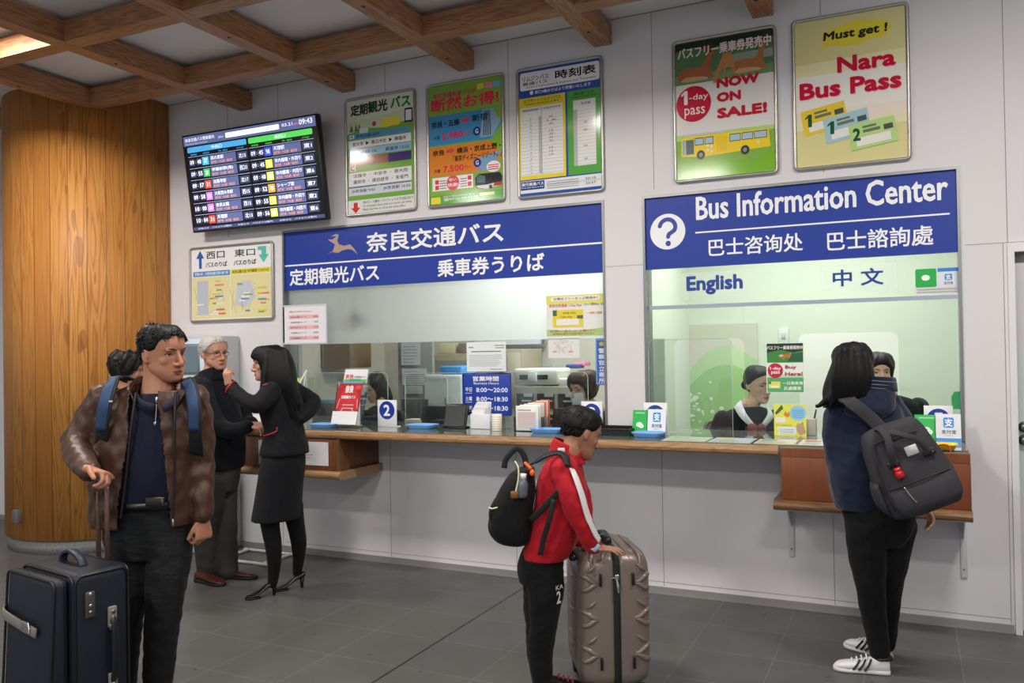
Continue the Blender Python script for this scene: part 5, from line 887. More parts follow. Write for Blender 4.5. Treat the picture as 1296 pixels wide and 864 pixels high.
class Fig:
    def __init__(s, label, px, depth, name='person'):
        s.d = depth; b = dp(px, 500, depth); s.base = (float(b[0]), float(b[1]), 0.); s.root = thing(name, label, 'person', s.base); s.body = MB()
    def J(s, px, py, dd=0): return dp(px, py, s.d+dd)
    def arm(s, mb, pts, rads, skin_k=.62): mb.limb(pts, rads, 16, 5); s.body.limb(pts, [r*skin_k for r in rads], 12, 5)
    def legs(s, mb, pts, rads, skin_k=.75): mb.limb(pts, rads, 18, 5); s.body.limb(pts, [r*skin_k for r in rads], 12, 5)
    def torso(s, mb, rows, shrink=.8):
        mb.loft(rows, 30, sub=4); s.body.loft([(r[0], r[1], r[2], r[3]*shrink, r[4]*shrink, r[5]*shrink)+tuple(r[6:]) for r in rows], 20, sub=3)
    def finish(s, m, head=None, voxel=.0042):
        return remesh(s.body, 'body', m, s.root, voxel, 3, head.sockets if head else None)
def cutout(o, mask):
    """opens a garment where mask(world coords) is true"""
    bm = bmesh.new(); bm.from_mesh(o.data); b = np.array(o['_b']); co = np.array([v.co for v in bm.verts])+b; k = mask(co)
    bmesh.ops.delete(bm, geom=[v for v, q in zip(bm.verts, k) if q], context='VERTS'); bm.to_mesh(o.data); bm.free()
    md = o.modifiers.new('thickness', 'SOLIDIFY'); md.thickness = .007; md.offset = -1
def strap(name, pts, w, th, m, parent, up=None, build=True, mb=None):
    """flat webbing band through pts; up = band normal hints"""
    P = catmull(pts, 6); b = mb or MB(); R = []
    for i, p in enumerate(P):
        t = nrm(P[min(i+1, len(P)-1)]-P[max(0, i-1)]); n = nrm(up[min(len(up)-1, int(i/6+.5))] if up is not None else ed); sd = nrm(np.cross(t, n)); n = np.cross(sd, t)
        R.append([p+sd*w/2*a+n*th/2*c for a, c in ((-1, -.6), (-.9, -1), (.9, -1), (1, -.6), (1, .6), (.9, 1), (-.9, 1), (-1, .6))])
    b.rings(R); return b.build(name, m, parent=parent) if build else b
# ---------------------------------------------------------------- the man with the navy suitcase
m_leather = mat('brown_leather', '#462c20', .46, spec=.4, bump=(30, .28, .012, (1, 1, .8)), var=(9, '#38231a', .6))
m_navypolo = cloth('navy_polo_knit', '#11162c', .8, .35, 14); m_slack = cloth('charcoal_trousers', '#17191c', .75, .55, 16, (1, 1, 1.6)); m_blackleather = mat('black_leather', '#0f0f11', .35); m_rubber = mat('dark_rubber', '#131315', .7)
m_silver = mat('silver_metal', '#c4c2bd', .25, 1); m_navyweb = mat('navy_webbing', '#1f3a5f', .7, bump=(200, .2, .001)); m_blackweb = mat('black_webbing', '#0e0f12', .7)
def short_hair(dg): return float(np.interp(dg, [0, 30, 52, 68, 82, 100, 118, 180], [.072, .066, .05, .012, .004, -.012, -.055, -.066]))
f = Fig('man in a brown leather jacket holding the grip of the navy suitcase', 205, 3.8); J = f.J; S, F = axes(8)
H = Head(J(206.5, 447), 64, 5, 3, 1.10, 1.05); H.flesh(f.body, J(200, 508), .070, 1.15)
sh = MB(); f.torso(sh, [(J(203, 497), S, F, .085, .08, .08), (J(202, 512), S, F, .17, .11, .10, 2.4), (J(197, 545), S, F, .20, .135, .12, 2.4), (J(193, 590), S, F, .20, .15, .12, 2.3), (J(191, 626), S, F, .190, .142, .12, 2.3), (J(191, 634), S, F, .180, .128, .11, 2.3)], .82)
remesh(sh, 'polo_shirt', m_navypolo, f.root, .007, 4, folds(.003, .12, 2))
jk = MB(); jk.loft([(J(203, 482), S, F, .085, .085, .09), (J(199, 490), S, F, .15, .10, .11, 2.2), (J(195, 500), S, F, .20, .12, .125, 2.3), (J(193, 520), S, F, .225, .14, .135, 2.5), (J(190, 550), S, F, .235, .158, .142, 2.5), (J(186, 600), S, F, .238, .172, .142, 2.4), (J(184, 640), S, F, .240, .168, .142, 2.4), (J(184, 662), S, F, .232, .158, .138, 2.4)], 34, sub=4)
RA = [J(133, 507), J(110, 540, -.02), J(97, 563, -.06), J(104, 583, -.22), J(113, 596, -.32)]; LA = [J(242, 506), J(251, 545, .02), J(255, 585, .02), J(256, 622, -.01), J(257, 650, -.03)]
f.arm(jk, RA, [.082, .072, .066, .056, .047]); f.arm(jk, LA, [.082, .070, .062, .054, .048])
wr = folds(.007, .07, 4)
jo = remesh(jk, 'leather_jacket', m_leather, f.root, .007, 5, wr)
O0 = J(190, 560)
def jopen(co):
    d = co-O0; x = d@S; y = d@F; z = co[:, 2]; l = np.interp(z, [.80, 1.0, 1.25, 1.42], [-.105, -.085, -.045, -.05]); r = np.interp(z, [.80, 1.0, 1.25, 1.42], [.118, .112, .090, .065]); return ((y > .02) & (x > l) & (x < r)) | ((z > 1.45) & (np.abs(x-.05) < .085)) | ((z < .80) & (np.abs(x) < .25) & (y < .2) & (y > -.2))
cutout(jo, jopen)
zp = MB()
for a in (((172, 498), (166, 540), (160, 600), (153, 655)), ((222, 497), (221, 540), (221, 600), (219, 655))): zp.limb([J(x, y, -.135-.03*(y > 510)) for x, y in a], [.006]*4, 6, 4)
zp.build('front_zip', mat('dark_zip', '#2b2320', .4, .4), parent=f.root); zz = MB(); zz.rbox((-.004, -.003, -.016), (.004, .003, .016), .002, 1, None, (J(219, 661, -.17), er, ed, ez)).build('zip_pull', m_silver, parent=f.root)
cl = MB()   # stand-up collar: two leaning flaps
for a in ([(186, 474, .05), (172, 478, -.02), (163, 490, -.10), (168, 506, -.15)], [(226, 478, .04), (236, 482, -.02), (238, 490, -.09), (226, 508, -.15)]):
    P0 = [J(x, y, d) for x, y, d in a]; P1 = [J(x+(6 if x < 200 else -6), y+14, d+.02) for x, y, d in a]; A_, B_ = catmull(P0, 4), catmull(P1, 4); cl.rings([[p, q, q+ed*.012, p+ed*.012] for p, q in zip(A_, B_)])
cl.build('jacket_collar', m_leather, parent=f.root); pc = MB()
for a in ([(183, 480, -.0), (174, 492, -.07), (178, 505, -.13), (196, 512, -.15)], [(222, 484, -.0), (224, 494, -.07), (220, 506, -.12), (204, 513, -.15)]):
    P0 = [J(x, y, d) for x, y, d in a]; P1 = [J(x+(-3 if x < 200 else 3), y+9, d-.012) for x, y, d in a]; A_, B_ = catmull(P0, 4), catmull(P1, 4); pc.rings([[p, q, q+ed*.008, p+ed*.008] for p, q in zip(A_, B_)])
pc.build('polo_collar', m_navypolo, parent=f.root)
z_ = MB(); z_.limb([J(198, 512, -.145), J(197.5, 524, -.15), J(196.5, 535, -.152)], [.0025]*3, 6, 3).rbox((-.005, -.003, -.012), (.005, .003, .012), .002, 1, None, (J(198, 506, -.148), er, ed, ez)).rbox((-.005, -.003, -.008), (.005, .003, .008), .002, 1, None, (J(196, 536, -.155), er, ed, ez)); z_.build('collar_zip', m_silver, parent=f.root)
tr = MB(); f.torso(tr, [(J(191, 631), S, F, .190, .140, .12, 2.3), (J(191, 650), S, F, .195, .13, .13, 2.3), (J(190, 680), S, F, .198, .125, .135, 2.3), (J(190, 703), S, F, .17, .11, .12, 2.2)], .85)
f.legs(tr, [J(168, 680), J(164, 715, -.01), J(161, 760, -.02), J(157, 820, .03), J(154, 868, .05)], [.105, .094, .078, .070, .062]); f.legs(tr, [J(214, 680), J(213, 715, -.02), J(208, 760, -.04), J(203, 815, -.01), J(199, 868, .02)], [.108, .098, .084, .074, .066])
remesh(tr, 'trousers', m_slack, f.root, .008, 4, folds(.0045, .08, 7))
bl = MB(); ring = []
for zf, off in ((634, 0),):
    c = J(191, zf); R = []
    for th in np.linspace(0, 2*PI, 41): p = c+S*.196*math.cos(th)+F*(.145 if math.sin(th) > 0 else .125)*math.sin(th); n_ = nrm(S*math.cos(th)+F*math.sin(th)); R.append([p-ez*.018, p-ez*.018+n_*.006, p+ez*.018+n_*.006, p+ez*.018])
    bl.rings(R, None, False)
bo = bl.build('belt', m_blackleather, parent=f.root); MB().rbox((-.042, -.012, -.020), (.042, .0, .020), .004, 2, None, (J(197, 634, -.152), er, ed, ez)).rbox((.02, -.015, -.016), (.036, -.011, .016), .002, 1, mat('buckle_dark', '#4a463f', .3, .9), (J(197, 634, -.152), er, ed, ez)).build('buckle', m_silver, parent=bo)
# hands: one closed on the grip, one hanging with something small
GR = J(128, 601, -.40)
hand(f.body, J(112, 594, -.34), er*.92-ez*.22-ed*.25, -ez*.85+ed*.3, -ed*.8+er*.35+ez*.2, (55, 70, 45), 1.08, .4, (.75, .5, .35)); hand(f.body, J(257, 653, -.03), -ez*1.0+er*.05-ed*.05, -er*.6+ed*.6, -ed*.75-er*.5, (45, 60, 35), 1.05, .4, (.8, .35, .45))
sk = skin('#a9755c'); f.finish(sk, H)
hr = MB(); H.cap(hr, short_hair, .011, .0025, 3, lambda dg, z: .9*max(0, (z-.085)/.031)+(-.55 if z < .02 else 0)); ho = remesh(hr, 'hair', hairm('#0a090a'), f.root, .005, 2); tufts(H, lambda g: short_hair(g)+(.02 if 60 < g else 0), ho, hairm('#0a090a'), 1500, .018, .013, 5, (0, .5, -.3)); H.face(f.root, '#191310', '#8a4a42', .75)
for e in (-1, 1): pass
shoe(f.root, J(203, 880, .06), -ed*.9+er*.15, .28, m_blackleather, m_rubber, 'shoe', .05); shoe(f.root, J(153, 880, .10), -ed*.95-er*.2, .28, m_blackleather, m_rubber, 'shoe', .05)
# his backpack: straps over both shoulders, bag behind
t = thing('backpack', 'navy backpack worn by the man in the brown leather jacket', 'backpack', tuple(J(190, 560, .26)))
remesh(MB().loft([(J(190, 500, .20), S, F, .12, .05, .07, 3), (J(190, 530, .22), S, F, .15, .06, .10, 3), (J(188, 590, .24), S, F, .16, .07, .12, 3), (J(187, 640, .23), S, F, .15, .06, .09, 3)], 24), 'bag', mat('navy_canvas', '#16202f', .8, bump=(60, .3, .003)), t, .008, 3)
for pts in ([(162, 480, .10), (148, 478, -.03), (140, 488, -.12), (133, 512, -.175), (129, 545, -.165), (130, 575, -.10)], [(230, 482, .10), (238, 483, -.03), (242, 492, -.12), (246, 515, -.17), (247, 545, -.16), (249, 575, -.08)]):
    P_ = [J(*q) for q in pts]; so_ = strap('strap', P_, .062, .014, m_blackweb, t, [ez, ez-ed, -ed, -ed, -ed-er*.2, -ed]); strap('strap_pad', [p+nrm(ez*.3-ed)*.011 for p in P_[1:5]], .046, .012, m_navyweb, so_, [ez-ed, -ed, -ed, -ed, -ed])
lb = MB(); lb.rbox((-.022, -.002, -.004), (.022, .002, .004), .001, 1, None, (J(136, 508, -.185), er, ed, ez)).build('light_tag', pm('#b9b4a8'), parent=t)

# ---------------------------------------------------------------- navy suitcase
B_ = fp(92, 729, .74); sx = nrm([.985, -.17, 0]); sy = nrm([.17, .985, 0]); WX, DY = .425, .24
O = np.array([B_[0], B_[1], 0])-sx*WX
t = thing('suitcase', 'upright navy fabric suitcase with a front pocket and grey carry strap', 'suitcase', tuple(O+sx*WX/2+sy*DY/2))
m_nylon = mat('navy_nylon', '#0f1523', .55, spec=.4, bump=(420, .15, .0006)); m_pipe = mat('black_piping', '#0b0d13', .4); m_grip = mat('grey_leather', '#77706a', .45)
Fr = (O, sx, sy, ez)
MB().rbox((0, 0, .065), (WX, DY, .74), .035, 4, None, Fr).build('shell', m_nylon, parent=t)
def pk(p): return np.array([p[0], p[1]-(.030*(1-min(1, max(0, (p[2]-.10)/.6)))*(p[1] < -.03)), p[2]])
po = MB().rbox((.012, -.060, .075), (WX-.022, -.0, .725), .025, 3, None, Fr, pk).build('front_pocket', m_nylon, parent=t)
pp = MB()
def loop(b, x0, x1, z0, z1, y, r, c=.03, face='y', yo=0):
    pts = []
    for cx_, cz_, a in ((x1-c, z0+c, -90), (x1-c, z1-c, 0), (x0+c, z1-c, 90), (x0+c, z0+c, 180)):
        for i in range(5): th = math.radians(a+22.5*i); u, z = cx_+c*math.cos(th), cz_+c*math.sin(th); pts.append(O+(sx*u+sy*(y(z) if callable(y) else y) if face == 'y' else sx*y+sy*u)+ez*z)
    b.limb(pts+[pts[0], pts[1]], [r]*(len(pts)+2), 6, 1, None, False)
loop(pp, .014, WX-.024, .077, .723, lambda z: -.060-.030*(1-min(1, max(0, (z-.1)/.6))), .0055); loop(pp, .014, WX-.024, .077, .723, -.028, .005); loop(pp, .008, WX-.008, .073, .732, .004, .0055, .034); loop(pp, .010, DY-.010, .075, .730, WX-.004, .005, .034, face='x'); loop(pp, .008, WX-.008, .073, .732, DY-.006, .005, .034)
pp.build('piping', m_pipe, parent=t)
# side lock, carry handle, top handle, band with buckle, zip pull
lk = MB().rbox((WX-.002, .045, .56), (WX+.012, .085, .665), .006, 2, None, Fr).build('combination_lock', mat('lock_grey', '#4c4741', .4, .3), parent=t); dl = MB()
for z in (.585, .61, .655): dl.ell(O+sx*(WX+.012)+sy*.065+ez*z, .003, .008, .006, sx, sy, ez)
dl.build('dial', m_silver, parent=lk)
def sp3(u, v, z): return O+sx*u+sy*v+ez*z
hd = MB(); hd.limb([sp3(WX+.004, .155, .55), sp3(WX+.022, .155, .51), sp3(WX+.028, .155, .41), sp3(WX+.022, .155, .31), sp3(WX+.004, .155, .27)], [.013, .014, .016, .014, .013], 10, 4, flat=.6, ref=sx); ho = hd.build('side_handle', m_pipe, parent=t)
ml = MB()
for z in (.50, .23): ml.rbox((WX-.001, .137, z), (WX+.016, .173, z+.085), .006, 2, None, Fr)
ml.build('handle_mount', m_grip, parent=ho); rv = MB()
for z in (.565, .54, .27, .245): rv.cyl(sp3(WX+.015, .155, z), sp3(WX+.019, .155, z), .009, n=14)
rv.rbox((WX+.012, .138, .492), (WX+.022, .172, .518), .004, 1, None, Fr); rv.build('rivet', mat('dark_rivet', '#8a837a', .3, .9), parent=ho)
strap('top_handle', [sp3(.13, DY*.45, .738), sp3(.145, DY*.45, .772), sp3(.20, DY*.45, .79), sp3(.27, DY*.45, .772), sp3(.30, DY*.45, .738)], .032, .014, mat('navy_handle', '#1b2438', .5), t, [-sx, -sx+ez, ez, sx+ez, sx]); rb = MB()
strap('carry_band', [sp3(.0, .05, .565), sp3(-.012, -.04, .56), sp3(.03, -.085, .553), sp3(.15, -.088, .535), sp3(.30, -.082, .515)], .040, .008, m_grip, t, [-sx, -sx-sy, -sy, -sy, -sy]); bk = MB().rbox((.205, -.098, .508), (.265, -.086, .556), .006, 2, None, Fr).build('band_buckle', m_silver, parent=t)
zl = MB(); zl.limb([sp3(WX-.008, -.045, .30), sp3(WX-.006, -.05, .26), sp3(WX-.006, -.05, .215)], [.006, .008, .007], 8, 3); zl.build('zip_pull', m_silver, parent=t)
m_rod = mat('rose_brown_rod', '#6f5550', .3, .7); rd = []
GT = GR[2]; b0, b1 = fp(122, 699, .745), fp(139, 706, .745); gv = nrm([*(b1-b0)[:2], 0]); mid = (b0+b1)/2; tx = np.array([GR[0]-mid[0], GR[1]-mid[1], 0])*.0
ROFF = dp(130, 607, float((np.array([mid[0], mid[1], 1.0])-CAM)@_fw)); GT = ROFF[2]
for q in (-1, 1):
    p = mid+gv*q*.052; MB().rbox((-.011, -.008, .70), (.011, .008, GT), .003, 1, None, (np.array([p[0], p[1], 0]), gv, np.cross(ez, gv), ez)).build('trolley_rod', m_rod, parent=t)
g_ = MB().rbox((-.075, -.016, GT-.012), (.075, .016, GT+.016), .010, 3, None, (np.array([mid[0], mid[1], 0]), gv, np.cross(ez, gv), ez)).build('grip', m_pipe, parent=t)
for u, v in ((.03, .02), (WX-.03, .02), (.03, DY-.02), (WX-.03, DY-.02)):
    wq = sp3(u, v, .032); MB().cyl(wq-sx*.014, wq+sx*.014, .030, n=18).build('wheel', m_rubber, parent=t)
fb = MB().rbox((.02, .01, .05), (WX-.02, DY-.01, .07), .006, 1, None, Fr).build('base', m_pipe, parent=t)

# ---------------------------------------------------------------- the boy in the red jacket
m_red = mat('red_tracksuit', '#a81020', .75, spec=.25, bump=(13, .5, .02, (1, 1, .7)), sheen=.05); m_blk_cl = cloth('black_cotton', '#0b0b0d', .85, .5, 15); m_wcl = mat('white_stripe_cloth', '#d9d4d4', .7, bump=(13, .3, .01))
f = Fig('boy in a red and white track jacket leaning on the taupe suitcase', 700, 3.85); J = f.J; S, F = axes(84); S2, F2 = axes(80)
H = Head(J(735, 547, 0), 114, 22, -4, .99, 1.06); H.flesh(f.body, J(716, 584), .047, .92)
jk = MB(); f.torso(jk, [(J(724, 568), S, F, .062, .062, .066), (J(716, 581), S, F, .10, .075, .085, 2.2), (J(711, 596), S, F, .145, .095, .10, 2.3), (J(709, 625), S, F, .155, .125, .115, 2.3), (J(705, 660), S, F, .150, .125, .118, 2.3), (J(697, 688), S, F, .145, .115, .118, 2.3), (J(692, 704), S, F, .135, .095, .112, 2.3)], .78)
RA = [J(713, 594, -.13), J(722, 622, -.17), J(731, 649, -.18), J(742, 673, -.17), J(751, 690, -.15)]; LA = [J(722, 594, .13), J(734, 630, .15), J(738, 660, .12), J(733, 682, .05)]
f.arm(jk, RA, [.064, .058, .053, .046, .039]); f.arm(jk, LA, [.060, .054, .048, .040])
remesh(jk, 'track_jacket', m_red, f.root, .006, 5, folds(.0045, .07, 9)); tc = MB()
cr_ = [(J(726, 563), .058), (J(730, 571), .062)]; tc.loft([(J(717, 585), S, F-ez*.1, .088, .085, .088), (J(718, 572), S, F-ez*.35, .072, .070, .078), (J(720, 561), S, F-ez*.45, .064, .062, .070)], 24, cap=False); co_ = tc.build('jacket_collar', m_red, parent=f.root); co_.modifiers.new('thickness', 'SOLIDIFY').thickness = .006
RS = [J(717, 580, -.135), J(727, 600, -.20), J(736, 625, -.226), J(743, 650, -.222), J(752, 672, -.205), J(759, 684, -.18)]
strap('sleeve_stripe', RS, .030, .006, m_wcl, f.root, [ez-ed*.5+er*.3, er*.8-ed, er*.8-ed, er*.8-ed, er*.9-ed*.8+ez*.2, er-ed*.8+ez*.3]); MB().rbox((-.016, -.003, -.010), (.016, .003, .010), .002, 1, None, (J(710.5, 569.5, -.088), er, ed, ez)).build('collar_tag', pm('#dcdcde'), parent=f.root)
tr = MB(); f.torso(tr, [(J(690, 694), S, F, .125, .09, .105), (J(687, 715), S, F, .13, .095, .115), (J(686, 735), S, F, .12, .09, .105)], .85)
f.legs(tr, [J(690, 725, -.05), J(690, 752, -.06), J(688, 785, -.06), J(684, 825, -.04), J(687, 862, -.03)], [.088, .082, .066, .058, .048]); f.legs(tr, [J(684, 725, .06), J(682, 760, .07), J(682, 790, .08), J(681, 825, .09), J(688, 858, .10)], [.084, .076, .062, .054, .046])
remesh(tr, 'track_trousers', m_blk_cl, f.root, .006, 4, folds(.004, .07, 5))
hand(f.body, J(752, 693, -.16), er*.95-ez*.05-ed*.10, -ez, ed*.9+er*.1, (8, 14, 10), .82, 1.2, (.6, .8, .1)); hand(f.body, J(734, 686, .05), er*.4-ez*.6, er*.8+ez*.3, -ed, (50, 60, 40), .80, .4)
sk = skin('#a2735c'); f.finish(sk, H)
hr = MB(); H.cap(hr, lambda dg: float(np.interp(dg, [0, 30, 52, 66, 82, 100, 118, 180], [.060, .056, .045, .012, .004, -.012, -.045, -.055])), .012, .0015, 8, lambda dg, z: -.5 if z < .0 else 0); ho = remesh(hr, 'hair', hairm('#0b0a0a'), f.root, .005, 2); tufts(H, lambda dg: float(np.interp(dg, [0, 30, 52, 66, 82, 100, 118, 180], [.062, .058, .05, .03, .02, .0, -.03, -.04])), ho, hairm('#0b0a0a'), 1500, .013, .011, 6, (0, .35, -.6)); H.face(f.root, '#191310', '#8a4e44', .85)
wt = MB(); c_ = J(751, 690, -.15); wd = nrm(er*.75-ez*.62+ed*.1); wt.rings([[c_+nrm(np.cross(wd, ed))*.036*math.cos(a)+nrm(np.cross(wd, np.cross(wd, ed)))*.036*math.sin(a)+wd*h_ for a in np.linspace(0, 2*PI, 21)[:-1]] for h_ in (-.012, .012)], None, False)
wo = wt.build('watch', m_blk, parent=f.root); wo.modifiers.new('thickness', 'SOLIDIFY').thickness = .006; MB().rbox((-.014, -.004, -.02), (.014, .004, .02), .003, 1, None, (c_-ed*.036+er*.006, wd, ed, nrm(np.cross(wd, ed)))).build('watch_face', mat('pale_blue_plastic', '#9fc0dc', .3), parent=wo)
P = Panel(J(703, 747, -.165), er*.02+ed*.03, ez*.05, .003); P.N = nrm(er*.75-ed*.7); P.U = nrm(er*.7+ed*.75)*.05
P.V = ez*.02; P.text('KA', .0, 0, 1, 1, '#c9c9c9', 1, .02); P.o = J(702, 765, -.165); P.V = ez*.055; P.text('2', .2, 0, .8, 1, '#c9c9c9', 1, .03); P.build(f.root, 'print', 'lettering')
m_sneak = mat('dark_sneaker', '#1a1718', .6); m_lace = mat('orange_lace', '#d8492c', .6)
for px, dd, di in ((680, -.05, er*.95+ed*.1), (688, .10, er*.95-ed*.1)):
    so_ = shoe(f.root, J(px-3, 880, dd), di, .215, m_sneak, mat('sole_red', '#a8352a', .6), 'sneaker', .040, .066); b = MB(); h0 = J(px-3, 880, dd); h0[2] = 0
    for i in range(4): p = h0+nrm(di)*(.085+.022*i)+ez*(.066-.008*i); b.limb([p-np.cross(di, ez)*.022, p+ez*.006, p+np.cross(di, ez)*.022], [.0045]*3, 6, 3)
    b.limb([h0+ez*.045+np.cross(di, ez)*.02, h0-nrm(di)*.004+ez*.06, h0+ez*.045-np.cross(di, ez)*.02], [.006]*3, 6, 3); b.build('lace', m_lace, parent=so_)
t = thing('paper_slip', "white slip held in the boy's far hand above the taupe suitcase", 'paper', tuple(J(750, 678, .0))); MB().frame(J(737, 684, .03), nrm(er*.9+ez*.28), nrm(ed-ez*.3), nrm(np.cross(er, ed)), (0, -.02, 0), (.095, .03, .0012)).build('sheet', pm('#e6e6ea'), parent=t)
# boy's backpack
t = thing('backpack', 'black rucksack with a loop handle on the boy in the red jacket', 'backpack', tuple(J(646, 630, -.02)))
m_bp = cloth('black_canvas', '#0c0c0e', .8, .4, 20); ax_ = nrm(er*.18+ez*1.0)
def bq(px, py, dd=0): return J(px, py, dd)
bg = MB(); bg.loft([(bq(667, 592), S, F, .085, .030, .030, 2.6), (bq(661, 600), S, F, .115, .055, .06, 2.8), (bq(654, 622), S, F, .135, .085, .085, 3), (bq(648, 648), S, F, .14, .095, .098, 3), (bq(646, 668), S, F, .138, .10, .098, 3), (bq(650, 682), S, F, .118, .085, .078, 2.6), (bq(655, 688), S, F, .06, .04, .04, 2.2)], 28); remesh(bg, 'bag', m_bp, t, .006, 4, folds(.003, .09, 21))
fp_ = MB().loft([(bq(630, 630, -.0), S, F, .095, .02, .014, 3), (bq(627, 645, -.0), S, F, .105, .03, .026, 3), (bq(629, 664, -.0), S, F, .10, .03, .02, 3), (bq(636, 674, -.0), S, F, .08, .02, .012, 3)], 20); po = remesh(fp_, 'front_pocket', m_bp, t, .006, 3)
MB().limb([bq(619, 642, -.10), bq(623, 643.5, -.12), bq(629, 642, -.13)], [.0035]*3, 6, 3).build('pocket_zip', mat('cream_zip', '#d9d2b0', .4), parent=po)
MB().limb([bq(652, 584, -.135), bq(656, 592, -.145), bq(656, 606, -.15), bq(653, 621, -.15)], [.0038]*4, 6, 4).build('side_zip', mat('cream_zip', '#d9d2b0', .4), parent=t); MB().rbox((-.017, -.004, -.016), (.017, .004, .016), .003, 1, None, (bq(651, 626, -.155), er, ed, ez)).build('leather_tab', mat('tan_leather', '#7d4b26', .5), parent=t)
for dd in (-.07, .04): strap('loop_handle', [bq(638, 592, dd), bq(641, 580, dd), bq(654, 567.5, dd), bq(663, 576, dd), bq(666, 590, dd)], .026, .006, m_blackweb, t, [-ed, -ed, -ed, -ed, -ed])
strap('shoulder_strap', [bq(668, 590, -.11), bq(690, 577, -.13), bq(704, 573, -.13), bq(715, 577, -.165), bq(719, 590, -.20)], .036, .010, m_blackweb, t, [ez, ez-ed*.3, ez-ed*.4, er*.3+ez-ed*.6, er*.7-ed]); strap('lower_strap', [bq(672, 658, -.14), bq(686, 645, -.165), bq(700, 630, -.178), bq(708, 622, -.19)], .030, .006, m_blackweb, t, [-ed]*4); strap('lower_strap', [bq(701, 632, -.19), bq(696, 655, -.19), bq(688, 682, -.17), bq(684, 702, -.158)], .024, .005, m_blackweb, t, [-ed]*4)
tg = MB(); tg.limb([bq(665, 586, -.12), bq(671, 592, -.13)], [.008, .009], 8, 3).ell(bq(673.5, 598, -.135), .012, .008, .015).build('orange_tag', mat('orange_plastic', '#e8641e', .4), parent=t)
t = thing('water_bottle', "clear water bottle in the side pocket of the boy's rucksack", 'bottle', tuple(bq(661, 630, -.14))); b0 = bq(660.5, 629, -.135); bu = nrm(er*.08+ez)
MB().limb([b0, b0+bu*.05, b0+bu*.07, b0+bu*.082], [.024, .025, .020, .012], 16, 3, None, False).build('bottle_body', mat('bottle_plastic', '#59636e', .12, spec=.6), parent=t); MB().cyl(b0+bu*.08, b0+bu*.105, .014, n=16).build('cap', mat('bottle_cap_white', '#d4d6da', .4), parent=t)

# ---------------------------------------------------------------- taupe hard-shell suitcase
C0 = fp(780, 706, .66); fx = nrm([.818, .576, 0]); fy = nrm([-.52, .854, 0]); fx = nrm(np.cross(fy, ez)); WX, DY, ZT = .318, .46, .685
O = np.array([C0[0], C0[1], 0])-fx*WX/2; Fr = (O, fx, fy, ez); t = thing('suitcase', 'taupe ribbed hard-shell suitcase with a black zip beside the boy', 'suitcase', tuple(O+fx*WX/2+fy*DY/2))
m_abs = mat('taupe_shell', '#7d7069', .33, spec=.5, metal=.25, bump=(500, .06, .0004))
def tp(u, v, z): return O+fx*u+fy*v+ez*z
for a, b, nm in ((0, WX/2-.012, 'left_shell'), (WX/2+.012, WX, 'right_shell')):
    sh = MB()
    def bulge(p): k = abs(p[0]-WX/2)/(WX/2); s_ = 1-.055*k**3; return np.array([p[0], DY/2+(p[1]-DY/2)*s_, .37+(p[2]-.37)*(1-.035*k**3)])
    rows = []; xs = np.linspace(a, b, 9)
    def ringp(x, ins): 
        k = abs(x-WX/2)/(WX/2); e = ins+.028*k**3.2; r = .075; pts = []
        for cx_, cz_, an in ((DY-r-e, .06+r+e, -90), (DY-r-e, ZT-r-e, 0), (r+e, ZT-r-e, 90), (r+e, .06+r+e, 180)):
            for i in range(6): th = math.radians(an+18*i); pts.append(tp(x, cx_+r*math.cos(th), cz_+r*math.sin(th)))
        return pts
    R = [ringp(x, 0) for x in xs]
    outer = b if a > 0 else a
    if a == 0: R = [ringp(-.004, .05), ringp(.0, .018)]+R[1:]
    else: R = R[:-1]+[ringp(WX, .018), ringp(WX+.004, .05)]
    so_ = sh.rings(R).build('shell_half', m_abs, parent=t); rib = MB(); sd = -1 if a == 0 else 1; xo = (.004 if a == 0 else WX-.004)
    for z in (.20, .36, .52):   # wavy pressed ribs wrapping over the edge
        e0 = .0 if a == 0 else WX
        for dz, amp in ((0, 1), (.05, -1)):
            pts = [tp(WX/2+sd*.088, .008, z+dz+amp*.022), tp(WX/2+sd*.105, .008, z+dz+amp*.018), tp(WX/2+sd*.130, .014, z+dz), tp(WX/2+sd*.148, .033, z+dz-.006*amp), tp(xo-sd*.010, .07, z+dz), tp(xo, .16, z+dz+amp*.02), tp(xo, .28, z+dz), tp(xo, .40, z+dz+amp*.012)]
            rib.limb(pts, [.008]+[.012]*6+[.006], 8, 4)
        rib.limb([tp(WX/2+sd*.098, .005, z+.105), tp(WX/2+sd*.116, .006, z+.09), tp(WX/2+sd*.132, .013, z+.078)], [.006, .009, .006], 8, 4)
    for q in (.05, .10): rib.limb([tp(WX/2+sd*q, .008, .60-.3*(q-.05)), tp(WX/2+sd*(q+.012), .022, .645), tp(WX/2+sd*(q-.002), .085, .679), tp(WX/2+sd*(q-.002), .36, .679)], [.006, .010, .011, .008], 8, 4)
    rib.build('rib', m_abs, parent=so_); ft = MB()
    for z in (.16, .535): ft.rbox((WX/2+sd*.075-.006, -.012, z), (WX/2+sd*.075+.006, .004, z+.058), .005, 2, None, Fr)
    ft.build('bumper', m_blk, parent=so_)
zb = MB(); R = []
for x, ins in ((WX/2-.017, .002), (WX/2-.013, -.004), (WX/2+.013, -.004), (WX/2+.017, .002)):
    r = .075; pts = []
    for cx_, cz_, an in ((DY-r-ins, .06+r+ins, -90), (DY-r-ins, ZT-r-ins, 0), (r+ins, ZT-r-ins, 90), (r+ins, .06+r+ins, 180)):
        for i in range(6): th = math.radians(an+18*i); pts.append(tp(x, cx_+r*math.cos(th), cz_+r*math.sin(th)))
    R.append(pts)
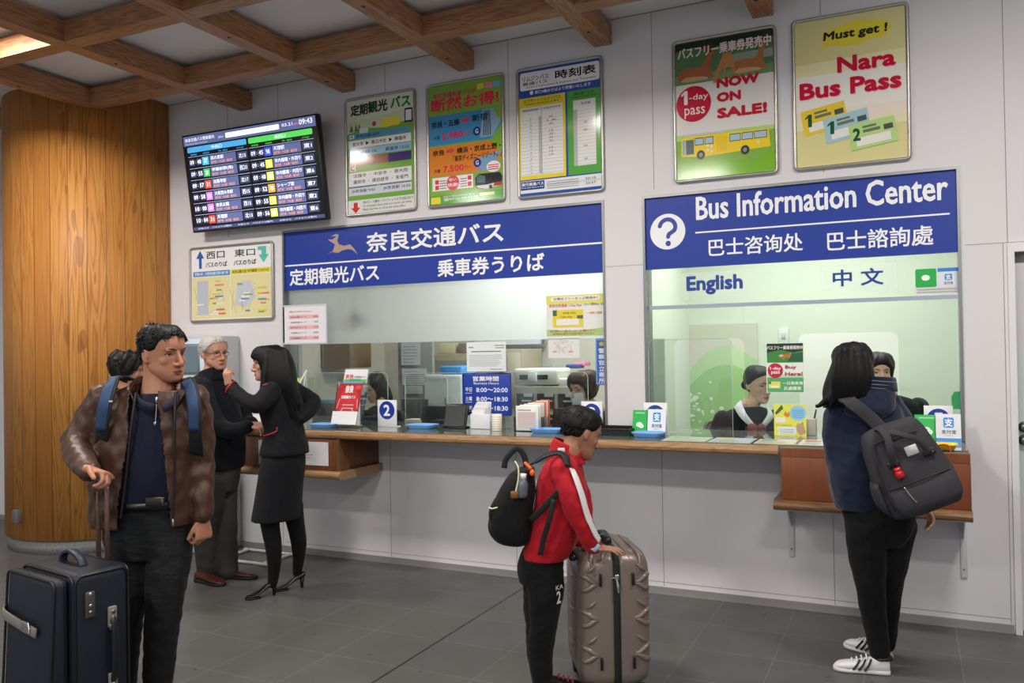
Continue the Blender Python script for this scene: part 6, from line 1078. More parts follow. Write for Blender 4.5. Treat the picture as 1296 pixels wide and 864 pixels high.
zb.rings(R).build('zip_band', m_blackweb, parent=t); zl = MB(); zl.rbox((WX/2-.012, -.018, .565), (WX/2+.008, -.004, .59), .004, 2, None, Fr).limb([tp(WX/2-.002, -.014, .565), tp(WX/2+.002, -.018, .535), tp(WX/2+.004, -.018, .51)], [.005, .008, .005], 8, 3).limb([tp(WX/2-.014, -.012, .575), tp(WX/2-.026, -.014, .572)], [.004, .003], 6, 1).build('zip_pull', m_silver, parent=t)
strap('top_handle', [tp(WX/2+.0, .17, ZT), tp(WX/2, .18, ZT+.026), tp(WX/2, .26, ZT+.034), tp(WX/2, .34, ZT+.026), tp(WX/2, .35, ZT)], .032, .010, m_blk, t, [-fy, ez-fy*.3, ez, ez+fy*.3, fy])
rod = MB(); q = tp(-.035, .15, 0); GZ = wp(737, 606, q[1])[2]
for v in (.14, .30): MB().rbox((-.030, v-.007, ZT-.05), (-.012, v+.007, GZ-.03), .003, 1, None, Fr).build('trolley_rod', mat('wine_rod', '#5a2a2c', .3, .7), parent=t)
MB().rbox((-.036, .115, GZ-.03), (-.006, .325, GZ+.012), .010, 3, None, Fr).build('grip', m_blk, parent=t); MB().rbox((-.033, .11, ZT-.06), (-.004, .33, ZT-.035), .006, 2, None, Fr).build('rod_housing', m_blk, parent=t)
for u, v in ((.04, .04), (WX-.04, .04), (.04, DY-.04), (WX-.04, DY-.04)): MB().cyl(tp(u-.012, v, .03), tp(u+.012, v, .03), .028, n=18).rbox((u-.018, v-.02, .04), (u+.018, v+.02, .075), .006, 2, None, Fr).build('wheel', m_rubber, parent=t)
# ---------------------------------------------------------------- the woman at the right-hand window
m_hood = cloth('navy_fleece', '#0f1a33', .85, .5, 13, (1, 1, .8), .25); m_hstripe = mat('grey_stripe_knit', '#8a8d96', .8)
f = Fig('woman in a navy hoodie and black trousers standing at the right-hand window', 1105, 4.06); J = f.J; S, F = axes(172)
H = Head(J(1079, 466, .03), 168, 14, 0, 1.0); H.flesh(f.body, J(1090, 508), .048)
jk = MB(); f.torso(jk, [(J(1094, 496, .0), S, F, .08, .075, .07), (J(1094, 508), S, F, .15, .095, .09, 2.3), (J(1092, 526), S, F, .185, .115, .105, 2.4), (J(1094, 560), S, F, .185, .13, .115, 2.4), (J(1098, 600), S, F, .185, .135, .12, 2.4), (J(1102, 630), S, F, .180, .13, .12, 2.4), (J(1103, 643), S, F, .165, .115, .11, 2.3)], .78)
LA = [J(1066, 514), J(1060, 545, .0), J(1062, 583, .02), J(1068, 600, .10), J(1076, 608, .18)]; RA = [J(1124, 514), J(1146, 545, .03), J(1158, 580, .02), J(1166, 615, .05), J(1170, 634, .08)]
f.arm(jk, LA, [.074, .068, .064, .058, .05]); f.arm(jk, RA, [.070, .062, .056, .048, .042]); remesh(jk, 'hoodie', m_hood, f.root, .006, 5, folds(.005, .09, 31))
hm = MB(); hm.loft([(J(1098, 532, -.09), S, F, .06, .02, .02), (J(1099, 520, -.085), S, F, .115, .04, .05), (J(1101, 506, -.06), S, F, .118, .06, .065), (J(1103, 494, -.03), S, F, .108, .08, .07), (J(1104, 486, -.01), S, F, .103, .085, .07)], 26); ho = remesh(hm, 'hood', m_hood, f.root, .006, 4, folds(.003, .07, 4))
cl = MB()
for i, py in enumerate((489, 484.5, 480)): pass
R = []
for py, w_ in ((493, .107), (486, .105), (478, .100), (476, .096)): R.append([J(1104, py, -.01)+S*w_*math.cos(a)+F*(.085 if math.sin(a) > 0 else .078)*math.sin(a)+ez*.010*math.cos(a) for a in np.linspace(0, 2*PI, 33)[:-1]])
co_ = cl.rings(R, None, False).build('collar', m_hood, parent=f.root); co_.modifiers.new('thickness', 'SOLIDIFY').thickness = .008; st = MB()
for py in (490, 485.5, 481): st.limb([J(1104, py, -.01)+S*.106*math.cos(a)+F*(.089 if math.sin(a) > 0 else .082)*math.sin(a)+ez*.010*math.cos(a) for a in np.linspace(0, 2*PI, 33)], [.0048]*33, 6, 1, None, False)
st.build('collar_stripe', m_hstripe, parent=co_)
tr = MB(); f.torso(tr, [(J(1107, 630), S, F, .160, .11, .115), (J(1112, 652), S, F, .165, .115, .13), (J(1114, 668), S, F, .150, .11, .122), (J(1115, 690), S, F, .10, .08, .085)], .85)
f.legs(tr, [J(1096, 665, -.01), J(1097, 700), J(1102, 745, .0), J(1108, 790, .02), J(1114, 826, .02)], [.097, .088, .070, .058, .046]); f.legs(tr, [J(1134, 665, .03), J(1128, 700, .04), J(1124, 745, .08), J(1122, 785, .13), J(1123, 814, .16)], [.097, .086, .068, .056, .044]); remesh(tr, 'trousers', m_blk_cl, f.root, .006, 10, folds(.004, .08, 33))
hand(f.body, J(1171, 638, .08), -ez*.9+er*.35, -er*.6+ed*.5, ed, (20, 25, 20), .88, .6); hand(f.body, J(1077, 609, .19), ed*.8+er*.5, ez, er, (30, 40, 30), .88); f.finish(skin('#b98a72'), H)
hb = MB(); H.cap(hb, lambda dg: float(np.interp(dg, [0, 40, 70, 100, 180], [.06, .04, -.06, -.12, -.12])), .020, .003, 5)
hb.loft([(J(1078, 447, -.0), S, F, .075, .08, .10), (J(1077, 470, -.01), S, F, .105, .08, .105), (J(1073, 490, -.02), S, F, .115, .085, .09), (J(1067, 503, -.03), S, F, .095, .07, .075), (J(1058, 511, -.03), S, F, .055, .05, .055), (J(1046, 516, -.03), S, F, .018, .02, .02)], 28)
rs = np.random.RandomState(2)
for i in range(26):
    a = rs.uniform(-.9, .9); x0 = 1075+a*26; hb.limb([J(x0, 440+rs.uniform(0, 12), -.08-.02*abs(a)), J(x0+a*3-1, 475, -.11), J(x0-3, 498, -.10), J(min(x0-8-rs.uniform(0, 6), 1100), 510+rs.uniform(-4, 8), -.08)], [.008, .012, .010, .003], 8, 4)
for i in range(7): hb.limb([J(1062-i, 480, -.07), J(1054-i, 500, -.07), J(1044-1.6*i, 511+.6*i, -.06), J(1036-rs.uniform(0, 6), 511+rs.uniform(-2, 5), -.05)], [.014, .012, .008, .002], 8, 4)
remesh(hb, 'hair', hairm('#0b0a0b', (1, 1, .08)), f.root, .0055, 2)
m_white = mat('white_leather', '#dcdce0', .45, spec=.4); m_swhite = mat('white_rubber', '#c9c7c6', .6); m_sblk = mat('black_leather_stripe', '#14161f', .5)
for hp, hy, dd, di, vis in ((1126, 0, .0, -er*.95+ed*.30, 1), (1128, 0, .19, -er*.60+ed*.8, 0)):
    hq = J(hp, 845, dd); so_ = shoe(f.root, hq, di, .255, m_white, m_swhite, 'sneaker', .043, .085); h0 = hq.copy(); h0[2] = 0; d_ = nrm(di); s_ = np.cross(d_, ez)
    if s_@ed > 0: s_ = -s_
    b = MB()
    for i in range(3): a = .098+.026*i; b.limb([h0+d_*(a+.016)+s_*(.0405-.001*i)+ez*.024, h0+d_*a+s_*(.037)+ez*.045, h0+d_*(a-.012)+s_*.028+ez*(.072-.004*i)], [.0062]*3, 8, 3, flat=.8)
    b.build('side_stripe', m_sblk, parent=so_); hc = MB(); hc.limb([h0+d_*.050+s_*.033+ez*.078, h0+d_*.012+s_*.024+ez*.080, h0-d_*.004+ez*.080, h0+d_*.012-s_*.024+ez*.080, h0+d_*.05-s_*.033+ez*.078], [.008, .011, .013, .011, .008], 8, 4, flat=.9); hc.build('heel_tab', m_sblk, parent=so_); lc = MB()
    for i in range(4): p = h0+d_*(.105+.022*i)+ez*(.086-.008*i); lc.limb([p-s_*.026-ez*.01, p+ez*.002, p+s_*.026-ez*.01], [.004]*3, 6, 3)
    lc.build('lace', mat('white_lace', '#e4e4e6', .7), parent=so_)
# her backpack, hung on one shoulder and tilted
t = thing('backpack', 'charcoal canvas backpack with a white patch on the woman in the navy hoodie', 'backpack', tuple(J(1150, 590, -.22)))
m_can = mat('charcoal_canvas', '#37363a', .85, spec=.2, bump=(150, .25, .002), var=(500, '#454449', .5)); K = nrm([0, 0, 0]) if 0 else None
A0 = J(1148, 590, -.22); u_ = nrm(-er*.42+ez*1.0); r_ = nrm(er*1.0+ez*.42); n_ = -ed; r_ = nrm(r_-ed*.25); n_ = nrm(np.cross(r_, u_)); n_ = n_ if n_@ed < 0 else -n_
def bp3(x, z, y=0): return A0+r_*x+u_*z+n_*y
bg = MB(); bg.loft([(bp3(0, -.215), r_, n_, .09, .05, .05, 2.4), (bp3(0, -.20), r_, n_, .15, .085, .08, 2.8), (bp3(.004, -.14), r_, n_, .178, .11, .09, 2.9), (bp3(.0, -.05), r_, n_, .175, .105, .09, 3), (bp3(-.004, .06), r_, n_, .160, .09, .085, 3), (bp3(-.006, .14), r_, n_, .145, .07, .075, 3), (bp3(-.006, .195), r_, n_, .125, .05, .06, 2.8), (bp3(-.006, .212), r_, n_, .09, .03, .035, 2.4)], 34); remesh(bg, 'bag', m_can, t, .006, 3, folds(.004, .11, 41))
lp = MB().loft([(bp3(.02, -.195, .085), r_, n_, .12, .02, .03, 3), (bp3(.02, -.15, .095), r_, n_, .145, .035, .04, 3), (bp3(.02, -.085, .092), r_, n_, .150, .032, .04, 3), (bp3(.02, -.045, .085), r_, n_, .145, .014, .03, 3)], 26); po = remesh(lp, 'front_pocket', m_can, t, .006, 3)
zc = MB(); zc.limb([bp3(-.12, -.048, .095), bp3(-.05, -.043, .114), bp3(.05, -.040, .116), bp3(.15, -.045, .095)], [.004]*4, 6, 4); zc.build('pocket_zip', mat('dark_zip_tape', '#1d1c1f', .6), parent=po); pl = MB(); pl.limb([bp3(-.06, -.05, .122), bp3(-.052, -.09, .126), bp3(-.04, -.125, .135)], [.004, .005, .003], 6, 3); pl.build('zip_pull', m_silver, parent=po)
ed_ = MB(); ed_.limb([bp3(-.10, .165, .06), bp3(-.125, .10, .085), bp3(-.135, .02, .09), bp3(-.14, -.06, .09), bp3(-.135, -.14, .088)], [.004]*5, 6, 4).limb([bp3(-.105, .16, .06), bp3(-.02, .172, .075), bp3(.09, .155, .065)], [.004]*3, 6, 4); ed_.build('seam_piping', mat('seam_dark', '#232226', .8), parent=t)
MB().rbox((-.026, -.003, -.022), (.026, .003, .022), .002, 1, None, (bp3(.035, .088, .088), r_, n_, u_)).build('white_patch', pm('#d8d6d4', .6), parent=t)
mo = MB()
for x in (-.06, .10): mo.rbox((-.026, -.004, -.016), (.026, .006, .016), .003, 1, None, (bp3(x, .055+.0*x, .092), r_, n_, u_))
so_ = mo.build('handle_patch', mat('dark_faux_leather', '#242226', .5), parent=t); rv = MB()
for x in (-.06, .10):
    for q in (-.012, .012): rv.ell(bp3(x+q, .055, .099), .004, .004, .004)
rv.build('rivet', m_silver, parent=so_)
strap('loop_handle', [bp3(-.062, .05, .098), bp3(-.055, .12, .125), bp3(-.04, .185, .11), bp3(-.05, .22, .06), bp3(-.06, .20, .0)], .030, .008, m_can, t, [n_, n_, n_+u_, u_, u_]); strap('loop_handle', [bp3(.10, .05, .098), bp3(.07, .13, .115), bp3(.0, .19, .105), bp3(-.05, .205, .07)], .026, .008, m_can, t, [n_, n_, n_+u_, u_])
strap('shoulder_strap', [J(1060, 503, -.0), J(1069, 505, -.10), J(1084, 514, -.135), J(1103, 530, -.14), J(1118, 545, -.15)], .062, .012, m_can, t, [ez, ez-ed, -ed, -ed, -ed]); strap('lower_strap', [J(1099, 565, -.17), J(1101, 585, -.15), J(1109, 602, -.16), J(1119, 614, -.2)], .026, .006, m_blackweb, t, [-ed-er]*4)
bu = MB().limb([J(1099, 556, -.19), J(1096, 563, -.18), J(1099, 570, -.18), J(1103, 562, -.19), J(1099, 556, -.19)], [.004]*5, 6, 3).build('buckle', m_silver, parent=t)
pk_ = MB().loft([(bp3(-.155, -.17, .03), u_, n_, .02, .03, .03), (bp3(-.172, -.12, .03), r_, n_, .022, .06, .06), (bp3(-.172, -.05, .035), r_, n_, .022, .065, .06), (bp3(-.166, -.01, .04), r_, n_, .018, .06, .05)], 20).build('side_pocket', m_can, parent=t)
t = thing('soda_bottle', 'red capped bottle in the side pocket of the charcoal backpack', 'bottle', tuple(bp3(-.135, -.02, .10))); q = J(1138, 599, -.318); MB().limb([q-u_*.018, q, q+u_*.012], [.020, .020, .015], 14, 3, None, False).build('bottle_body', mat('red_label', '#b01522', .3), parent=t); MB().cyl(q+u_*.010, q+u_*.028, .0145, n=18).build('cap', mat('red_cap', '#c4202a', .3), parent=t)
t = thing('red_cord', 'looped red cord on the counter between the charcoal backpack and the yellow tray', 'cord', (.1, -.45, CT)); q = fp(1192, 571, CT+.01); MB().limb([q+np.array([-.05, .02, .0]), q+np.array([-.01, .01, .03]), q+np.array([.03, 0, .03]), q+np.array([.04, -.01, 0])], [.004]*4, 8, 4).build('loop', mat('red_orange_cord', '#d2401e', .5), parent=t)

# ---------------------------------------------------------------- the attendant in the dark suit
m_suit = cloth('black_suit_wool', '#0d0e14', .8, .4, 14, (1, 1, .7)); m_tights = cloth('black_tights', '#0c0b0d', .7, .1); m_pipr = mat('red_piping', '#c02a22', .6)
f = Fig('attendant in a black skirt suit with red piping talking to the grey-haired man', 358, 5.58); J = f.J; S, F = axes(-112)
H = Head(J(339, 459.5, -.02), -72, 4, 4, .98, .98); H.flesh(f.body, J(352, 492), .045, .92)
jk = MB(); f.torso(jk, [(J(354, 483), S, F, .07, .065, .065), (J(354, 491), S, F, .14, .085, .085, 2.3), (J(355, 505), S, F, .175, .11, .105, 2.3), (J(357, 525), S, F, .165, .12, .105, 2.3), (J(360, 542), S, F, .152, .11, .10, 2.3), (J(361, 556), S, F, .165, .125, .115, 2.3), (J(361, 570), S, F, .180, .14, .13, 2.3), (J(361, 575), S, F, .175, .135, .125, 2.3)], .78)
LA = [J(343, 495, -.14), J(333, 506, -.22), J(323, 512, -.26), J(306, 502, -.22), J(293, 491, -.17)]; RA = [J(371, 493, .12), J(388, 503, .16), J(397, 509, .16), J(390, 522, .06), J(380, 530, -.0)]
f.arm(jk, LA, [.068, .062, .056, .046, .040]); f.arm(jk, RA, [.066, .058, .052, .046, .040]); remesh(jk, 'suit_jacket', m_suit, f.root, .007, 4, folds(.004, .09, 51))
sk_ = MB(); f.torso(sk_, [(J(361, 562), S, F, .150, .115, .105), (J(359, 585), S, F, .175, .135, .125), (J(355, 615), S, F, .178, .14, .13), (J(352, 645), S, F, .188, .15, .135), (J(351, 656), S, F, .192, .155, .14)], .7); so_ = remesh(sk_, 'skirt', m_suit, f.root, .007, 4)
tg = MB(); f.legs(tg, [J(341, 640, -.07), J(342, 665, -.06), J(346, 690, -.05), J(347, 715, -.03), J(345, 738, -.02)], [.075, .062, .055, .044, .032]); f.legs(tg, [J(370, 640, .06), J(374, 662, .08), J(378, 685, .12), J(378, 705, .14), J(376, 724, .16)], [.073, .060, .054, .042, .031]); remesh(tg, 'tights', m_tights, f.root, .006, 3)
hand(f.body, J(290, 488, -.165), ez*.9-er*.15-ed*.1, er*.6+ed*.7, -er*.7+ez*.3+ed*.4, (40, 65, 45), .92, .5, (.7, .5, .45)); hand(f.body, J(378, 532, -.01), -er*.9-ez*.3, ed, ez, (30, 35, 30), .9); f.finish(skin('#c08f7a'), H)
cf = MB(); cu = nrm(ez*.55-er*.8); cc = J(291.5, 489.5, -.165); cf.limb([cc+nrm(np.cross(cu, ed))*.042*math.cos(a)+nrm(np.cross(cu, np.cross(cu, ed)))*.042*math.sin(a) for a in np.linspace(0, 2*PI, 21)], [.0055]*21, 6, 1, None, False).build('cuff_piping', m_pipr, parent=f.root)
pf = MB(); pf.limb([J(334, 551.5, -.155), J(342, 549, -.17), J(350, 545.5, -.165), J(350.5, 541, -.165)], [.004]*4, 6, 3); pf.limb([J(333, 487, -.21), J(338, 486, -.205)], [.0045, .003], 6, 1); pf.limb([J(347, 480, -.11), J(354, 476, -.10), J(362, 472, -.07)], [.004]*3, 6, 3); pf.build('red_trim', m_pipr, parent=f.root)
hb = MB(); H.cap(hb, lambda dg: float(np.interp(dg, [0, 38, 58, 75, 180], [.030, .020, -.05, -.11, -.12])), .024, .002, 15)
hb.loft([(J(345, 440), H.S, H.F, .058, .05, .07), (J(347, 445), H.S, H.F, .085, .07, .095), (J(352, 462, .0), H.S, H.F, .105, .07, .11), (J(357, 482, -.0), H.S, H.F, .115, .06, .10), (J(364, 500, .02), H.S, H.F, .105, .045, .08), (J(370, 520, .03), H.S, H.F, .075, .035, .05), (J(376, 534, .03), H.S, H.F, .03, .02, .02)], 28)
for q, e in ((J(334, 476, -.10), -1),): hb.limb([J(337, 452, -.10), J(336, 470, -.115), J(333, 490, -.13), J(328, 510, -.20)], [.022, .026, .022, .006], 10, 4)
rs = np.random.RandomState(6)
for i in range(26): x0 = 334+rs.uniform(0, 30); hb.limb([J(x0, 440+rs.uniform(0, 10), -.09), J(x0+4, 470, -.115), J(x0+8, 492, -.115), J(x0+12+rs.uniform(0, 8), 512+rs.uniform(0, 20), -.085)], [.008, .012, .011, .003], 8, 4)
remesh(hb, 'hair', hairm('#08080a', (1, 1, .08)), f.root, .006, 2); H.face(f.root, '#1a1512', '#b0413c', .9)
for p, dd, di in ((J(351, 748, .0), -.02, -er*.8-ed*.55), (J(386, 728, .17), .16, -er*.85-ed*.45)): shoe(f.root, p, di, .215, m_blackleather, m_blackleather, 'heeled_shoe', .040, .062, .065, True, .0045)

# ---------------------------------------------------------------- the grey-haired man at the counter
m_blazer = cloth('navy_wool_blazer', '#0c0f18', .85, .4, 13); m_gt = cloth('grey_trousers', '#3d3d3c', .85, .45, 14, (1, 1, 1.4)); m_brown = mat('brown_shoe_leather', '#4a1f16', .35)
f = Fig('grey-haired man in a navy jacket and glasses leaning on the counter', 275, 6.0); J = f.J; S, F = axes(62)
H = Head(J(271.5, 447), 52, 2, 2, 1.03, 1.06); H.flesh(f.body, J(265, 482), .062, 1.12)
jk = MB(); f.torso(jk, [(J(265, 474), S, F, .085, .085, .08), (J(264, 480), S, F, .16, .10, .10, 2.3), (J(264, 492), S, F, .205, .125, .12, 2.4), (J(268, 520), S, F, .21, .16, .13, 2.4), (J(273, 550), S, F, .205, .18, .13, 2.4), (J(275, 580), S, F, .20, .165, .13, 2.4), (J(275, 593), S, F, .195, .15, .13, 2.4)], .8)
RA = [J(254, 492, -.16), J(263, 515, -.22), J(276, 538, -.24), J(296, 545, -.22), J(313, 540, -.16)]; LA = [J(290, 492, .16), J(304, 515, .22), J(312, 533, .22), J(318, 535, .10)]
f.arm(jk, RA, [.078, .072, .066, .056, .048]); f.arm(jk, LA, [.074, .066, .058, .05]); remesh(jk, 'jacket', m_blazer, f.root, .008, 4, folds(.005, .1, 61))
cl = MB().loft([(J(265, 481), S, F, .105, .10, .095), (J(266, 474), S, F+ez*.3, .088, .090, .085), (J(267, 469), S, F+ez*.4, .080, .086, .080)], 24, cap=False).build('collar', m_blazer, parent=f.root); cl.modifiers.new('thickness', 'SOLIDIFY').thickness = .008
tr = MB(); f.torso(tr, [(J(274, 584), S, F, .185, .15, .13), (J(274, 605), S, F, .185, .14, .14), (J(274, 622), S, F, .165, .115, .12)], .85); f.legs(tr, [J(266, 608, -.08), J(264, 640, -.06), J(261, 672, -.04), J(262, 700, -.02), J(262, 722, .0)], [.115, .105, .092, .084, .075]); f.legs(tr, [J(281, 608, .07), J(282, 640, .06), J(284, 672, .04), J(286, 700, .02), J(288, 721, .0)], [.112, .102, .090, .082, .075]); remesh(tr, 'trousers', m_gt, f.root, .008, 4, folds(.004, .1, 63))
hand(f.body, J(314, 538, -.15), er*.95-ez*.25, -ez, ed*.8+er*.3, (18, 30, 20), 1.0, .8); hand(f.body, J(319, 535, .08), er*.9-ez*.2-ed*.2, -ez, -ed*.8, (18, 30, 20), 1.0, .8); f.finish(skin('#c08a74'), H, .0046)
hr = MB(); H.cap(hr, lambda dg: float(np.interp(dg, [0, 30, 52, 68, 82, 100, 118, 180], [.078, .070, .052, .014, .004, -.012, -.05, -.06])), .014, .003, 23, lambda dg, z: .5*max(0, (z-.08)/.035)); ho = remesh(hr, 'hair', hairm('#b5b2ae'), f.root, .005, 2); tufts(H, lambda dg: float(np.interp(dg, [0, 30, 52, 68, 82, 100, 118, 180], [.08, .072, .056, .03, .02, .0, -.03, -.04])), ho, hairm('#c4c1bd'), 800, .02, .014, 8, (.1, -.2, -.5)); H.face(f.root, '#8a827c', '#9c5a50', .75)
gl = MB()
for e in (-1, 1):
    y = H.sy(.031, 0)+.012; gl.limb([H.p(e*.033+.024*math.cos(a), y-.006*abs(math.cos(a)) if e*math.cos(a) > 0 else y, -.002+.016*math.sin(a)) for a in np.linspace(0, 2*PI, 19)], [.0016]*19, 6, 1, None, False); gl.limb([H.p(e*.056, y-.008, .003), H.p(e*.074, .03, .006), H.p(e*.079, -.015, .004)], [.002]*3, 6, 3)
gl.limb([H.p(-.009, H.sy(0, 0)+.016, .003), H.p(.009, H.sy(0, 0)+.016, .003)], [.0018]*2, 6, 1); gl.build('glasses', mat('thin_dark_wire', '#3a3532', .35, .7), parent=f.root)
for p, di, nm in ((J(249, 724, -.05), er*.80-ed*.5, 'shoe'), (J(277, 730, .02), er*.98-ed*.15, 'shoe')): shoe(f.root, p, di, .29, m_brown, m_rubber, nm, .05, .075)
so_ = MB().limb([J(287, 718, .0), J(289, 727, .0)], [.047, .045], 14, 1); so_.build('sock', mat('white_sock', '#d8d6d4', .8), parent=f.root)

# ---------------------------------------------------------------- person hidden behind the man with the suitcase
f = Fig('dark curly-haired person almost hidden behind the man in brown leather', 162, 5.45); J = f.J; S, F = axes(100)
H = Head(J(161, 468), 120, 8, 0, .98); H.flesh(f.body, J(160, 502), .05)
jk = MB(); f.torso(jk, [(J(160, 495), S, F, .12, .09, .09, 2.3), (J(160, 512), S, F, .19, .12, .11, 2.3), (J(161, 545), S, F, .19, .13, .12, 2.3), (J(162, 590), S, F, .17, .13, .12, 2.3), (J(162, 612), S, F, .16, .12, .12, 2.3)], .78)
for q in (-.17, .17): f.arm(jk, [J(161, 505, q), J(163, 545, q*1.15), J(166, 585, q*1.1)], [.066, .055, .045]); hand(f.body, J(166, 588, q*1.1), -ez, -er, -ed, (20, 30, 20), .95)
remesh(jk, 'jacket', m_blazer, f.root, .009, 4); tr = MB(); f.torso(tr, [(J(162, 606), S, F, .155, .115, .12), (J(163, 630), S, F, .15, .11, .11)], .85)
for q in (-.08, .08): f.legs(tr, [J(163, 625, q), J(164, 670, q), J(168, 733, q)], [.095, .075, .055])
remesh(tr, 'trousers', m_slack, f.root, .009, 3); f.finish(skin('#b08068'), H, .0055)
hr = MB(); H.cap(hr, lambda dg: float(np.interp(dg, [0, 50, 80, 120, 180], [.05, .03, -.02, -.09, -.10])), .026, .006, 9); rs = np.random.RandomState(4)
for i in range(150):
    th = rs.uniform(0, 6.28); z = rs.uniform(-.06, .12); w_, f_, b_ = hrow(min(z, .1)); x = w_*math.sin(th); y = (f_+b_)/2+(f_-b_)/2*math.cos(th)
    if abs(((math.degrees(th)+180) % 360)-180) < 60 and z < .06: continue
    hr.ell(H.p(x*1.18, y*1.18, z+.01), .014, .014, .012, n=8)
remesh(hr, 'hair', hairm('#120d0c', (1, 1, 1)), f.root, .005, 1)
for q in (-.08, .08): shoe(f.root, J(166, 741, q), er*.9-ed*.3, .25, mat('blue_grey_shoe', '#3a4450', .5), m_swhite, 'shoe', .045)

# ---------------------------------------------------------------- clerks behind the glass
m_vest = cloth('clerk_navy_wool', '#10131c', .8, .3); m_shirt = mat('white_cotton', '#d9dadf', .7, bump=(30, .3, .004)); m_gcoat = cloth('dark_green_jacket', '#12201f', .8, .3)
def clerk(label, px, py, depth, yaw, pitch, k, sh_px, sh_py, base_py, tw, m_top, hair_c, hairf, arms=True, skinc='#c59a84', lip='#b5645a', seat=True):
    depth = float((wp(sh_px, 540, depth)-CAM)@_fw); f = Fig(label, px, depth); J = f.J; S, F = axes(yaw*.5); H = Head(J(px, py), yaw, pitch, 0, k); n_ = J(sh_px, sh_py-6); H.flesh(f.body, n_, .048*k, .95)
    r = f.d/FPX; jk = MB(); rows = [(J(sh_px, sh_py-5), S, F, .07, .065, .065), (J(sh_px, sh_py+1), S, F, tw*.75, .085, .085, 2.3), (J(sh_px, sh_py+12), S, F, tw, .11, .105, 2.4), (J(sh_px, sh_py+40), S, F, tw*.95, .12, .11, 2.4), (J(sh_px, base_py), S, F, tw*.85, .12, .12, 2.4), (J(sh_px, base_py+60), S, F, tw*.85, .12, .13, 2.4)]
    f.torso(jk, rows, .8)
    for e in (-1, 1):
        a = J(sh_px, sh_py+10)+S*e*tw*.95; b = a-ez*.25+S*e*.03+ed*.02; c = b+F*.10-S*e*.09-ez*.06; f.arm(jk, [a, (a+b)/2+S*e*.03, b, c], [.062, .055, .048, .036]); hand(f.body, c+F*.01, F, -ez, -S*e, (20, 30, 20), .9)
    remesh(jk, 'jacket', m_top, f.root, .008, 4, folds(.004, .09, int(px)))
    tr = MB(); b0 = J(sh_px, base_py+60)
    for e in (-1, 1): f.legs(tr, [b0+S*e*.08, b0+S*e*.09+F*.06-ez*.08, b0+S*e*.09+F*.12-ez*.22, b0+S*e*.09+F*.08-ez*.4, np.array([*(b0+S*e*.09+F*.04)[:2], .08])], [.09, .085, .07, .055, .045])
    remesh(tr, 'trousers', m_slack, f.root, .01, 3); f.finish(skin(skinc), H, .0055); hb = MB(); hairf(H, hb, J); remesh(hb, 'hair', hairm(hair_c, (1, 1, .1)), f.root, .006, 2); H.face(f.root, '#2a1f1a', lip, .8)
    for e in (-1, 1): p = b0+S*e*.09-F*.02; shoe(f.root, p, F, .25, m_blackleather, m_rubber, 'shoe', .045, voxel=.006)
    ch = thing('office_chair', 'office chair under the '+('long-haired clerk at the left end of the ticket window' if px < 600 else 'masked clerk in the ticket window' if px < 800 else 'clerk with the wide white collar' if px < 1000 else 'clerk in the dark green jacket'), 'chair', (float(b0[0]), float(b0[1]), 0)); zs = float(b0[2])-.10
    MB().rbox((-.24, -.22, zs-.06), (.24, .22, zs), .03, 3, None, (np.array([b0[0], b0[1], 0]), S, F, ez)).build('seat', mat('chair_green', '#3f6a4f', .8), parent=ch); MB().cyl((b0[0], b0[1], .05), (b0[0], b0[1], zs-.05), .03).build('post', m_blk, parent=ch); bs = MB()
    for i in range(5): a = 2*PI*i/5; bs.limb([np.array([b0[0], b0[1], .06]), np.array([b0[0]+.28*math.cos(a), b0[1]+.28*math.sin(a), .03])], [.022, .018], 8, 1)
    bs.build('base', m_blk, parent=ch); MB().rbox((-.22, -.035, zs+.12), (.22, .02, zs+.52), .05, 4, None, (np.array([b0[0], b0[1], 0])-F*.22, S, F, ez)).build('backrest', mat('chair_grey', '#8f8b82', .8), parent=ch); MB().limb([np.array([b0[0], b0[1], zs-.05])-F*.15, np.array([b0[0], b0[1], zs+.0])-F*.26, np.array([b0[0], b0[1], zs+.25])-F*.255], [.02]*3, 8, 3).build('bracket', m_blk, parent=ch)
    return f, H
def long_hair(H, hb, J):
    H.cap(hb, lambda dg: float(np.interp(dg, [0, 40, 60, 80, 180], [.07, .05, -.02, -.10, -.12])), .018, .002, 3); hb.loft([(H.p(0, -.03, .05), H.S, H.F, .085, .06, .085), (H.p(0, -.035, -.05), H.S, H.F, .10, .04, .085), (H.p(0, -.045, -.13), H.S, H.F, .10, .03, .07), (H.p(0, -.05, -.2), H.S, H.F, .07, .02, .04)], 22)
def tied_hair(H, hb, J):
    H.cap(hb, lambda dg: float(np.interp(dg, [0, 25, 50, 70, 85, 100, 180], [.075, .06, .045, .02, .0, -.05, -.08])), .013, .002, 4); hb.ell(H.p(0, -.12, -.03), .035, .035, .035, n=12)
def bob_hair(H, hb, J):
    H.cap(hb, lambda dg: float(np.interp(dg, [0, 30, 50, 70, 100, 180], [.045, .045, .02, -.05, -.07, -.09])), .030, .003, 7)
clerk('clerk with long dark hair looking down at the left end of the ticket window', 474, 490, .50, -48, 22, .98, 484, 518, 560, .19, m_suit, '#191413', long_hair)
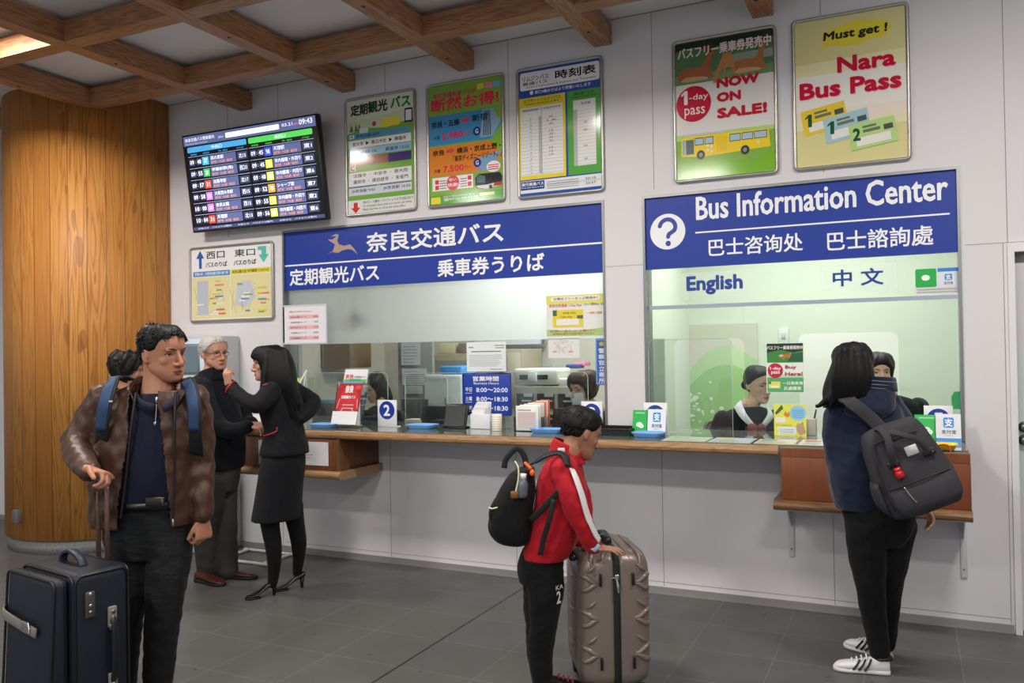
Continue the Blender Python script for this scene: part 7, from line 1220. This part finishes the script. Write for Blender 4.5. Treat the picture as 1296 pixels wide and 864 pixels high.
f, H = clerk('clerk with brown hair and a white face mask in the ticket window', 738, 492, .50, -52, 8, 1.08, 756, 524, 560, .19, m_vest, '#3a241b', bob_hair)
mk = MB(); R = []
for z, g in ((-.012, .010), (-.03, .018), (-.06, .020), (-.09, .014), (-.108, .004)): R.append([H.p(x, H.sy(x*.9, z)*.98+g*(1-.6*abs(x)/.06), z) for x in np.linspace(-.058, .058, 13)])
mo = mk.rings(R, None, False, closed=False).build('face_mask', mat('mask_cloth', '#cfd2dc', .8), parent=f.root); mo.modifiers.new('thickness', 'SOLIDIFY').thickness = .004; lp = MB()
for e in (-1, 1): lp.limb([H.p(e*.058, H.sy(.052, -.03), -.03), H.p(e*.074, .02, -.015), H.p(e*.079, -.01, -.005)], [.0018]*3, 6, 3)
lp.build('ear_loop', mat('loop_white', '#dcdce0', .8), parent=mo)
f, H = clerk('seated clerk in a navy jacket with a wide white collar in the right-hand window', 960, 486, .52, 24, 10, 1.06, 949, 519, 552, .215, m_vest, '#1d1614', tied_hair, skinc='#cfa892'); J = f.J; cl = MB()
for a in ([(938, 506, -.06), (944, 522, -.13), (955, 537, -.15)], [(966, 508, -.06), (972, 522, -.13), (964, 537, -.15)]):
    sgn = -1 if a[0][0] < 950 else 1; A_ = catmull([J(*q) for q in a], 4); B_ = catmull([J(q[0]+sgn*(9-2*i), q[1]+9-3*i, q[2]-.01) for i, q in enumerate(a)], 4); cl.rings([[p, q, q+ed*.008, p+ed*.008] for p, q in zip(A_, B_)])
cl.build('shirt_collar', m_shirt, parent=f.root); bw = MB().ell(J(952, 541, -.16), .035, .018, .03).ell(J(964, 541, -.16), .03, .018, .028).build('scarf', mat('dull_red_scarf', '#8a3a3e', .7), parent=f.root)
clerk('clerk in a dark green jacket facing the woman in the navy hoodie', 1111, 470, .50, -8, 6, 1.02, 1124, 505, 552, .20, m_gcoat, '#1f1715', lambda H, hb, J: H.cap(hb, lambda dg: float(np.interp(dg, [0, 20, 45, 65, 85, 100, 180], [.052, .046, .018, -.05, -.07, -.09, -.10])), .022, .003, 14), skinc='#cfa892')
